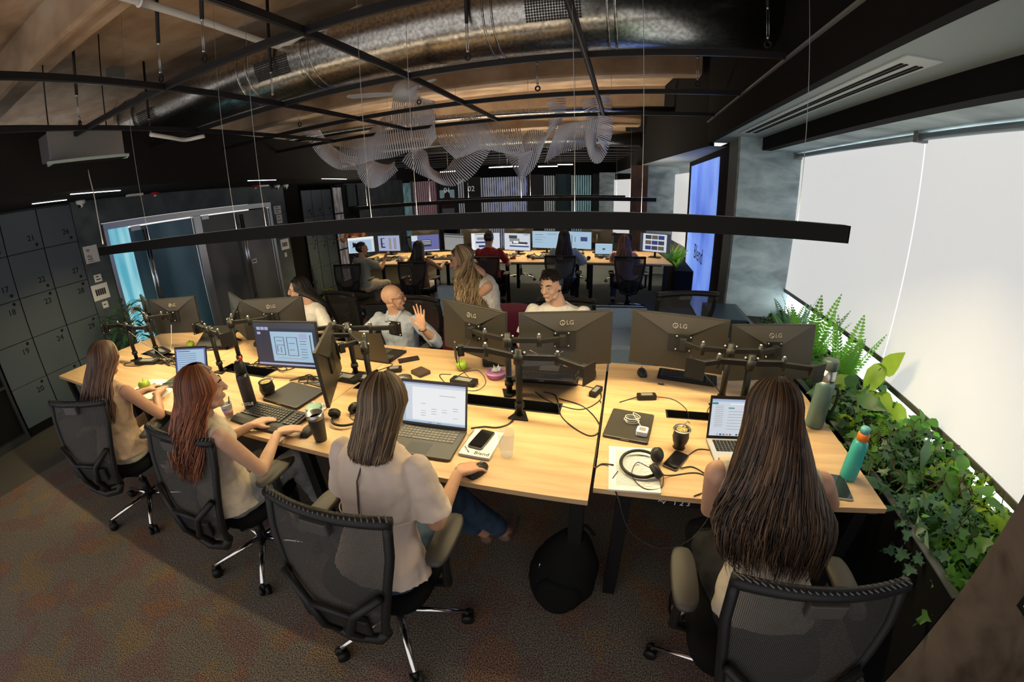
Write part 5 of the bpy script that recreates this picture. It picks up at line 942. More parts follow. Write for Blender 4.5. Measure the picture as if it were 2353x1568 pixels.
hub('flat black hub at the foot of the leftmost arm', (-3.80, 1.72, NB), 15, (0.26, 0.09, 0.028)); hub('black power brick among cables behind the sports bottle', (-2.55, 2.05, NB), 8, (0.16, 0.07, 0.03)); hub('flat grey hub above the closed laptop', (-1.83, 1.83, NB), -10, (0.14, 0.07, 0.014), SG); hub('white charger block on the closed laptop', (0.155, 1.70, NB + 0.016), -12, (0.055, 0.055, 0.028), WHT); hub('small black wedge box near the pink container', (-0.80, 2.41, NB), 20, (0.18, 0.13, 0.035))
hub('tiny black usb dongle in front of the spare keyboard', (0.285, 2.29, NB), -8, (0.035, 0.014, 0.008)); hub('dark tablet lying at the foot of the left arms', (-3.98, 1.93, NB), -12, (0.30, 0.18, 0.010)); hub('flat black case behind the closed laptop', (-1.50, 1.98, NB), 4, (0.30, 0.10, 0.02)); hub('black docking station under the edge-on monitor', (-1.72, 1.94, NB), -4, (0.28, 0.09, 0.03))
# headphones
def headphones(label, c, yaw, s=1.0):
    t = thing('headphones', label, 'headphones', c, math.radians(yaw)); mb = MB(); pts = [(0.085 * math.cos(a) * s, 0.085 * math.sin(a) * s * 1.05, 0.018 + 0.004 * math.sin(a)) for a in [math.radians(40 + 280 * i / 24) for i in range(25)]]; mb.tube(pts, 0.007, 8); mb.build('headband', BLKP, t)
    for k, a in enumerate((math.radians(38), math.radians(-38))):
        x, y = 0.09 * s * math.cos(a), 0.09 * s * math.sin(a); M = Matrix.Translation((x, y, 0.036)) @ Matrix.Rotation(0.5 if k else -0.5, 4, 'Z') @ Matrix.Rotation(math.radians(60), 4, 'Y')
        mb = MB(M); mb.lathe([(0, -0.014), (0.030, -0.014), (0.034, -0.004), (0.034, 0.004), (0.026, 0.012), (0.0, 0.014)], seg=24); e = mb.build('ear_cup', BLKP, t); mb = MB(M); mb.torus((0, 0, -0.012), 0.026, 0.009, 24, 8); mb.build('cushion', mat('ear_cushion', (0.02, 0.02, 0.02), 0.75), e)
    return t
headphones('black on-ear headphones lying on printed sheets', (0.145, 1.455, NB + 0.006), -5); headphones('black headset lying beside the black tumbler', (-1.36, 1.50, NB), 140, 0.95)
# cables
CAB = mat('cable_black', (0.012, 0.012, 0.012), 0.45); CABG = mat('cable_grey', (0.22, 0.21, 0.20), 0.5); CABW = mat('cable_white', (0.65, 0.65, 0.62), 0.5)
def cable(label, pts, r=0.0028, m=CAB, n=8):
    t = thing('cable', label, 'cable', pts[0]); MB().tube(curve(pts, n), r, 6).build('cord', m, t, world=True); return t
z = NB + 0.003
cable('long headphone cable hanging in a loop below the desk edge', [(0.23, 1.39, z + .02), (0.28, 1.42, z), (0.40, 1.45, z), (0.46, 1.36, z), (0.44, 1.27, z - 0.03), (0.36, 1.2, 0.60), (0.24, 1.19, 0.55), (0.12, 1.22, 0.60), (0.06, 1.27, 0.72), (0.03, 1.34, z), (0.05, 1.40, z + 0.01)])
cable('black charging cable curving right of the headphones', [(0.32, 1.47, z + .004), (0.38, 1.49, z), (0.44, 1.42, z), (0.41, 1.34, z), (0.36, 1.30, z)], 0.003)
cable('thin cable loop crossing the printed sheets', [(0.18, 1.42, z + .03), (0.13, 1.47, z + .012), (0.11, 1.38, z + .01), (0.16, 1.31, z + .008), (0.23, 1.33, z + .004), (0.24, 1.40, z + .02)], 0.002)
cable('white coiled cable on the closed laptop', [(0.155 - 0.05 + 0.035 * math.cos(k * 0.7) * (1 + 0.15 * math.sin(k)), 1.80 + 0.028 * math.sin(k * 0.7), z + 0.014 + 0.0012 * k) for k in range(30)] + [(0.15, 1.74, z + 0.03)], 0.0022, CABW, 4)
cable('looped black cable left of the leftmost monitor arm', [(-3.72, 1.72, z + .01), (-3.85, 1.63, z), (-4.02, 1.60, z), (-4.05, 1.66, z), (-3.9, 1.76, z), (-3.6, 1.80, z), (-3.45, 1.9, z)], 0.004)
cable('grey cable draped from the leftmost monitor arm', [(-4.0, 1.73, 1.02), (-3.96, 1.80, 0.9), (-3.88, 1.86, 0.80), (-3.72, 1.85, 0.75), (-3.5, 1.82, z)], 0.0035, CABG)
cable('white cable arching off the leftmost monitor', [(-3.72, 2.0, 1.0), (-3.74, 1.97, 0.86), (-3.76, 1.95, 0.76), (-3.6, 1.98, z)], 0.003, CABW)
cable('grey looped cable right of the pale green tub', [(-3.5, 1.84, z), (-3.3, 1.95, z + .05), (-3.18, 2.02, z + .06), (-3.05, 1.95, z), (-2.98, 1.96, z)], 0.0035, CABG)
cable('black cable from the centre arm curling over to the gap', [(-0.30, 2.0, z), (-0.15, 1.93, z), (-0.05, 1.75, z), (-0.1, 1.66, z), (-0.25, 1.8, z), (-0.32, 2.02, z), (-0.4, 2.06, z)], 0.0035)
cable('dark cable looping right of the gaming laptop', [(-0.25, 2.2, z), (-0.1, 2.15, z), (-0.07, 2.03, z), (-0.17, 1.9, z), (-0.35, 1.96, z), (-0.45, 2.05, z)], 0.003)
cable('black power cable from the grey laptop to the desk slot', [(-0.68, 1.60, z), (-0.62, 1.63, z), (-0.55, 1.64, z), (-0.50, 1.70, z), (-0.50, 1.82, z + .01), (-0.50, 1.86, z - .03)], 0.005)
cable('arched black cable over the adapter brick', [(-0.98, 2.02, z), (-0.92, 2.1, z + .05), (-0.82, 2.12, z + .07), (-0.75, 2.05, z + .03), (-0.8, 1.99, z), (-0.95, 2.0, z), (-1.05, 2.08, z), (-1.1, 2.15, z), (-1.03, 2.17, z)], 0.003)
cable('thin cable hanging from the LG monitor at centre, left', [(-0.86, 2.16, 1.0), (-0.92, 2.1, 0.93), (-0.93, 2.1, 0.84), (-0.86, 2.08, 0.77), (-0.80, 2.04, z)], 0.0022)
cable('thin grey cable hanging from the LG monitor of the man in white', [(-0.30, 2.13, 0.98), (-0.38, 2.10, 0.94), (-0.48, 2.06, 1.0)], 0.0022, CABG)
cable('black cord of the adapter running into the slot', [(0.25, 2.10, z + .01), (0.33, 2.11, z), (0.38, 2.06, z), (0.41, 1.98, z), (0.42, 1.95, z - 0.04)], 0.0022)
cable('thick short cord on the other end of the adapter', [(0.135, 2.08, z + .01), (0.09, 2.06, z), (0.04, 2.02, z)], 0.003)
cable('black cable from the silver laptop to the brown phone', [(0.49, 1.63, z), (0.42, 1.63, z), (0.37, 1.58, z), (0.34, 1.55, z)], 0.003)
cable('black cord hanging down the gap between the desks', [(-0.07, 2.02, z), (-0.052, 1.95, z - .01), (-0.05, 1.75, z - .01), (-0.052, 1.5, z), (-0.05, 1.42, z - .0), (-0.02, 1.45, z), (0.03, 1.44, z + .01)], 0.0035)
cable('tangled black cables around the hub above the closed laptop', [(-2.0 + 0.10 * math.cos(k * 1.7) + 0.012 * k, 1.86 + 0.06 * math.sin(k * 2.3), z + 0.005 * (k % 4)) for k in range(20)], 0.004)
cable('tangled black cables behind the tall sports bottle', [(-2.55 + 0.16 * math.cos(k * 1.3) + 0.01 * k, 1.97 + 0.06 * math.sin(k * 2.1), z + 0.006 * (k % 3)) for k in range(22)], 0.0042)
cable('tangle of cables at the foot of the left monitor arms', [(-3.75 + 0.16 * math.cos(k * 1.9) + 0.012 * k, 1.80 + 0.07 * math.sin(k * 1.3), z + 0.008 * (k % 3)) for k in range(26)], 0.0042)
cable('black cable loops from the headset beside the tumbler', [(-1.33 + 0.06 * math.cos(k * 1.1), 1.62 - 0.004 * k + 0.05 * math.sin(k * 1.5), z + 0.003 * (k % 3)) for k in range(18)], 0.002)
cable('white cable hook beside the edge-on monitor', [(-1.76, 1.80, z), (-1.70, 1.83, z + .04), (-1.66, 1.88, z + .06), (-1.70, 1.92, z + .05), (-1.76, 1.90, z)], 0.003, CABG)
cable('black cable loops at the right monitor arm joint by the gap', [(-0.14 + 0.05 * math.cos(k), 1.80 + 0.03 * math.sin(k * 1.3) + 0.01 * (k % 3), 1.0 + 0.03 * math.sin(k * 1.7)) for k in range(16)], 0.0025)
cable('black cables along the window-side arm down to the desk', [(0.40, 2.1, 1.02), (0.50, 2.05, 0.92), (0.58, 2.03, 0.84), (0.60, 2.02, z), (0.52, 1.98, z), (0.56, 2.08, z), (0.66, 2.2, z)], 0.003)
cable('black cable running from the bald man\'s laptop to the adapter', [(-1.58, 2.25, z), (-1.50, 2.22, z), (-1.55, 2.12, z), (-1.6, 2.06, z), (-1.5, 2.1, z), (-1.43, 2.2, z)], 0.003)
# second row clutter
rnd = random.Random(11)
KINDS2 = [('keyboard', 'black keyboard in the second row, ', 0.36, 0.12, 0.025), ('book', 'white booklet in the second row, ', 0.2, 0.14, 0.03)]
for i, (s, lab) in enumerate(((0.55, 'by the woman with a hair bun'), (1.75, 'by the dark-haired woman'), (2.62, 'by the man in the red T-shirt'), (3.55, 'by the long-haired person'), (4.75, 'by the pink-haired woman'))):
    x, y = R6(s, 0.35); t = keyboard('black keyboard in the second row ' + lab, (x, y, NB), 6.5, 0.38, 0.13)
    x, y = R6(s + 0.34, 0.30); mouse('small mouse in the second row ' + lab, (x, y, NB), 6)
    x, y = R6(s + 0.1, 0.66); hub('black docking box in the second row ' + lab, (x, y, NB), 6.5 + 10 * i, (0.26, 0.10, 0.035), name='docking_station', cat='dock')
    pts = []
    for k in range(14): xx, yy = R6(s - 0.3 + 0.06 * k, 0.62 + 0.1 * math.sin(k * 1.9)); pts.append((xx, yy, z + 0.01 * (k % 3)))
    cable('tangled cables in the second row ' + lab, pts, 0.006, CAB, 4)
    pts = []
    for k in range(18): xx, yy = R6(s - 0.35 + 0.045 * k, 0.5 + 0.16 * math.sin(k * 2.4)); pts.append((xx, yy, z + 0.014 * (k % 4)))
    cable('second cable tangle in the second row ' + lab, pts, 0.008, CAB, 4)
    x, y = R6(s - 0.28, 0.45); hub('black adapter block in the second row ' + lab, (x, y, NB), 30 * i, (0.14, 0.07, 0.05))
x, y = R6(0.98, 0.28); t = thing('mug', 'pale pink mug beside the woman with a hair bun', 'cup', (x, y, NB)); mb = MB(); mb.lathe([(0, 0), (0.035, 0), (0.038, 0.09), (0.034, 0.09), (0.031, 0.01), (0, 0.01)], seg=20); mb.build('cup', mat('pale_pink_mug', (0.55, 0.42, 0.42), 0.5), t); mb = MB(); mb.torus((0.045, 0, 0.045), 0.022, 0.005, 14, 6, Matrix.Rotation(PI / 2, 4, 'X')); mb.build('handle', MATS['pale_pink_mug'], t)
x, y = R6(3.02, 0.30); t = thing('iced_coffee', 'clear cup of brown drink right of the man in red', 'cup', (x, y, NB)); mb = MB(); mb.lathe([(0, 0), (0.03, 0), (0.036, 0.06)], seg=18); mb.build('drink', mat('coffee', (0.25, 0.08, 0.03), 0.3), t); mb = MB(); mb.lathe([(0.036, 0.06), (0.04, 0.10)], seg=18); mb.build('cup', mat('clear_plastic', (0.6, 0.55, 0.45), 0.2, trans=0.5), t)
x, y = R6(3.35, 0.22); t = thing('walnut_bowl', 'small round brown cup on the desk between red T-shirt man and long-haired person', 'cup', (x, y, NB)); MB().ball((0, 0, 0.035), (0.04, 0.04, 0.036)).build('cup', mat('brown_cup', (0.13, 0.07, 0.04), 0.5), t)
x, y = R6(4.2, 0.2); headphones('black headset on the second row desk left of the pink-haired woman', (x, y, NB), 80)
# backpack under the desk
t = thing('backpack', 'black backpack slumped on the floor against the desk legs', 'bag', (-0.17, 1.27, 0)); mb = MB(Matrix.Translation((-0.17, 1.28, 0)) @ Matrix.Rotation(0.15, 4, 'Y')); sec = []
for i in range(13):
    u = i / 12; zz = 0.01 + 0.47 * u; a = 0.15 * math.sin(PI * (0.25 + 0.70 * u)) ** 0.7 + 0.01; b = 0.11 * math.sin(PI * (0.28 + 0.66 * u)) ** 0.7 + 0.01; sec.append([(a * math.cos(q) * (1 + 0.04 * math.sin(5 * q + i)), b * math.sin(q) * (1 + 0.06 * math.sin(3 * q + i * 0.8)), zz) for q in [2 * PI * j / 24 for j in range(24)]])
mb.loft(sec); mb.build('body', BLKM, t, world=True); mb = MB(Matrix.Translation((-0.17, 1.28, 0)) @ Matrix.Rotation(0.15, 4, 'Y')); sec = []
for i in range(9): u = i / 8; zz = 0.05 + 0.2 * u; a = 0.11 * math.sin(PI * (0.15 + 0.7 * u)) ** 0.5; sec.append([(a * math.cos(q), -0.09 + 0.05 * math.sin(q), zz) for q in [2 * PI * j / 20 for j in range(20)]])
mb.loft(sec); mb.build('front_pocket', BLKM, t, world=True)
mb = MB(); mb.tube(curve([(-0.10, 1.30, 0.47), (-0.06, 1.28, 0.53), (-0.02, 1.30, 0.46)], 5), 0.008, 6); mb.build('handle_loop', BLKM, t, world=True); mb = MB(); mb.tube([(-0.24, 1.17, 0.34), (-0.235, 1.168, 0.37)], 0.004, 6); mb.build('zip_pull', STL, t, world=True)
# ============================================================ people
def skin_mat(name, c):
    m = noise_mat(name, [(0.35, tuple(x * 0.88 for x in c)), (0.65, c)], (1, 1, 1), 14, 4, 0.5); bsdf(m).inputs['Subsurface Weight'].default_value = 0.08; bsdf(m).inputs['Subsurface Radius'].default_value = (0.02, 0.008, 0.004); return m
SK1 = skin_mat('skin_light', (0.62, 0.36, 0.25)); SK2 = skin_mat('skin_tan', (0.52, 0.28, 0.18)); SK3 = skin_mat('skin_pale', (0.58, 0.35, 0.25))
def fabric(name, c, k=0.86, ns=30, bump=0.35, rough=0.9):
    return noise_mat(name, [(0.35, tuple(x * k for x in c)), (0.65, c)], (1, 1, 1), ns, 4, rough, bump, 26)
def hair_mat(name, dark, light, mid=0.5):
    m = mat(name, dark, 0.38); a = nd(m, 'ShaderNodeAttribute'); a.attribute_name = 'tint'; r = ramp(m, a.outputs['Fac'], [(0.05, dark), (mid, tuple((x + y) / 2 for x, y in zip(dark, light))), (1.0, light)])
    lk(m, r.outputs['Color'], bsdf(m).inputs['Base Color']); return m
FOLD = bpy.data.textures.new('folds', 'CLOUDS'); FOLD.noise_scale = 0.075; FOLD.noise_depth = 1
def remesh(mb, name, m, parent, voxel, smooth=4, sf=0.5, fold=0.0):
    me = mb.mesh(name + '_src', m); o = bpy.data.objects.new(name + '_src', me); COL.objects.link(o)
    r = o.modifiers.new('r', 'REMESH'); r.mode = 'VOXEL'; r.voxel_size = voxel; r.use_smooth_shade = True
    s = o.modifiers.new('s', 'SMOOTH'); s.factor = sf; s.iterations = smooth
    if fold:
        d = o.modifiers.new('d', 'DISPLACE'); d.texture = FOLD; d.strength = fold; d.mid_level = 0.45; d.texture_coords = 'LOCAL'
    dg = bpy.context.evaluated_depsgraph_get(); n = bpy.data.meshes.new_from_object(o.evaluated_get(dg)); bpy.data.objects.remove(o); bpy.data.meshes.remove(me)
    n.name = name; n.polygons.foreach_set('use_smooth', [True] * len(n.polygons)); n.materials.clear(); n.materials.append(m)
    if parent is not None: n.transform(WM[parent.name].inverted())
    ob = bpy.data.objects.new(name, n); COL.objects.link(ob); setparent(ob, parent); return ob
def ik(a, c, l1, l2, pole):
    a = Vector(a); c = Vector(c); d = c - a; L = min(d.length, (l1 + l2) * 0.999); dn = d.normalized(); x = (l1 * l1 - l2 * l2 + L * L) / (2 * L); h = math.sqrt(max(1e-6, l1 * l1 - x * x)); p = Vector(pole); p = (p - dn * p.dot(dn)).normalized()
    return a + dn * x + p * h
def ell(c, r, f, w, d, n=20, e=1.0):   # ring of an ellipse with half width w along r and half depth d along f
    return [tuple(c + r * (w * math.copysign(abs(math.cos(a)) ** e, math.cos(a))) + f * (d * math.copysign(abs(math.sin(a)) ** e, math.sin(a)))) for a in [2 * PI * j / n for j in range(n)]]
def add_hand(mb, W, d, n, side, pose='flat', s=1.0):
    """W wrist, d direction of the fingers, n back-of-hand normal, side +1 thumb towards (d x n)*-1 ..."""
    W = Vector(W); d = Vector(d).normalized(); n = Vector(n); n = (n - d * n.dot(d)).normalized(); t = n.cross(d) * side   # t: towards the thumb
    curl = {'flat': (0.10, 0.18, 0.15), 'mouse': (0.28, 0.45, 0.35), 'open': (-0.08, 0.08, 0.06), 'type': (0.35, 0.5, 0.35), 'hold': (0.9, 1.0, 0.7)}[pose]
    spread = {'flat': 0.35, 'mouse': 0.4, 'open': 1.15, 'type': 0.35, 'hold': 0.1}[pose]
    K = [(0.0285, 0.083, 0.0435), (0.0095, 0.088, 0.048), (-0.0095, 0.084, 0.0445), (-0.0275, 0.077, 0.035)]
    for i, (tx, ky, fl) in enumerate(K):
        k = W + d * (ky * s) + t * (tx * s); mb.tube([tuple(W + t * (tx * 0.55 * s)), tuple(W + d * (0.045 * s) + t * (tx * 0.9 * s)), tuple(k)], [0.0155 * s, 0.0150 * s, 0.0115 * s], 10)
        mb.ball(tuple(k), 0.0112 * s, 10, 8)
        a = 0.0; p = k; dd = (d + t * (tx * 7.0 * spread)).normalized(); segs = [p]
        for j, (l, cu) in enumerate(((fl, curl[0]), (fl * 0.62, curl[1]), (fl * 0.5, curl[2]))):
            a += cu; p = p + (dd * math.cos(a) - n * math.sin(a)) * (l * s); segs.append(p)
        mb.tube([tuple(q) for q in segs], [0.0090 * s, 0.0083 * s, 0.0077 * s, 0.0066 * s], 10); mb.ball(tuple(segs[-1]), 0.0072 * s, 10, 8)
        for q in segs[1:3]: mb.ball(tuple(q), 0.0084 * s, 10, 8)
    b = W + d * (0.018 * s) + t * (0.020 * s); th = (d * 0.62 + t * 0.75 - n * 0.25).normalized(); q1 = b + th * (0.042 * s); th2 = (d * 0.85 + t * 0.35 - n * 0.3).normalized(); q2 = q1 + th2 * (0.034 * s); q3 = q2 + (d * 0.95 + t * 0.1 - n * 0.3).normalized() * (0.024 * s)
    mb.tube([tuple(b), tuple(q1), tuple(q2), tuple(q3)], [0.015 * s, 0.0125 * s, 0.0105 * s, 0.0085 * s], 10); mb.ball(tuple(q3), 0.0086 * s, 10, 8)
def head_frame(HC, yaw, pitch, roll=0.0):
    return Matrix.Translation(HC) @ Matrix.Rotation(yaw, 4, 'Z') @ Matrix.Rotation(pitch, 4, 'X') @ Matrix.Rotation(roll, 4, 'Y')
def add_head(mb, F, s=1.0, male=False):
    M0 = mb.M; mb.M = F @ Matrix.Scale(s, 4)
    mb.ball((0, -0.012, 0.022), (0.074, 0.092, 0.088), 24, 16); mb.ball((0, 0.012, 0.0), (0.066, 0.078, 0.09), 24, 16)
    jw = 0.052 if male else 0.046
    mb.ball((0, 0.030, -0.052), (jw, 0.052, 0.055), 20, 12); mb.ball((0, 0.066, -0.090), (0.022, 0.018, 0.017), 14, 10)
    for sx in (-1, 1):
        mb.ball((sx * 0.036, 0.058, -0.028), (0.022, 0.022, 0.024), 12, 8); mb.tube([(sx * 0.010, 0.086, 0.026), (sx * 0.034, 0.079, 0.028), (sx * 0.054, 0.062, 0.022)], [0.009, 0.0095, 0.008], 8)
        mb.ball((sx * 0.075, -0.004, -0.008), (0.008, 0.016, 0.026), 12, 10, Matrix.Rotation(sx * -0.25, 4, 'Z')); mb.tube([(sx * jw * 0.95, 0.0, -0.045), (sx * jw * 0.8, 0.045, -0.082)], [0.018, 0.016], 8)
    mb.tube([(0, 0.084, 0.022), (0, 0.098, 0.0), (0, 0.108, -0.020)], [0.0085, 0.0095, 0.0115], 10); mb.ball((0, 0.103, -0.022), (0.0165, 0.012, 0.0095), 12, 8)
    mb.ball((0, 0.084, -0.052), (0.024, 0.013, 0.014), 12, 8)
    mb.M = M0
def face_parts(t, F, s, skin, brow, lip, glasses=False, stubble=None, smile=False, eyes=True):
    G = F @ Matrix.Scale(s, 4)
    for sx in (-1, 1):
        mb = MB(G); mb.ball((sx * 0.031, 0.0705, 0.006), (0.0125, 0.0115, 0.0065), 14, 10); e = mb.build('eye', mat('eye_white', (0.40, 0.38, 0.36), 0.35), t, world=True)
        mb = MB(G); mb.ball((sx * 0.031, 0.0790, 0.0058), (0.0056, 0.0042, 0.0056), 10, 8); mb.build('iris', mat('iris_dark', (0.03, 0.018, 0.01), 0.2), e, world=True)
        mb = MB(G); mb.tube([(sx * 0.018, 0.0785, 0.0115), (sx * 0.031, 0.0815, 0.0135), (sx * 0.045, 0.0725, 0.0105)], [0.0018, 0.0026, 0.0018], 6); mb.build('eyelid', skin, t, world=True)
        mb = MB(G); mb.tube([(sx * 0.013, 0.0905, 0.029), (sx * 0.030, 0.0870, 0.034), (sx * 0.050, 0.0715, 0.030)], [0.0022, 0.0036, 0.0018], 6, flat=1.6); mb.build('eyebrow', brow, t, world=True)
    mb = MB(G); k = 0.006 if smile else 0.0
    mb.tube([(-0.023, 0.0835, -0.052 + k), (-0.009, 0.0925, -0.0495), (0.0, 0.0935, -0.051), (0.009, 0.0925, -0.0495), (0.023, 0.0835, -0.052 + k)], [0.0012, 0.0028, 0.0025, 0.0028, 0.0012], 6)
    mb.tube([(-0.021, 0.0835, -0.054 + k), (0.0, 0.0925, -0.0585), (0.021, 0.0835, -0.054 + k)], [0.0012, 0.0036, 0.0012], 6); mb.build('lips', lip, t, world=True)
    if smile: mb = MB(G); mb.tube([(-0.016, 0.0890, -0.053), (0, 0.0965, -0.0548), (0.016, 0.0890, -0.053)], [0.002, 0.0032, 0.002], 6); mb.build('teeth', WHT, t, world=True)
    if glasses:
        mb = MB(G)
        for sx in (-1, 1):
            pts = [(sx * (0.032 + 0.021 * math.cos(a)), 0.101 - 0.35 * abs(0.021 * math.cos(a)) * (1 if math.cos(a) > 0 else 0.2), 0.003 + 0.0155 * math.sin(a)) for a in [2 * PI * i / 16 for i in range(17)]]; mb.tube(pts, 0.0026 if glasses != 'thin' else 0.0012, 6)
            mb.tube([(sx * 0.053, 0.094, 0.007), (sx * 0.077, 0.055, 0.008), (sx * 0.081, -0.005, 0.006)], 0.0019 if glasses != 'thin' else 0.0012, 6)
        mb.tube([(-0.011, 0.101, 0.006), (0, 0.104, 0.008), (0.011, 0.101, 0.006)], 0.0017, 6); mb.build('glasses', mat('dark_red_frame', (0.05, 0.01, 0.012), 0.3) if glasses != 'thin' else mat('thin_metal_frame', (0.4, 0.3, 0.25), 0.3, 0.8), t, world=True)
def hair_cap(mb, F, s, k=1.06, line=0.045, low=-0.055, tint=0.15, zf=0.035):
    """shell over the skull that leaves the face free"""
    M0 = mb.M; mb.M = F @ Matrix.Scale(s, 4); mb.ct = tint; n, m = 36, 24; vs = []; 
    def P(i, j):
        a = -PI / 2 + PI * i / m; b = 2 * PI * j / n; x = 0.077 * k * math.cos(a) * math.cos(b); y = -0.010 + 0.096 * k * math.cos(a) * math.sin(b); z = 0.016 + 0.096 * k * math.sin(a); return (x, y, z)
    vs = [P(i, j) for i in range(m + 1) for j in range(n)]; fs = []
    for i in range(m):
        for j in range(n):
            q = [i * n + j, i * n + (j + 1) % n, (i + 1) * n + (j + 1) % n, (i + 1) * n + j]; c = [sum(vs[w_][d_] for w_ in q) / 4 for d_ in range(3)]
            lim = line if c[2] > zf + 0.02 else 0.012
            if c[2] > 0.085 or (c[1] < lim and c[2] > low): fs.append(tuple(q))
    mb.add(vs, fs, True); mb.M = M0
def strand_hair(t, F, s, m, end, N=420, r=0.0042, wave=0.006, seed=1, spread=(0.11, 0.05), front=0.75, phi=1.9, drop=None, lenv=0.12, bow=0.0, cape=True, part=0.0, name='hair'):
    """end: list of (center, right, back, half width, half depth) hanging stations below the head, in world space"""
    rnd = random.Random(seed); mb = MB(); hair_cap(mb, F, s, 1.07, tint=0.1)
    G = F @ Matrix.Scale(s, 4); ax, ay, az = 0.080, 0.102, 0.104
    if cape:   # core volume under the strands
        rings = []
        c0 = G @ Vector((0, -0.02, 0.02)); xr = (G.to_3x3() @ Vector((1, 0, 0))).normalized(); bk = (G.to_3x3() @ Vector((0, -1, 0))).normalized()
        rings.append(ell(c0, xr, bk, 0.074 * s, 0.078 * s)); c1 = G @ Vector((0, -0.03, -0.05)); rings.append(ell(c1, xr, bk, 0.070 * s, 0.062 * s))
        for (c, rr, bb, w_, d_) in (end[:-1] if len(end) > 2 else end): rings.append(ell(Vector(c), Vector(rr), Vector(bb), w_ * 0.86, d_ * 0.7))
        mb.ct = 0.02; mb.loft(rings)
    for i in range(N):
        ph = (rnd.random() * 2 - 1) * phi; tt = rnd.random(); mb.ct = 0.05 + 0.95 * rnd.random() ** 1.6
        lift = 1.0 + 0.10 * rnd.random(); pts = []
        for k in range(6):   # over the skull, from the crown down
            th = 0.22 + (1.62 - 0.22) * k / 5; q = Vector((part * (1 - k / 5) + ax * lift * math.sin(th) * math.sin(ph), -0.012 - ay * lift * math.sin(th) * math.cos(ph), 0.014 + az * lift * math.cos(th))); pts.append(G @ q)
        last = pts[-1]; L = 1.0 - lenv * rnd.random(); fr = ph / phi
        stn = []
        for (c, rr, bb, w_, d_) in end:
            c = Vector(c); rr = Vector(rr); bb = Vector(bb); a = fr * 1.75; o = 0.82 + 0.24 * tt; stn.append(c + rr * (w_ * math.sin(a) * o) + bb * (d_ * math.cos(a) * o))
        path = [last] + stn; nseg = 5 * len(stn); wv = rnd.random() * 6; wf = 0.45 + 0.4 * rnd.random(); side = Vector((rnd.gauss(0, 1), rnd.gauss(0, 1), 0)) * 0.5
        full = curve(path, 5); cut = max(4, int(len(full) * L)); full = full[1:cut]
        for k, q in enumerate(full): a = wv + k * wf; pts.append(q + Vector((math.sin(a), math.cos(a * 0.9), 0)) * (wave * min(1, k / 4)) + side * (0.004 * k / len(full) * 2))
        n = len(pts); rs = [r * (0.6 + 0.6 * math.sin(PI * min(1, (0.15 + k / n)))) * (1.0 if k < n * 0.75 else max(0.12, (n - k) / (n * 0.25))) for k in range(n)]
        mb.tube(pts, rs, 3, cap=False)
    h = mb.build(name, m, t, world=True); h.data.polygons.foreach_set('use_smooth', [True] * len(h.data.polygons)); return h
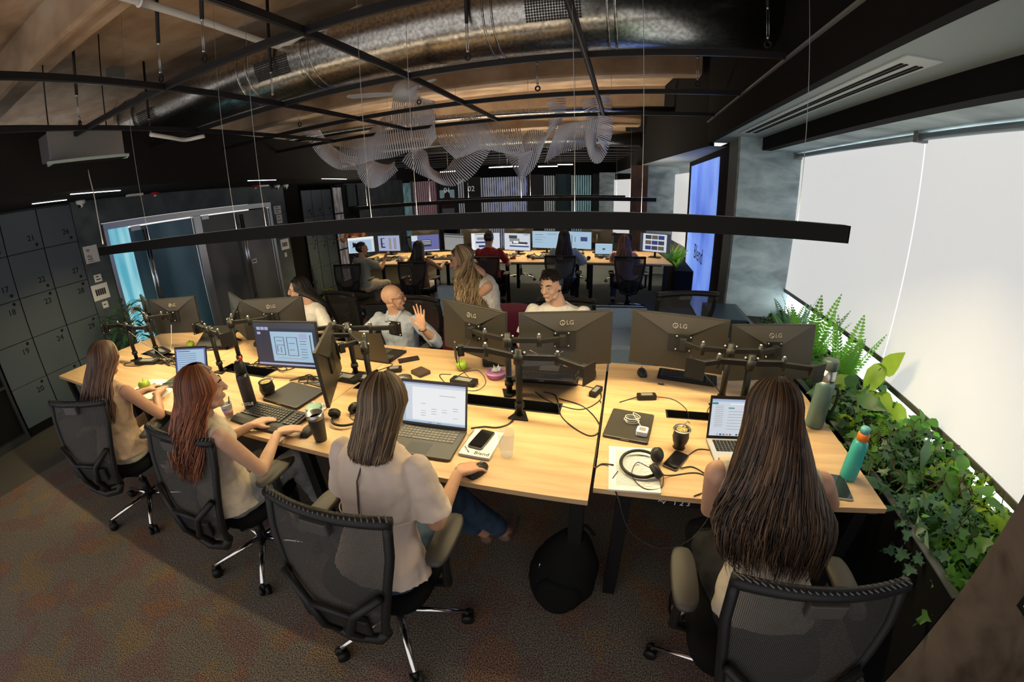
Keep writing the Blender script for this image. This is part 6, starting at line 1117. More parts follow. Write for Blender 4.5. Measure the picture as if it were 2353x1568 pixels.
def person(label, H, N, HC, fyaw, hyaw, hpitch, skin, top, pants, hands, knees=None, feet=None, s=1.0, vox=0.0075, male=False, sleeve=0.0, hroll=0.0, shoulder=0.175, poles=None, brow=None, lip=None, glasses=False, smile=False, face=True, topname='shirt', hem=0.03, shoe=None, topflare=1.0, hpose=('type', 'type'), hnorm=((0, 0, 1), (0, 0, 1)), hdir=(None, None), stand=False, neckline=0.0, shup=0.0, bare_legs=False, sl_r=0.014, shraise=(0, 0), torso_w=1.0):
    H = Vector(H); N = Vector(N); HC = Vector(HC); t = thing('person', label, 'person', (H.x, H.y, 0.0), fyaw)
    f = Vector((-math.sin(fyaw), math.cos(fyaw), 0)); r = Vector((math.cos(fyaw), math.sin(fyaw), 0)); U = (N - H).normalized(); fd = (f - U * f.dot(U)).normalized(); L = (N - H).length
    sw = shoulder * s; SH = [N - U * (0.060 - shup) + r * (sw * sx) + U * (0.035 * (shraise[0] if sx < 0 else shraise[1])) for sx in (-1, 1)]
    TW = torso_w * s * (1.1 if male else 1.0)
    prof = [(-0.10, 0.13, 0.10), (0.0, 0.168, 0.118), (0.14, 0.158, 0.108), (0.34, 0.128 if not male else 0.14, 0.092), (0.55, 0.142, 0.102), (0.74, 0.158, 0.108), (0.87, 0.158, 0.090), (0.955, 0.105, 0.068), (1.0, 0.058, 0.055)]
    def torso(mb, inf=0.0, lo=0, hi=9, flare=1.0, hi_t=None):
        rings = [ell(H + U * (L * u) - fd * (0.008 if u > .5 else 0.0), r, fd, w_ * TW * (1 + (flare - 1) * max(0, (0.5 - u) / 0.5)) + inf, d_ * TW * (1 + (flare - 1) * max(0, (0.5 - u) / 0.5)) + inf, 24, 0.9) for u, w_, d_ in prof[lo:hi]]
        mb.loft(rings)
    F = head_frame(HC, hyaw, hpitch, hroll)
    # joints
    ua, fa = 0.275 * s, 0.245 * s; arms = []
    for i, sx in enumerate((-1, 1)):
        W = Vector(hands[i]) if hands[i] else SH[i] - U * 0.40 + f * 0.1
        pole = Vector(poles[i]) if poles and poles[i] else (r * sx * 0.6 - Vector((0, 0, 1)) - f * 0.25)
        E_ = ik(SH[i], W, ua, fa, pole); 
        dv = (W - SH[i]);
        if dv.length > (ua + fa) * 0.999: W = SH[i] + dv.normalized() * (ua + fa) * 0.999
        arms.append((SH[i], E_, W))
    legs = []
    for i, sx in enumerate((-1, 1)):
        hp = H + r * (0.085 * s * sx)
        if stand: k = hp + Vector((0, 0, -hp.z * 0.47)) + f * 0.02; ft = Vector((hp.x + 0.01 * sx, hp.y, 0.085))
        else:
            k = Vector(knees[i]) if knees and knees[i] else hp + f * (0.42 * s) + r * (0.05 * sx) + Vector((0, 0, -0.01)); ft = Vector(feet[i]) if feet and feet[i] else Vector((k.x - f.x * 0.04, k.y - f.y * 0.04, 0.085))
        legs.append((hp, k, ft))
    # body: one continuous surface
    mb = MB(); torso(mb, -0.006 if top else 0.0)
    nk = 0.052 * s if not male else 0.058 * s; mb.tube([tuple(N - U * 0.06), tuple(N + U * 0.02), tuple(HC + (F.to_3x3() @ Vector((0, -0.012, -0.04))))], [nk * 1.25, nk, nk * 0.96], 16)
    add_head(mb, F, s, male)
    for i, (S_, E_, W) in enumerate(arms):
        mb.ball(tuple(S_), (0.040 if sleeve > 0 else 0.044) * s, 14, 10); g = 1.15 if male else 1.0
        gs = 0.86 if sleeve > 0 else 1.0; mb.tube([tuple(S_), tuple(S_.lerp(E_, 0.4)), tuple(E_)], [0.044 * s * g * gs, 0.041 * s * g * gs, 0.035 * s * g], 14); mb.ball(tuple(E_), 0.0355 * s * g, 12, 8); mb.tube([tuple(E_), tuple(E_.lerp(W, 0.3)), tuple(W)], [0.035 * s * g, 0.035 * s * g, 0.022 * s * g], 14)
        hd = Vector(hdir[i]) if hdir[i] else ((W - E_).normalized() * 0.6 + f * 0.7 + Vector((0, 0, -0.12))); add_hand(mb, W, hd, hnorm[i], 1 if i == 1 else -1, hpose[i], s * (1.06 if male else 0.98))
    for i, (hp, k, ft) in enumerate(legs):
        mb.tube([tuple(hp), tuple(hp.lerp(k, 0.5)), tuple(k)], [0.080 * s, 0.070 * s, 0.052 * s], 14); mb.ball(tuple(k), 0.052 * s, 12, 8); mb.tube([tuple(k), tuple(k.lerp(ft, 0.3)), tuple(ft)], [0.050 * s, 0.052 * s, 0.033 * s], 14)
        fdx = f if not feet else (f * 0.9); mb.tube([tuple(ft), tuple(ft + fdx * 0.06 + Vector((0, 0, -0.04))), tuple(ft + fdx * 0.16 + Vector((0, 0, -0.058)))], [0.034, 0.033, 0.024], 10)
    body = remesh(mb, 'body', skin, t, vox, 5)
    if face: face_parts(t, F, s, skin, brow or mat('brow_brown', (0.05, 0.03, 0.02), 0.8), lip or mat('lip_pink', (0.42, 0.18, 0.14), 0.45), glasses, smile=smile)
    # clothes
    if top:
        mb = MB(); torso(mb, 0.010, 1, 9 if neckline <= 0 else 8, topflare)
        if neckline > 0: pass
        for i, (S_, E_, W) in enumerate(arms):
            if sleeve > 0:
                mb.ball(tuple(S_ - U * 0.004), (0.054 if male else 0.050) * s, 14, 10); e1 = S_.lerp(E_, min(1, sleeve)); mb.tube([tuple(S_ - U * 0.006), tuple(S_.lerp(e1, 0.5)), tuple(e1)], [0.055 * s, 0.054 * s + sl_r * 0.3, 0.046 * s + sl_r], 16)
                if sleeve > 1: e2 = E_.lerp(W, sleeve - 1); mb.ball(tuple(E_), 0.046 * s, 12, 8); mb.tube([tuple(E_), tuple(e2)], [0.047 * s, 0.036 * s + sl_r * 0.6], 14)
            else: mb.ball(tuple(S_ - r * (0.035 if i else -0.035) + U * 0.005), 0.043 * s, 14, 10)
        remesh(mb, topname, top, t, max(vox, 0.007), 3, fold=0.020)
    if pants:
        mb = MB(); torso(mb, 0.004, 0, 3)
        for i, (hp, k, ft) in enumerate(legs):
            mb.ball(tuple(hp), 0.09 * s, 12, 8); mb.tube([tuple(hp), tuple(hp.lerp(k, 0.5)), tuple(k)], [0.092 * s, 0.082 * s, 0.065 * s], 14); mb.ball(tuple(k), 0.065 * s, 12, 8); e = k.lerp(ft, 0.88); mb.tube([tuple(k), tuple(k.lerp(e, 0.4)), tuple(e)], [0.063 * s, 0.062 * s, 0.050 * s], 14)
        remesh(mb, 'trousers', pants, t, max(vox, 0.010), 4, fold=0.024)
    if shoe:
        for i, (hp, k, ft) in enumerate(legs):
            mb = MB(); mb.tube([tuple(ft + Vector((0, 0, -0.02)) - f * 0.035), tuple(ft + f * 0.02 + Vector((0, 0, -0.035))), tuple(ft + f * 0.10 + Vector((0, 0, -0.045))), tuple(ft + f * 0.19 + Vector((0, 0, -0.055)))], [0.036, 0.045, 0.042, 0.026], 12, flat=0.8); remesh(mb, 'shoe', shoe, t, 0.012, 3)
    return t, F, (H, U, r, f, fd, N, SH, arms, legs)
R_ = math.radians
def hang(N, U, r, f, L, w0, w1, back=0.10, d=0.05, n=3, off=0.0):   # hanging stations behind a back
    out = []
    for i in range(1, n + 1):
        u = i / n; c = Vector(N) - Vector(U) * (L * u) - Vector(f) * (back * min(1, 0.45 + u * 0.6)) + Vector(r) * (off * u); out.append((c + Vector((0, 0, 0.02)), r, -Vector(f), w0 + (w1 - w0) * u, d))
    return out
JEAN = fabric('dark_jeans', (0.03, 0.06, 0.11)); BLKF = fabric('black_fabric', (0.005, 0.005, 0.006)); CREAM = fabric('cream_cotton', (0.62, 0.54, 0.44)); WHTF = fabric('white_cotton', (0.72, 0.69, 0.68)); GJ = fabric('grey_jeans', (0.22, 0.23, 0.24)); BEI = fabric('beige_cotton', (0.55, 0.40, 0.27))
# --- woman in the white blouse (foreground centre)
BLS = fabric('white_blouse', (0.76, 0.62, 0.53), 0.93, 12, 0.2, 0.7)
t, F, K = person('woman with straight brown hair in a white short-sleeved blouse using a mouse', (-0.80, 0.86, 0.53), (-0.80, 1.01, 1.035), (-0.785, 1.075, 1.165), R_(-2), R_(8), R_(-12), SK2, BLS, JEAN, [(-1.0, 1.24, 0.775), (-0.59, 1.215, 0.785)], knees=[(-0.92, 1.27, 0.55), (-0.66, 1.29, 0.56)], feet=[(-0.60, 1.50, 0.12), (-0.50, 1.52, 0.14)], vox=0.006, sleeve=0.78, sl_r=0.03, topflare=1.16, s=0.97, hpose=('type', 'mouse'), poles=[(-0.2, -0.3, -1), (0.12, -0.35, -1)], topname='blouse', shoulder=0.168, hdir=(None, (0.55, 0.8, -0.15)), shoe=mat('tan_shoe', (0.16, 0.09, 0.06), 0.6))
H, U, r, f, fd, N = K[:6]
strand_hair(t, F, 0.97, hair_mat('hair_brown_streaked', (0.035, 0.020, 0.012), (0.36, 0.24, 0.13)), hang(N + U * 0.03, U, r, f, 0.065, 0.088, 0.075, back=0.07, d=0.05, n=2, off=0.02), N=1200, r=0.0030, wave=0.003, seed=3, lenv=0.22)
mb = MB(); yb_ = lambda u, o: H + U * ((N - H).length * u) - fd * (0.122 + o)
mb.tube([tuple(yb_(0.93, -0.035)), tuple(yb_(0.80, 0.005)), tuple(yb_(0.62, 0.004)), tuple(yb_(0.50, 0.0))], [0.003, 0.0035, 0.0035, 0.002], 6); mb.build('back_slit', mat('seam_shadow_brown', (0.12, 0.07, 0.05), 0.8), t, world=True)
mb = MB(); mb.tube([tuple(N - U * 0.035 + (r * math.cos(a) * 0.098 + fd * math.sin(a) * 0.08)) for a in [2 * PI * i / 28 for i in range(29)]], 0.011, 8, flat=1.6); mb.build('collar', BLS, t, world=True)
mb = MB(); mb.ball(tuple(yb_(0.925, -0.028)), 0.006, 8, 6); mb.build('button', BLKP, t, world=True)
mb = MB(); mb.tube([tuple(H + U * ((N - H).length * 0.50) + r * (0.162 * math.sin(a)) - fd * (0.128 * math.cos(a))) for a in [-1.3 + 2.6 * i / 16 for i in range(17)]], 0.0022, 5); mb.build('yoke_seam', mat('seam_white', (0.8, 0.74, 0.68), 0.7), t, world=True)
# --- long dark-haired woman by the window
t, F, K = person('woman with very long dark brown hair in a cream ribbed top typing by the window', (0.61, 0.93, 0.55), (0.535, 1.13, 1.06), (0.525, 1.20, 1.20), R_(-4), R_(4), R_(-14), SK1, CREAM, BLKF, [(0.52, 1.44, 0.79), (0.80, 1.46, 0.79)], knees=[(0.42, 1.27, 0.58), (0.72, 1.36, 0.56)], vox=0.0065, sleeve=0.0, s=1.0, poles=[(-0.25, -0.4, -1), (0.95, -0.35, -0.75)], topname='ribbed_top', shoulder=0.175, topflare=1.04, shoe=BLKP, hdir=((0.1, 1, -0.15), (-0.35, 1, -0.15)))
H, U, r, f, fd, N = K[:6]
DH = hair_mat('hair_dark_brown', (0.012, 0.006, 0.004), (0.22, 0.12, 0.06), 0.7)
end = [(N - U * 0.02 - f * 0.07, r, -f, 0.135, 0.055), (N - U * 0.13 - f * 0.095, r, -f, 0.180, 0.045), (N - U * 0.24 - f * 0.105, r, -f, 0.165, 0.04), (N - U * 0.33 - f * 0.11, r, -f, 0.125, 0.035)]
strand_hair(t, F, 1.0, DH, end, N=1500, r=0.0036, wave=0.013, seed=5, lenv=0.62)
# --- red-haired woman
t, F, K = person('woman with wavy red-brown hair in profile wearing a cream sleeveless top', (-1.80, 0.95, 0.53), (-1.735, 0.945, 1.02), (-1.70, 0.965, 1.15), R_(-16), R_(-30), R_(-4), SK3, CREAM, GJ, [(-1.83, 1.25, 0.775), (-1.60, 1.225, 0.79)], knees=[(-1.78, 1.33, 0.56), (-1.55, 1.24, 0.62)], feet=[None, (-1.63, 1.40, 0.16)], vox=0.006, sleeve=0.0, s=0.97, hpose=('type', 'mouse'), poles=[None, (0.45, -0.5, -1)], topname='sleeveless_top', topflare=1.22, hdir=(None, (0.55, 0.8, -0.1)), shoe=mat('rose_shoe', (0.25, 0.09, 0.09), 0.6))
H, U, r, f, fd, N = K[:6]
RH = hair_mat('hair_auburn', (0.05, 0.012, 0.006), (0.50, 0.16, 0.06), 0.55)
end = [(N - U * 0.0 - f * 0.06, r, -f, 0.115, 0.07), (N - U * 0.14 - f * 0.105, r, -f, 0.150, 0.07), (N - U * 0.28 - f * 0.125, r, -f, 0.145, 0.06)]
strand_hair(t, F, 0.97, RH, end, N=1150, r=0.0036, wave=0.016, seed=7, lenv=0.40, phi=2.25)
# --- leftmost woman
t, F, K = person('leftmost woman, brown hair with a blond streak, hand beside a green apple', (-2.93, 0.95, 0.53), (-2.885, 0.995, 1.01), (-2.86, 1.035, 1.145), R_(18), R_(28), R_(-14), SK2, BEI, CREAM, [(-3.10, 1.31, 0.775), (-2.88, 1.29, 0.785)], knees=[(-3.14, 1.30, 0.55), (-2.90, 1.33, 0.58)], vox=0.0075, sleeve=0.0, s=0.96, hpose=('type', 'flat'), poles=[None, (0.9, -0.2, -0.7)], topname='sleeveless_top', topflare=1.15, shoe=mat('dark_shoe', (0.03, 0.02, 0.02), 0.6))
H, U, r, f, fd, N = K[:6]
end = [(N - U * 0.0 - f * 0.06, r, -f, 0.11, 0.065), (N - U * 0.15 - f * 0.10, r, -f, 0.135, 0.065), (N - U * 0.24 - f * 0.115, r, -f, 0.12, 0.05)]
strand_hair(t, F, 0.96, hair_mat('hair_brown_rosy', (0.045, 0.022, 0.018), (0.30, 0.17, 0.12), 0.5), end, N=850, r=0.0038, wave=0.008, seed=9, lenv=0.3, phi=2.15)
mb = MB(F); mb.tube([(0.070 * math.cos(a) * 1.12, 0.028 + 0.01 * math.sin(a), 0.018 + 0.088 * math.sin(a) * 1.10) for a in [PI * i / 20 for i in range(21)]], 0.0075, 8, flat=0.6); mb.build('hair_streak', mat('blond_streak', (0.62, 0.46, 0.22), 0.5), t, world=True)
# --- bald man
BS = fabric('pale_blue_shirt', (0.40, 0.45, 0.56), 0.92, 20, 0.3)
t, F, K = person('bald laughing man with glasses in a pale blue shirt raising an open hand', (-1.83, 2.93, 0.42), (-1.83, 2.87, 0.915), (-1.825, 2.845, 1.055), R_(176), R_(-70), R_(-2), SK1, BS, BLKF, [(-1.47, 2.655, 0.865), (-1.99, 2.60, 0.775)], vox=0.005, male=True, sleeve=1.45, s=0.98, smile=True, glasses=True, hpose=('open', 'type'), hdir=((-0.05, -0.05, 1.0), None), hnorm=((0.15, 1, 0.0), (0, 0, 1)), poles=[(0.7, 0.1, -0.8), (-0.8, 0.4, -0.5)], topname='shirt', shoulder=0.195, shoe=BLKP, sl_r=0.012, lip=mat('lip_male', (0.40, 0.16, 0.12), 0.5), brow=mat('brow_sparse', (0.20, 0.12, 0.08), 0.8))
H, U, r, f, fd, N = K[:6]
G = F @ Matrix.Scale(0.98, 4); mb = MB(G)
for sx in (-1, 1): mb.tube([(sx * 0.066, 0.010, -0.030), (sx * 0.051, 0.035, -0.072), (sx * 0.028, 0.068, -0.097), (0, 0.084, -0.100)], [0.008, 0.0105, 0.0105, 0.012], 8)
mb.tube([(-0.024, 0.094, -0.041), (0, 0.102, -0.037), (0.024, 0.094, -0.041)], [0.003, 0.005, 0.003], 6); remesh(mb, 'stubble', mat('stubble_brown', (0.33, 0.20, 0.14), 0.8), t, 0.004, 3)
mb = MB()
for sx in (-1, 1):
    p0 = N + U * 0.03 - fd * 0.045 + r * (sx * 0.045); p1 = N + U * 0.015 + fd * 0.02 + r * (sx * 0.062); p2 = N - U * 0.045 + fd * 0.095 + r * (sx * 0.045); mb.tube([tuple(p0), tuple(p1), tuple(p2)], [0.010, 0.013, 0.016], 8, flat=1.2)
mb.build('collar', BS, t, world=True)
mb = MB(); mb.tube([tuple(N - U * 0.05 + fd * 0.088), tuple(H + U * 0.37 + fd * 0.118), tuple(H + U * 0.2 + fd * 0.112), tuple(H + U * 0.05 + fd * 0.122)], 0.005, 6, flat=0.5); mb.build('button_placket', mat('placket', (0.48, 0.53, 0.62), 0.8), t, world=True)
mb = MB(); mb.prism([(-0.035, 0), (0.035, 0), (0, -0.10)], 0, 0.004); 
W_ = K[7][0][2]; mb = MB(Matrix.Translation(W_ + Vector((0, 0, -0.012)))); mb.torus((0, 0, 0), 0.027, 0.005, 20, 6); mb.build('wrist_band', mat('dark_red_band', (0.05, 0.01, 0.012), 0.6), t, world=True)
# --- standing woman
t, F, K = person('standing woman leaning forward with long wavy blond-tipped hair and a white tank top', (-1.10, 3.24, 0.74), (-1.155, 3.18, 1.175), (-1.295, 3.12, 1.325), R_(125), R_(112), R_(-20), SK1, WHTF, JEAN, [(-1.28, 3.0, 0.74), (-1.0, 2.98, 0.72)], vox=0.007, stand=True, sleeve=0.0, s=0.97, topname='tank_top', hpose=('flat', 'flat'), poles=[(0.2, 0.2, 0.5), (0.5, 0.5, 0.2)], shoe=BLKP)
H, U, r, f, fd, N = K[:6]
BH = hair_mat('hair_blond_wavy', (0.05, 0.028, 0.014), (0.62, 0.44, 0.24), 0.45)
Z3 = Vector((0, 0, 1)); cam_r = Vector((0.92, 0.39, 0))
end = [(HC_ + d_, Vector((0.92, 0.39, 0)), Vector((0.39, -0.92, 0)), w_, 0.075) for HC_, d_, w_ in ((Vector((-1.24, 3.11, 1.19)), Vector((0, 0, 0)), 0.095), (Vector((-1.21, 3.09, 1.08)), Vector((0, 0, 0)), 0.115), (Vector((-1.19, 3.07, 0.96)), Vector((0, 0, 0)), 0.125), (Vector((-1.17, 3.06, 0.87)), Vector((0, 0, 0)), 0.115))]
strand_hair(t, F, 0.97, BH, end, N=1000, r=0.0038, wave=0.018, seed=13, lenv=0.35, phi=2.0)
# --- man in white T-shirt
t, F, K = person('young man with short dark hair in a white T-shirt behind the centre monitors', (-0.42, 2.98, 0.53), (-0.455, 2.885, 1.045), (-0.495, 2.85, 1.19), R_(182), R_(157), R_(-10), SK3, WHTF, JEAN, [(-0.28, 2.56, 0.785), (-0.60, 2.56, 0.785)], vox=0.006, male=True, sleeve=0.75, s=0.98, topname='t_shirt', shoulder=0.195, shoe=BLKP, brow=mat('brow_black', (0.012, 0.009, 0.008), 0.8), sl_r=0.022)
SHM = hair_mat('hair_short_black', (0.008, 0.006, 0.006), (0.05, 0.035, 0.028))
def short_hair(t, F, s, m, N=700, seed=1, ln=0.022):
    rnd = random.Random(seed); mb = MB(); hair_cap(mb, F, s, 1.035, line=0.050, low=-0.045, tint=0.1); G = F @ Matrix.Scale(s, 4)
    for i in range(N):
        th = rnd.random() ** 0.8 * 1.25; ph = rnd.random() * 2 * PI; q = Vector((0.079 * math.sin(th) * math.sin(ph), -0.010 - 0.098 * math.sin(th) * math.cos(ph), 0.016 + 0.100 * math.cos(th)))
        if q.y > 0.055 and q.z < 0.07: continue
        nrm = (q - Vector((0, -0.01, 0.0))).normalized(); l = ln * (1.2 - 0.6 * th / 1.25); mb.ct = rnd.random(); tip = q + nrm * l * 0.6 + Vector((rnd.gauss(0, 0.003), l * 0.8, rnd.gauss(0, 0.002)))
        mb.tube([tuple(G @ q), tuple(G @ ((q + tip) / 2 + nrm * 0.004)), tuple(G @ tip)], [0.0035, 0.003, 0.0008], 3, cap=False)
    return mb.build('hair', m, t, world=True)
short_hair(t, F, 0.98, SHM, 1500, 4, 0.013)
mb = MB(); N = K[5]; U = K[1]; r = K[2]; fd = K[4]; mb.tube([tuple(N - U * 0.012 + (r * math.cos(a) * 0.078 + fd * math.sin(a) * 0.072) - U * (0.03 if math.sin(a) > 0 else 0) * math.sin(a)) for a in [2 * PI * i / 28 for i in range(29)]], 0.008, 8); mb.build('collar', WHTF, t, world=True)
# --- black-haired woman with glasses
t, F, K = person('woman with black hair and thin glasses in profile behind the left monitors', (-2.80, 2.99, 0.47), (-2.82, 2.90, 0.965), (-2.89, 2.865, 1.105), R_(160), R_(136), R_(-6), SK3, WHTF, BLKF, [(-2.66, 2.62, 0.775), (-2.93, 2.60, 0.775)], vox=0.0075, sleeve=0.72, s=0.97, glasses='thin', topname='t_shirt', shoe=BLKP, sl_r=0.022)
H, U, r, f, fd, N = K[:6]
end = [(N - U * 0.0 - f * 0.07, r, -f, 0.10, 0.06), (N - U * 0.12 - f * 0.10, r, -f, 0.12, 0.05), (N - U * 0.20 - f * 0.11, r, -f, 0.11, 0.04)]
strand_hair(t, F, 0.97, hair_mat('hair_black', (0.006, 0.005, 0.006), (0.03, 0.022, 0.022)), end, N=600, r=0.0045, wave=0.006, seed=15, lenv=0.3, phi=2.15)
# --- second row
V2 = 0.012
def far(label, hx, hy, hz, hyaw, top, hair, kind, hands, sleeve=0.7, pants=JEAN, skin=SK2, male=False, L=0.2, s=0.97, fy=6, **k):
    t, F, K = person(label, (hx + 0.02, hy - 0.10, hz - 0.62), (hx, hy - 0.03, hz - 0.14), (hx, hy, hz), R_(fy), R_(hyaw), R_(-6), skin, top, pants, hands, vox=V2, s=s, sleeve=sleeve, male=male, face=(kind == 'bun'), shoe=BLKP, **k)
    H, U, r, f, fd, N = K[:6]
    if kind == 'short': short_hair(t, F, s, hair, 260, 3, 0.012)
    elif kind == 'bun':
        mb = MB(); hair_cap(mb, F, s, 1.05, tint=0.1); G = F @ Matrix.Scale(s, 4); M0 = mb.M; mb.M = G; mb.ct = 0.2; mb.ball((0, -0.115, 0.055), 0.036, 14, 10); mb.M = M0
        rnd = random.Random(4)
        for i in range(26): mb.ct = rnd.random(); a = rnd.random() * 6.28; mb.tube([tuple(G @ Vector((0.02 * math.cos(a), -0.12, 0.055 + 0.02 * math.sin(a)))), tuple(G @ Vector((0.045 * math.cos(a), -0.15, 0.055 + 0.05 * math.sin(a))))], 0.003, 3)
        mb.build('hair', hair, t, world=True)
    else:
        end = [(N - f * 0.06, r, -f, 0.105, 0.06), (N - U * (L * 0.6) - f * 0.10, r, -f, 0.125, 0.05), (N - U * L - f * 0.11, r, -f, 0.11, 0.04)]
        strand_hair(t, F, s, hair, end, N=200, r=0.009, wave=0.005, seed=int(abs(hx) * 100), lenv=0.2)
    return t, F, K
HB = hair_mat('hair_black_b', (0.008, 0.006, 0.006), (0.05, 0.03, 0.025))
far('woman with a hair bun in a grey-green top turned in profile', -4.06, 5.56, 1.10, -60, fabric('grey_green_top', (0.36, 0.38, 0.34)), HB, 'bun', [(-4.15, 5.95, 0.80), (-3.84, 5.88, 0.86)], fy=-15, hdir=(None, (0.1, 0.4, 0.9)), pants=CREAM)
far('woman with dark shoulder-length hair reaching right in the second row', -3.10, 5.74, 1.06, 0, fabric('brown_top', (0.20, 0.10, 0.07)), HB, 'long', [(-3.3, 6.12, 0.78), (-2.84, 6.10, 0.77)], sleeve=0.0, L=0.12, pants=WHTF, s=0.93)
far('man with short dark hair in a red T-shirt seen from behind', -2.06, 6.14, 1.15, 0, fabric('red_tshirt', (0.30, 0.02, 0.025)), SHM, 'short', [(-2.24, 6.5, 0.78), (-1.84, 6.42, 0.78)], male=True, sleeve=0.8, pants=BLKF)
far('long dark-haired person in a loose pale blue shirt seen from behind', -0.90, 6.38, 1.14, 0, fabric('pale_blue_loose', (0.42, 0.52, 0.60)), HB, 'long', [(-1.10, 6.75, 0.78), (-0.66, 6.74, 0.78)], sleeve=1.2, L=0.26, sl_r=0.05, topflare=1.15)
t, F, K = far('woman with pinkish-blond hair wearing black headphones, back to the camera', 0.03, 6.52, 1.08, -4, fabric('pink_top', (0.50, 0.28, 0.30)), hair_mat('hair_pinkish', (0.10, 0.035, 0.03), (0.55, 0.28, 0.22)), 'long', [(-0.12, 6.90, 0.78), (0.2, 6.88, 0.78)], L=0.16, s=0.93)
hp = thing('headphones', 'black headphones worn by the pink-haired woman', 'headphones', tuple(F.to_translation())); mb = MB(F); mb.tube([(0.092 * math.cos(a), 0.0, 0.02 + 0.105 * math.sin(a)) for a in [PI * i / 18 for i in range(19)]], 0.008, 6); mb.build('headband', BLKP, hp, world=True)
for sx in (-1, 1): mb = MB(F); mb.ball((sx * 0.09, 0, -0.005), (0.018, 0.036, 0.042)); mb.build('ear_cup', BLKP, hp, world=True)
# far side people, mostly hidden
t, F, K = person('far person in an orange top facing the camera past the bun-haired woman', (-5.75, 7.75, 0.72), (-5.72, 7.68, 1.28), (-5.72, 7.62, 1.42), R_(186), R_(160), R_(-5), SK2, fabric('orange_top', (0.50, 0.18, 0.08)), JEAN, [(-5.52, 7.35, 1.12), (-5.95, 7.4, 1.1)], vox=V2, face=False, stand=True, sleeve=0.6, hpose=('hold', 'hold')); 
strand_hair(t, F, 1.0, HB, [(K[5] + Vector((0, 0.06, -0.05)), Vector((1, 0, 0)), Vector((0, 1, 0)), 0.10, 0.05)], N=150, r=0.008, seed=2)
# ============================================================ plants
def leaf_mat(name, c, back=0.0):
    m = noise_mat(name, [(0.3, tuple(x * 0.6 for x in c)), (0.7, c)], (1, 1, 1), 16, 3, 0.38)
    nt = m.node_tree; b = bsdf(m); tr = nd(m, 'ShaderNodeBsdfTranslucent'); tr.inputs['Color'].default_value = (min(1, c[0] * 3.5), min(1, c[1] * 3.5), c[2] * 1.5, 1); mx = nd(m, 'ShaderNodeMixShader'); mx.inputs[0].default_value = 0.42; out = nt.nodes['Material Output']
    lk(m, b.outputs[0], mx.inputs[1]); lk(m, tr.outputs[0], mx.inputs[2]); lk(m, mx.outputs[0], out.inputs['Surface']); return m
LG1 = leaf_mat('leaf_mid', (0.11, 0.26, 0.065)); LG2 = leaf_mat('leaf_dark', (0.05, 0.13, 0.065)); LG3 = leaf_mat('leaf_fresh', (0.22, 0.42, 0.06)); LG4 = leaf_mat('leaf_bluegreen', (0.10, 0.21, 0.16)); LBR = leaf_mat('leaf_dead', (0.22, 0.09, 0.03)); STEM = mat('stem_brown', (0.07, 0.04, 0.02), 0.7); STEMG = mat('stem_green', (0.10, 0.16, 0.05), 0.6)
PR = random.Random(21)
def leaf(mb, p, d, n, L, W, shape='oval', bend=0.25):
    p = Vector(p); d = Vector(d).normalized(); n = Vector(n); n = (n - d * n.dot(d)); n = n.normalized() if n.length > 1e-4 else d.orthogonal().normalized(); s = d.cross(n)
    if shape == 'ivy': pts = [(0, 0), (0.20, 0.42), (-0.05, 0.62), (0.30, 0.60), (0.42, 0.95), (0.55, 0.42), (0.80, 0.40), (0.78, 0.20), (1.0, 0.0)]
    elif shape == 'heart': pts = [(0.05, 0.0), (-0.12, 0.35), (0.0, 0.75), (0.25, 1.0), (0.55, 0.8), (0.8, 0.4), (1.0, 0.0)]
    elif shape == 'lance': pts = [(0, 0.02), (0.2, 0.5), (0.45, 1.0), (0.75, 0.6), (1.0, 0.0)]
    else: pts = [(0, 0.05), (0.15, 0.65), (0.4, 1.0), (0.7, 0.75), (1.0, 0.0)]
    vs = []; fs = []; m = len(pts)
    def Q(u, w_): return tuple(p + d * (L * u) + s * (W * 0.5 * w_) + n * (L * (-bend * u * u) + W * 0.10 * abs(w_)))
    for u, w_ in pts: vs += [Q(u, 0), Q(u, w_), Q(u, -w_)]
    for i in range(m - 1): a = 3 * i; b = 3 * (i + 1); fs += [(a, b, b + 1, a + 1), (a, a + 2, b + 2, b)]
    mb.add(vs, fs, True)
def frond(mb, p, d, L, W, n=22, droop=0.5):
    p = Vector(p); d = Vector(d).normalized(); pts = []; q = p.copy(); dd = d.copy()
    for i in range(n + 1): pts.append(q.copy()); q += dd * (L / n); dd = (dd + Vector((0, 0, -droop / n * (0.4 + 1.2 * i / n)))).normalized()
    mb.tube(pts, [0.0022 * (1 - 0.8 * i / n) for i in range(n + 1)], 4)
    for i in range(2, n + 1):
        t_ = (pts[i] - pts[i - 1]).normalized(); s = t_.cross(Vector((0, 0, 1)))
        s = s.normalized() if s.length > 0.05 else Vector((1, 0, 0)); up = s.cross(t_); w = W * math.sin(PI * min(1, 0.12 + 0.86 * i / n)) ** 0.8
        for k in (-1, 1): leaf(mb, pts[i], s * k + t_ * 0.35 + up * 0.15, up, w, L / n * 0.95, 'lance', 0.15)
def fern(label, c, n, L, W, m=LG1, up=1.0, group=None, droop=0.6, seed=0):
    t = thing('fern', label, 'plant', c); R = random.Random(seed)
    for i in range(n):
        a = 2 * PI * i / n + R.random(); mb = MB(); tilt = 0.25 + 0.9 * R.random(); frond(mb, (c[0], c[1], c[2]), (math.cos(a) * tilt, math.sin(a) * tilt, up), L * (0.7 + 0.4 * R.random()), W, 24, droop); mb.build('frond', m, t, world=True)
    return t
fern('tall upright sword fern left of the large heart-shaped leaves', (1.56, 2.60, 0.58), 9, 0.60, 0.075, LG1, 2.6, droop=0.25, seed=2)
fern('fern beside the grey-lit monitor, sending a thin frond above the blind hem', (1.45, 2.95, 0.58), 12, 0.62, 0.07, LG1, 2.2, droop=0.35, seed=3)
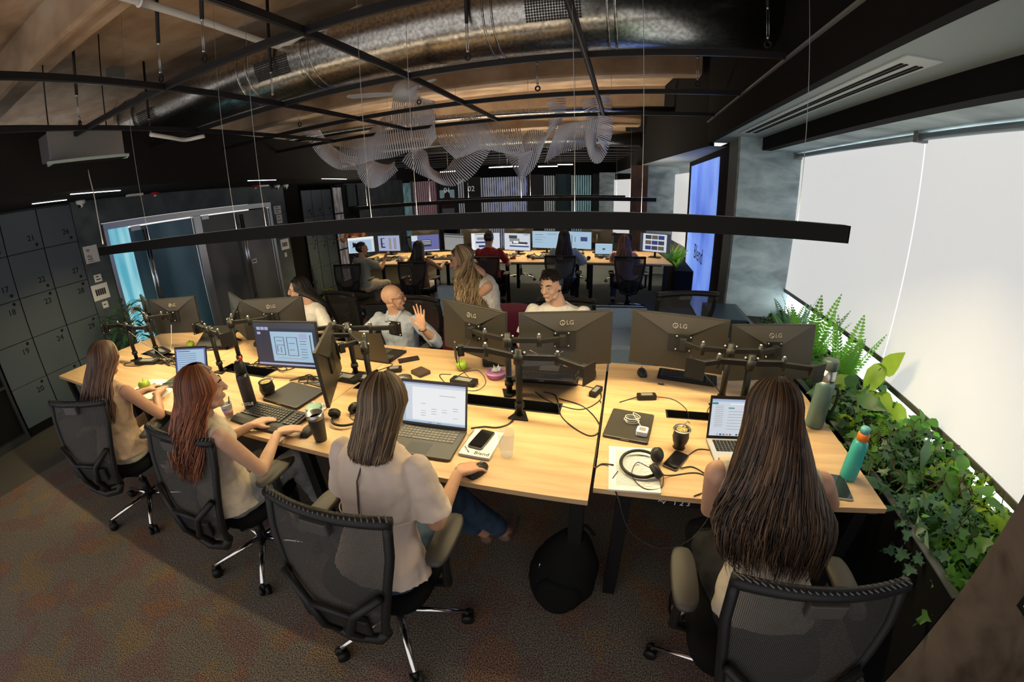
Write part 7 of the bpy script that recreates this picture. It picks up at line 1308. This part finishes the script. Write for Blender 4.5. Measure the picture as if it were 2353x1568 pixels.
fern('fern farther along the planter near the blue cabinet', (1.55, 3.45, 0.58), 12, 0.5, 0.07, LG4, 1.6, droop=0.6, seed=4)
fern('bright low fern frond cluster beside the steel thermos', (1.36, 2.05, 0.60), 7, 0.32, 0.06, LG3, 0.9, droop=0.9, seed=5)
fern('small pale fern in the ivy beside the turquoise bottle', (1.42, 1.80, 0.62), 7, 0.26, 0.05, LG3, 0.6, droop=1.0, seed=6)
def leafy(label, c, stems, m, shape, L, W, name='leafy_plant', st=STEMG):
    t = thing(name, label, 'plant', c)
    for (tip, d) in stems:
        mb = MB(); mid = (Vector(c) + Vector(tip)) / 2 + Vector((0, 0, 0.08)); mb.tube(curve([c, mid, tip], 5), 0.004, 6); mb.build('stem', st, t, world=True)
        mb = MB(); leaf(mb, tip, d, (d[1] * 0.5 - 0.6, -0.5, 0.6), L * (0.8 + 0.35 * PR.random()), W, shape, 0.2); mb.build('leaf', m, t, world=True)
    return t
leafy('plant with large heart-shaped green leaves standing against the white blind', (1.60, 2.36, 0.60), [((1.68, 2.30, 0.93), (0.0, -0.45, 0.8)), ((1.66, 2.33, 0.93), (-0.35, -0.05, -0.75)), ((1.62, 2.18, 0.82), (-0.2, -0.6, -0.5)), ((1.56, 2.25, 0.80), (-0.5, -0.5, -0.3)), ((1.70, 2.15, 0.76), (0.0, -0.7, -0.4)), ((1.52, 2.38, 0.80), (-0.6, 0.1, -0.2))], LG3, 'heart', 0.20, 0.13)
leafy('dark broad-leaved plant behind the steel thermos', (1.38, 2.25, 0.60), [((1.33, 2.20, 0.82), (-0.6, -0.2, 0.1)), ((1.28, 2.15, 0.76), (-0.6, -0.3, -0.1)), ((1.40, 2.1, 0.84), (0.2, -0.6, 0.1)), ((1.35, 2.35, 0.85), (-0.5, 0.4, 0.2)), ((1.45, 2.3, 0.8), (0.3, 0.3, 0.2))], LG2, 'oval', 0.20, 0.09)
leafy('blue-green strap-leaved plant spilling over the planter rim', (1.40, 1.45, 0.62), [((1.30, 1.42, 0.72), (-0.5, 0.3, 0.05)), ((1.29, 1.34, 0.70), (-0.6, 0.1, -0.1)), ((1.33, 1.28, 0.72), (-0.2, -0.6, -0.1)), ((1.38, 1.30, 0.75), (0.2, -0.6, 0.1)), ((1.30, 1.50, 0.70), (-0.7, 0.2, -0.25)), ((1.45, 1.5, 0.78), (0.3, 0.4, 0.3))], LG4, 'lance', 0.26, 0.05)
leafy('single dead brown leaf hanging in the ivy near the blind', (1.62, 1.42, 0.70), [((1.60, 1.40, 0.80), (-0.1, -0.5, -0.35))], LBR, 'oval', 0.17, 0.05, 'dead_leaf', STEM)
# ivy runs along the planter: each trailing plant on its own
def ivy(label, c, n, m, rad, L, shape='ivy', seed=0, zr=(0.60, 0.84)):
    R = random.Random(seed); t = thing('ivy', label, 'plant', c); mb = MB()
    for k in range(6):
        a = R.random() * 6.28; pts = [c]
        for j in range(4): pts.append((c[0] + (rad[0] * (j + 1) / 4) * math.cos(a + 0.3 * j), c[1] + (rad[1] * (j + 1) / 4) * math.sin(a + 0.4 * j), R.uniform(*zr)))
        mb.tube(curve(pts, 4), 0.0025, 4)
    mb.build('vines', STEM, t, world=True); mb = MB()
    for k in range(n):
        rr = R.random() ** 0.55; a = R.random() * 6.28; x = c[0] + rad[0] * rr * math.cos(a); y = c[1] + rad[1] * rr * math.sin(a); x = max(1.27, min(1.80, x)); y = max(0.93, y); zz = R.uniform(zr[0], zr[1]) - 0.06 * rr
        d = (R.gauss(0, 1) - 0.3, R.gauss(0, 1) - 0.4, R.gauss(0, 0.5)); leaf(mb, (x, y, zz), d, (R.gauss(0, 0.4) - 0.2, R.gauss(0, 0.4) - 0.3, 1), L * R.uniform(0.6, 1.25), L * R.uniform(0.7, 1.05), shape, 0.25)
    o = mb.build('leaves', m, t, world=True); o['kind'] = 'stuff'; return t
IV = [((1.50, 1.02), LG1, 'nearest ivy clump, against the brown concrete column'), ((1.62, 1.18), LG3, 'bright backlit ivy clump under the lower blind hem, near the column'), ((1.42, 1.22), LG4, 'blue-green ivy clump on the rim nearest the chair'), ((1.56, 1.42), LG1, 'ivy clump around the dead brown leaf'),
      ((1.68, 1.50), LG3, 'bright ivy clump behind the dead brown leaf'), ((1.40, 1.58), LG2, 'dark ivy clump right of the turquoise bottle'), ((1.58, 1.72), LG2, 'dark ivy clump in front of the heart-shaped leaves'), ((1.72, 1.85), LG1, 'ivy clump against the blind under the heart-shaped leaves'),
      ((1.45, 1.92), LG1, 'ivy clump between thermos and turquoise bottle'), ((1.38, 2.12), LG2, 'dark ivy clump right behind the thermos'), ((1.60, 2.35), LG4, 'blue-green ivy clump at the feet of the tall sword fern'), ((1.45, 2.62), LG2, 'dark ivy clump right of the grey-lit monitor'),
      ((1.62, 2.85), LG1, 'ivy clump behind the grey-lit monitor'), ((1.50, 3.2), LG1, 'ivy clump farther along under the blind hem'), ((1.5, 3.7), LG2, 'ivy clump near the concrete pier'), ((1.70, 1.05), LG3, 'backlit ivy leaves in the corner of blind and brown column')]
for i, ((x, y), m, s) in enumerate(IV): ivy(s, (x, y, 0.60), 120, m, (0.20, 0.22), 0.072 if i % 3 else 0.092, 'ivy' if i % 4 != 3 else 'oval', 30 + i)
# corner plant left, hanging plant by the far lockers, far plants
def potplant(label, c, pot_h, n, L, m, z0, seed=0, shape='lance', W=0.05, pot=BLKM, r=0.14):
    R = random.Random(seed); t = thing('potted_plant', label, 'plant', (c[0], c[1], 0)); MB(Matrix.Translation((c[0], c[1], 0))).lathe([(r * 0.75, 0), (r, pot_h), (r * 0.92, pot_h), (r * 0.8, pot_h - 0.04), (0, pot_h - 0.04)], seg=24).build('pot', pot, t, world=True)
    mb = MB(); mb.tube(curve([(c[0], c[1], pot_h - 0.04), (c[0] + 0.03, c[1], (pot_h + z0) / 2), (c[0], c[1] + 0.02, z0)], 4), 0.012, 6); mb.build('stem', STEM, t, world=True); mb = MB()
    for k in range(n):
        a = R.random() * 6.28; e = R.uniform(-0.3, 1.0); z = R.uniform(pot_h + 0.1, z0); d = (math.cos(a), math.sin(a), e); mb.tube([(c[0], c[1], z), (c[0] + 0.12 * d[0], c[1] + 0.12 * d[1], z + 0.08)], 0.003, 4); leaf(mb, (c[0] + 0.12 * d[0], c[1] + 0.12 * d[1], z + 0.08), d, (0, 0, 1), L * R.uniform(0.7, 1.2), W, shape, 0.5)
    o = mb.build('leaves', m, t, world=True); o['kind'] = 'stuff'; return t
potplant('dark leafy plant in the corner by the lockers and frosted doors', (-5.2, 2.25), 0.30, 90, 0.24, LG2, 1.02, 3)
potplant('small dark plant behind the desk end, below the wall socket', (-4.85, 2.62), 0.30, 50, 0.22, LG2, 0.75, 5)
potplant('plant with two pale green leaves rising behind the black-haired woman', (-4.0, 4.25), 0.30, 8, 0.14, LG3, 1.02, 8, 'oval', 0.08)
t = thing('planter_box', 'black planter with bright plants at the right end of the second desk row', 'planter', (1.0, 7.0, 0)); MB().box(0.88, 1.18, 6.75, 8.1, 0, 0.62).build('box', BLKM, t, world=True)
for i, (y, m, s) in enumerate(((6.95, LG1, 'spiky bright green plant at the end of the second desk row'), (7.2, LG1, 'plant with round pale leaves behind the photo-grid monitor'), (7.75, LG3, 'farther bright plant before the far window'))):
    R = random.Random(50 + i); t = thing('leafy_plant', s, 'plant', (0.93, y, 0.62)); mb = MB()
    for k in range(46):
        a = R.random() * 6.28; leaf(mb, (0.93, y, 0.62), (0.45 * math.cos(a) - 0.15, 0.8 * math.sin(a), R.uniform(0.7, 1.8)), (0, -0.3, 1), R.uniform(0.18, 0.38), 0.035 if i != 1 else 0.08, 'lance' if i != 1 else 'oval', 0.35)
    o = mb.build('leaves', m, t, world=True); o['kind'] = 'stuff'
# ============================================================ hanging sculpture of translucent rods
RODM = mat('translucent_rod', (0.9, 0.89, 0.96), 0.22); bsdf(RODM).inputs['Specular IOR Level'].default_value = 0.8
t = thing('hanging_sculpture', 'wavy hanging sculpture of translucent white rods behind the ceiling grid', 'sculpture', (-2.0, 4.9, 2.2))
SHEETS = [([[-4.208, 4.7, 2.88], [-4.213, 4.816, 2.705], [-3.993, 4.762, 2.492], [-3.63, 4.617, 2.311], [-3.312, 4.594, 2.266]], [[-4.267, 5.1, 2.952], [-4.103, 5.045, 2.765], [-3.854, 4.941, 2.602], [-3.644, 4.901, 2.496], [-3.535, 4.969, 2.462]]), ([[-3.762, 4.9, 2.648], [-3.592, 5.016, 2.736], [-3.295, 4.962, 2.799], [-2.986, 4.817, 2.911], [-2.84, 4.794, 2.932], [-2.723, 4.926, 2.958], [-2.585, 5.02, 2.931], [-2.3, 4.938, 2.885]], [[-3.584, 4.7, 2.325], [-3.293, 4.645, 2.332], [-2.985, 4.541, 2.351], [-2.707, 4.501, 2.352], [-2.561, 4.569, 2.393], [-2.435, 4.671, 2.424], [-2.297, 4.695, 2.45], [-2.155, 4.615, 2.533]]), ([[-3.313, 4.6, 2.294], [-3.344, 4.716, 2.145], [-3.168, 4.662, 2.017], [-2.871, 4.517, 2.05], [-2.638, 4.494, 2.189]], [[-3.342, 5.0, 2.418], [-3.198, 4.945, 2.354], [-3.039, 4.841, 2.311], [-2.922, 4.801, 2.299], [-2.894, 4.869, 2.332]]), ([[-2.674, 4.7, 2.305], [-2.562, 4.816, 2.168], [-2.327, 4.762, 2.063], [-2.078, 4.617, 1.973], [-1.882, 4.594, 1.972], [-1.746, 4.726, 2.079], [-1.64, 4.82, 2.242], [-1.521, 4.738, 2.371]], [[-2.709, 5.1, 2.498], [-2.516, 5.045, 2.442], [-2.415, 4.941, 2.237], [-2.267, 4.901, 2.148], [-2.186, 4.969, 2.199], [-2.138, 5.071, 2.311], [-2.035, 5.095, 2.394], [-1.835, 5.015, 2.47]]), ([[-2.971, 5.1, 3.228], [-2.869, 5.216, 3.245], [-2.646, 5.162, 3.174], [-2.34, 5.017, 3.067]], [[-2.938, 5.0, 2.843], [-2.746, 4.945, 2.784], [-2.476, 4.841, 2.685], [-2.243, 4.801, 2.735]]), ([[-2.346, 5.0, 2.606], [-2.21, 5.116, 2.689], [-2.002, 5.062, 2.8], [-1.774, 4.917, 2.794], [-1.603, 4.894, 2.712], [-1.426, 5.026, 2.654], [-1.26, 5.12, 2.635]], [[-1.989, 4.8, 2.29], [-1.813, 4.745, 2.325], [-1.638, 4.641, 2.356], [-1.493, 4.601, 2.343], [-1.386, 4.669, 2.317], [-1.286, 4.771, 2.295], [-1.136, 4.795, 2.315]]), ([[-1.411, 4.9, 2.337], [-1.372, 5.016, 2.213], [-1.289, 4.962, 2.102], [-1.197, 4.817, 1.986]], [[-1.208, 4.9, 2.327], [-1.148, 4.845, 2.309], [-1.022, 4.741, 2.305], [-1.168, 4.701, 1.983]]), ([[-0.856, 4.8, 2.892], [-0.86, 4.916, 2.755], [-0.874, 4.862, 2.558], [-0.911, 4.717, 2.347], [-1.0, 4.694, 2.13], [-1.199, 4.826, 1.986]], [[-0.691, 5.1, 2.954], [-0.696, 5.045, 2.77], [-0.764, 4.941, 2.64], [-0.831, 4.901, 2.537], [-1.118, 4.969, 2.585], [-1.272, 5.071, 2.371]]), ([[-0.937, 5.0, 2.2], [-0.753, 5.116, 2.317], [-0.537, 5.062, 2.359], [-0.332, 4.917, 2.39]], [[-0.743, 4.9, 2.618], [-0.611, 4.845, 2.633], [-0.453, 4.741, 2.631], [-0.271, 4.701, 2.647]]), ([[-0.471, 4.7, 2.842], [-0.436, 4.816, 2.681], [-0.432, 4.762, 2.481], [-0.396, 4.617, 2.299], [-0.338, 4.594, 2.171], [-0.261, 4.726, 2.175], [-0.199, 4.82, 2.282]], [[-0.269, 5.05, 2.941], [-0.257, 4.995, 2.755], [-0.296, 4.891, 2.592], [-0.318, 4.851, 2.49], [-0.342, 4.919, 2.4], [-0.319, 5.021, 2.361], [-0.29, 5.045, 2.413]]), ([[-0.174, 4.9, 2.931], [-0.149, 5.016, 2.757], [-0.138, 4.962, 2.575], [-0.162, 4.817, 2.411], [-0.198, 4.794, 2.289]], [[-0.323, 4.8, 2.89], [-0.287, 4.745, 2.688], [-0.295, 4.641, 2.532], [-0.293, 4.601, 2.434], [-0.259, 4.669, 2.372]])]
for sh in SHEETS:
    A = curve(sh[0], 14); B = curve(sh[1], 14)
    def along(P, n):
        ds = [0]; 
        for i in range(1, len(P)): ds.append(ds[-1] + (P[i] - P[i - 1]).length)
        out = []
        for k in range(n):
            x = ds[-1] * k / (n - 1); i = 1
            while i < len(ds) - 1 and ds[i] < x: i += 1
            u = (x - ds[i - 1]) / max(1e-9, ds[i] - ds[i - 1]); out.append(P[i - 1].lerp(P[i], u))
        return out
    la = sum((A[i] - A[i - 1]).length for i in range(1, len(A))); n = int(la / 0.034) + 4; mb = MB()
    for a, b in zip(along(A, n), along(B, n)):
        m_ = (a + b) / 2 + Vector((0, -0.04, 0.0)); mb.tube([tuple(a), tuple(m_), tuple(b)], 0.0078, 5)
    o = mb.build('rod_ribbon', RODM, t, world=True); o['kind'] = 'stuff'
mb = MB()
for (x, y, z0) in ((-4.1, 5.0, 2.9), (-2.9, 4.8, 3.0), (-2.0, 4.9, 2.8), (-1.1, 4.9, 2.9), (-0.55, 4.9, 3.0), (-0.15, 4.9, 3.0)): mb.tube([(x, y, z0 - 0.2), (x, y, 3.6)], 0.002, 4)
mb.build('hanging_wires', WIREM if 'WIREM' in globals() else MATS['wire_steel'], t, world=True)
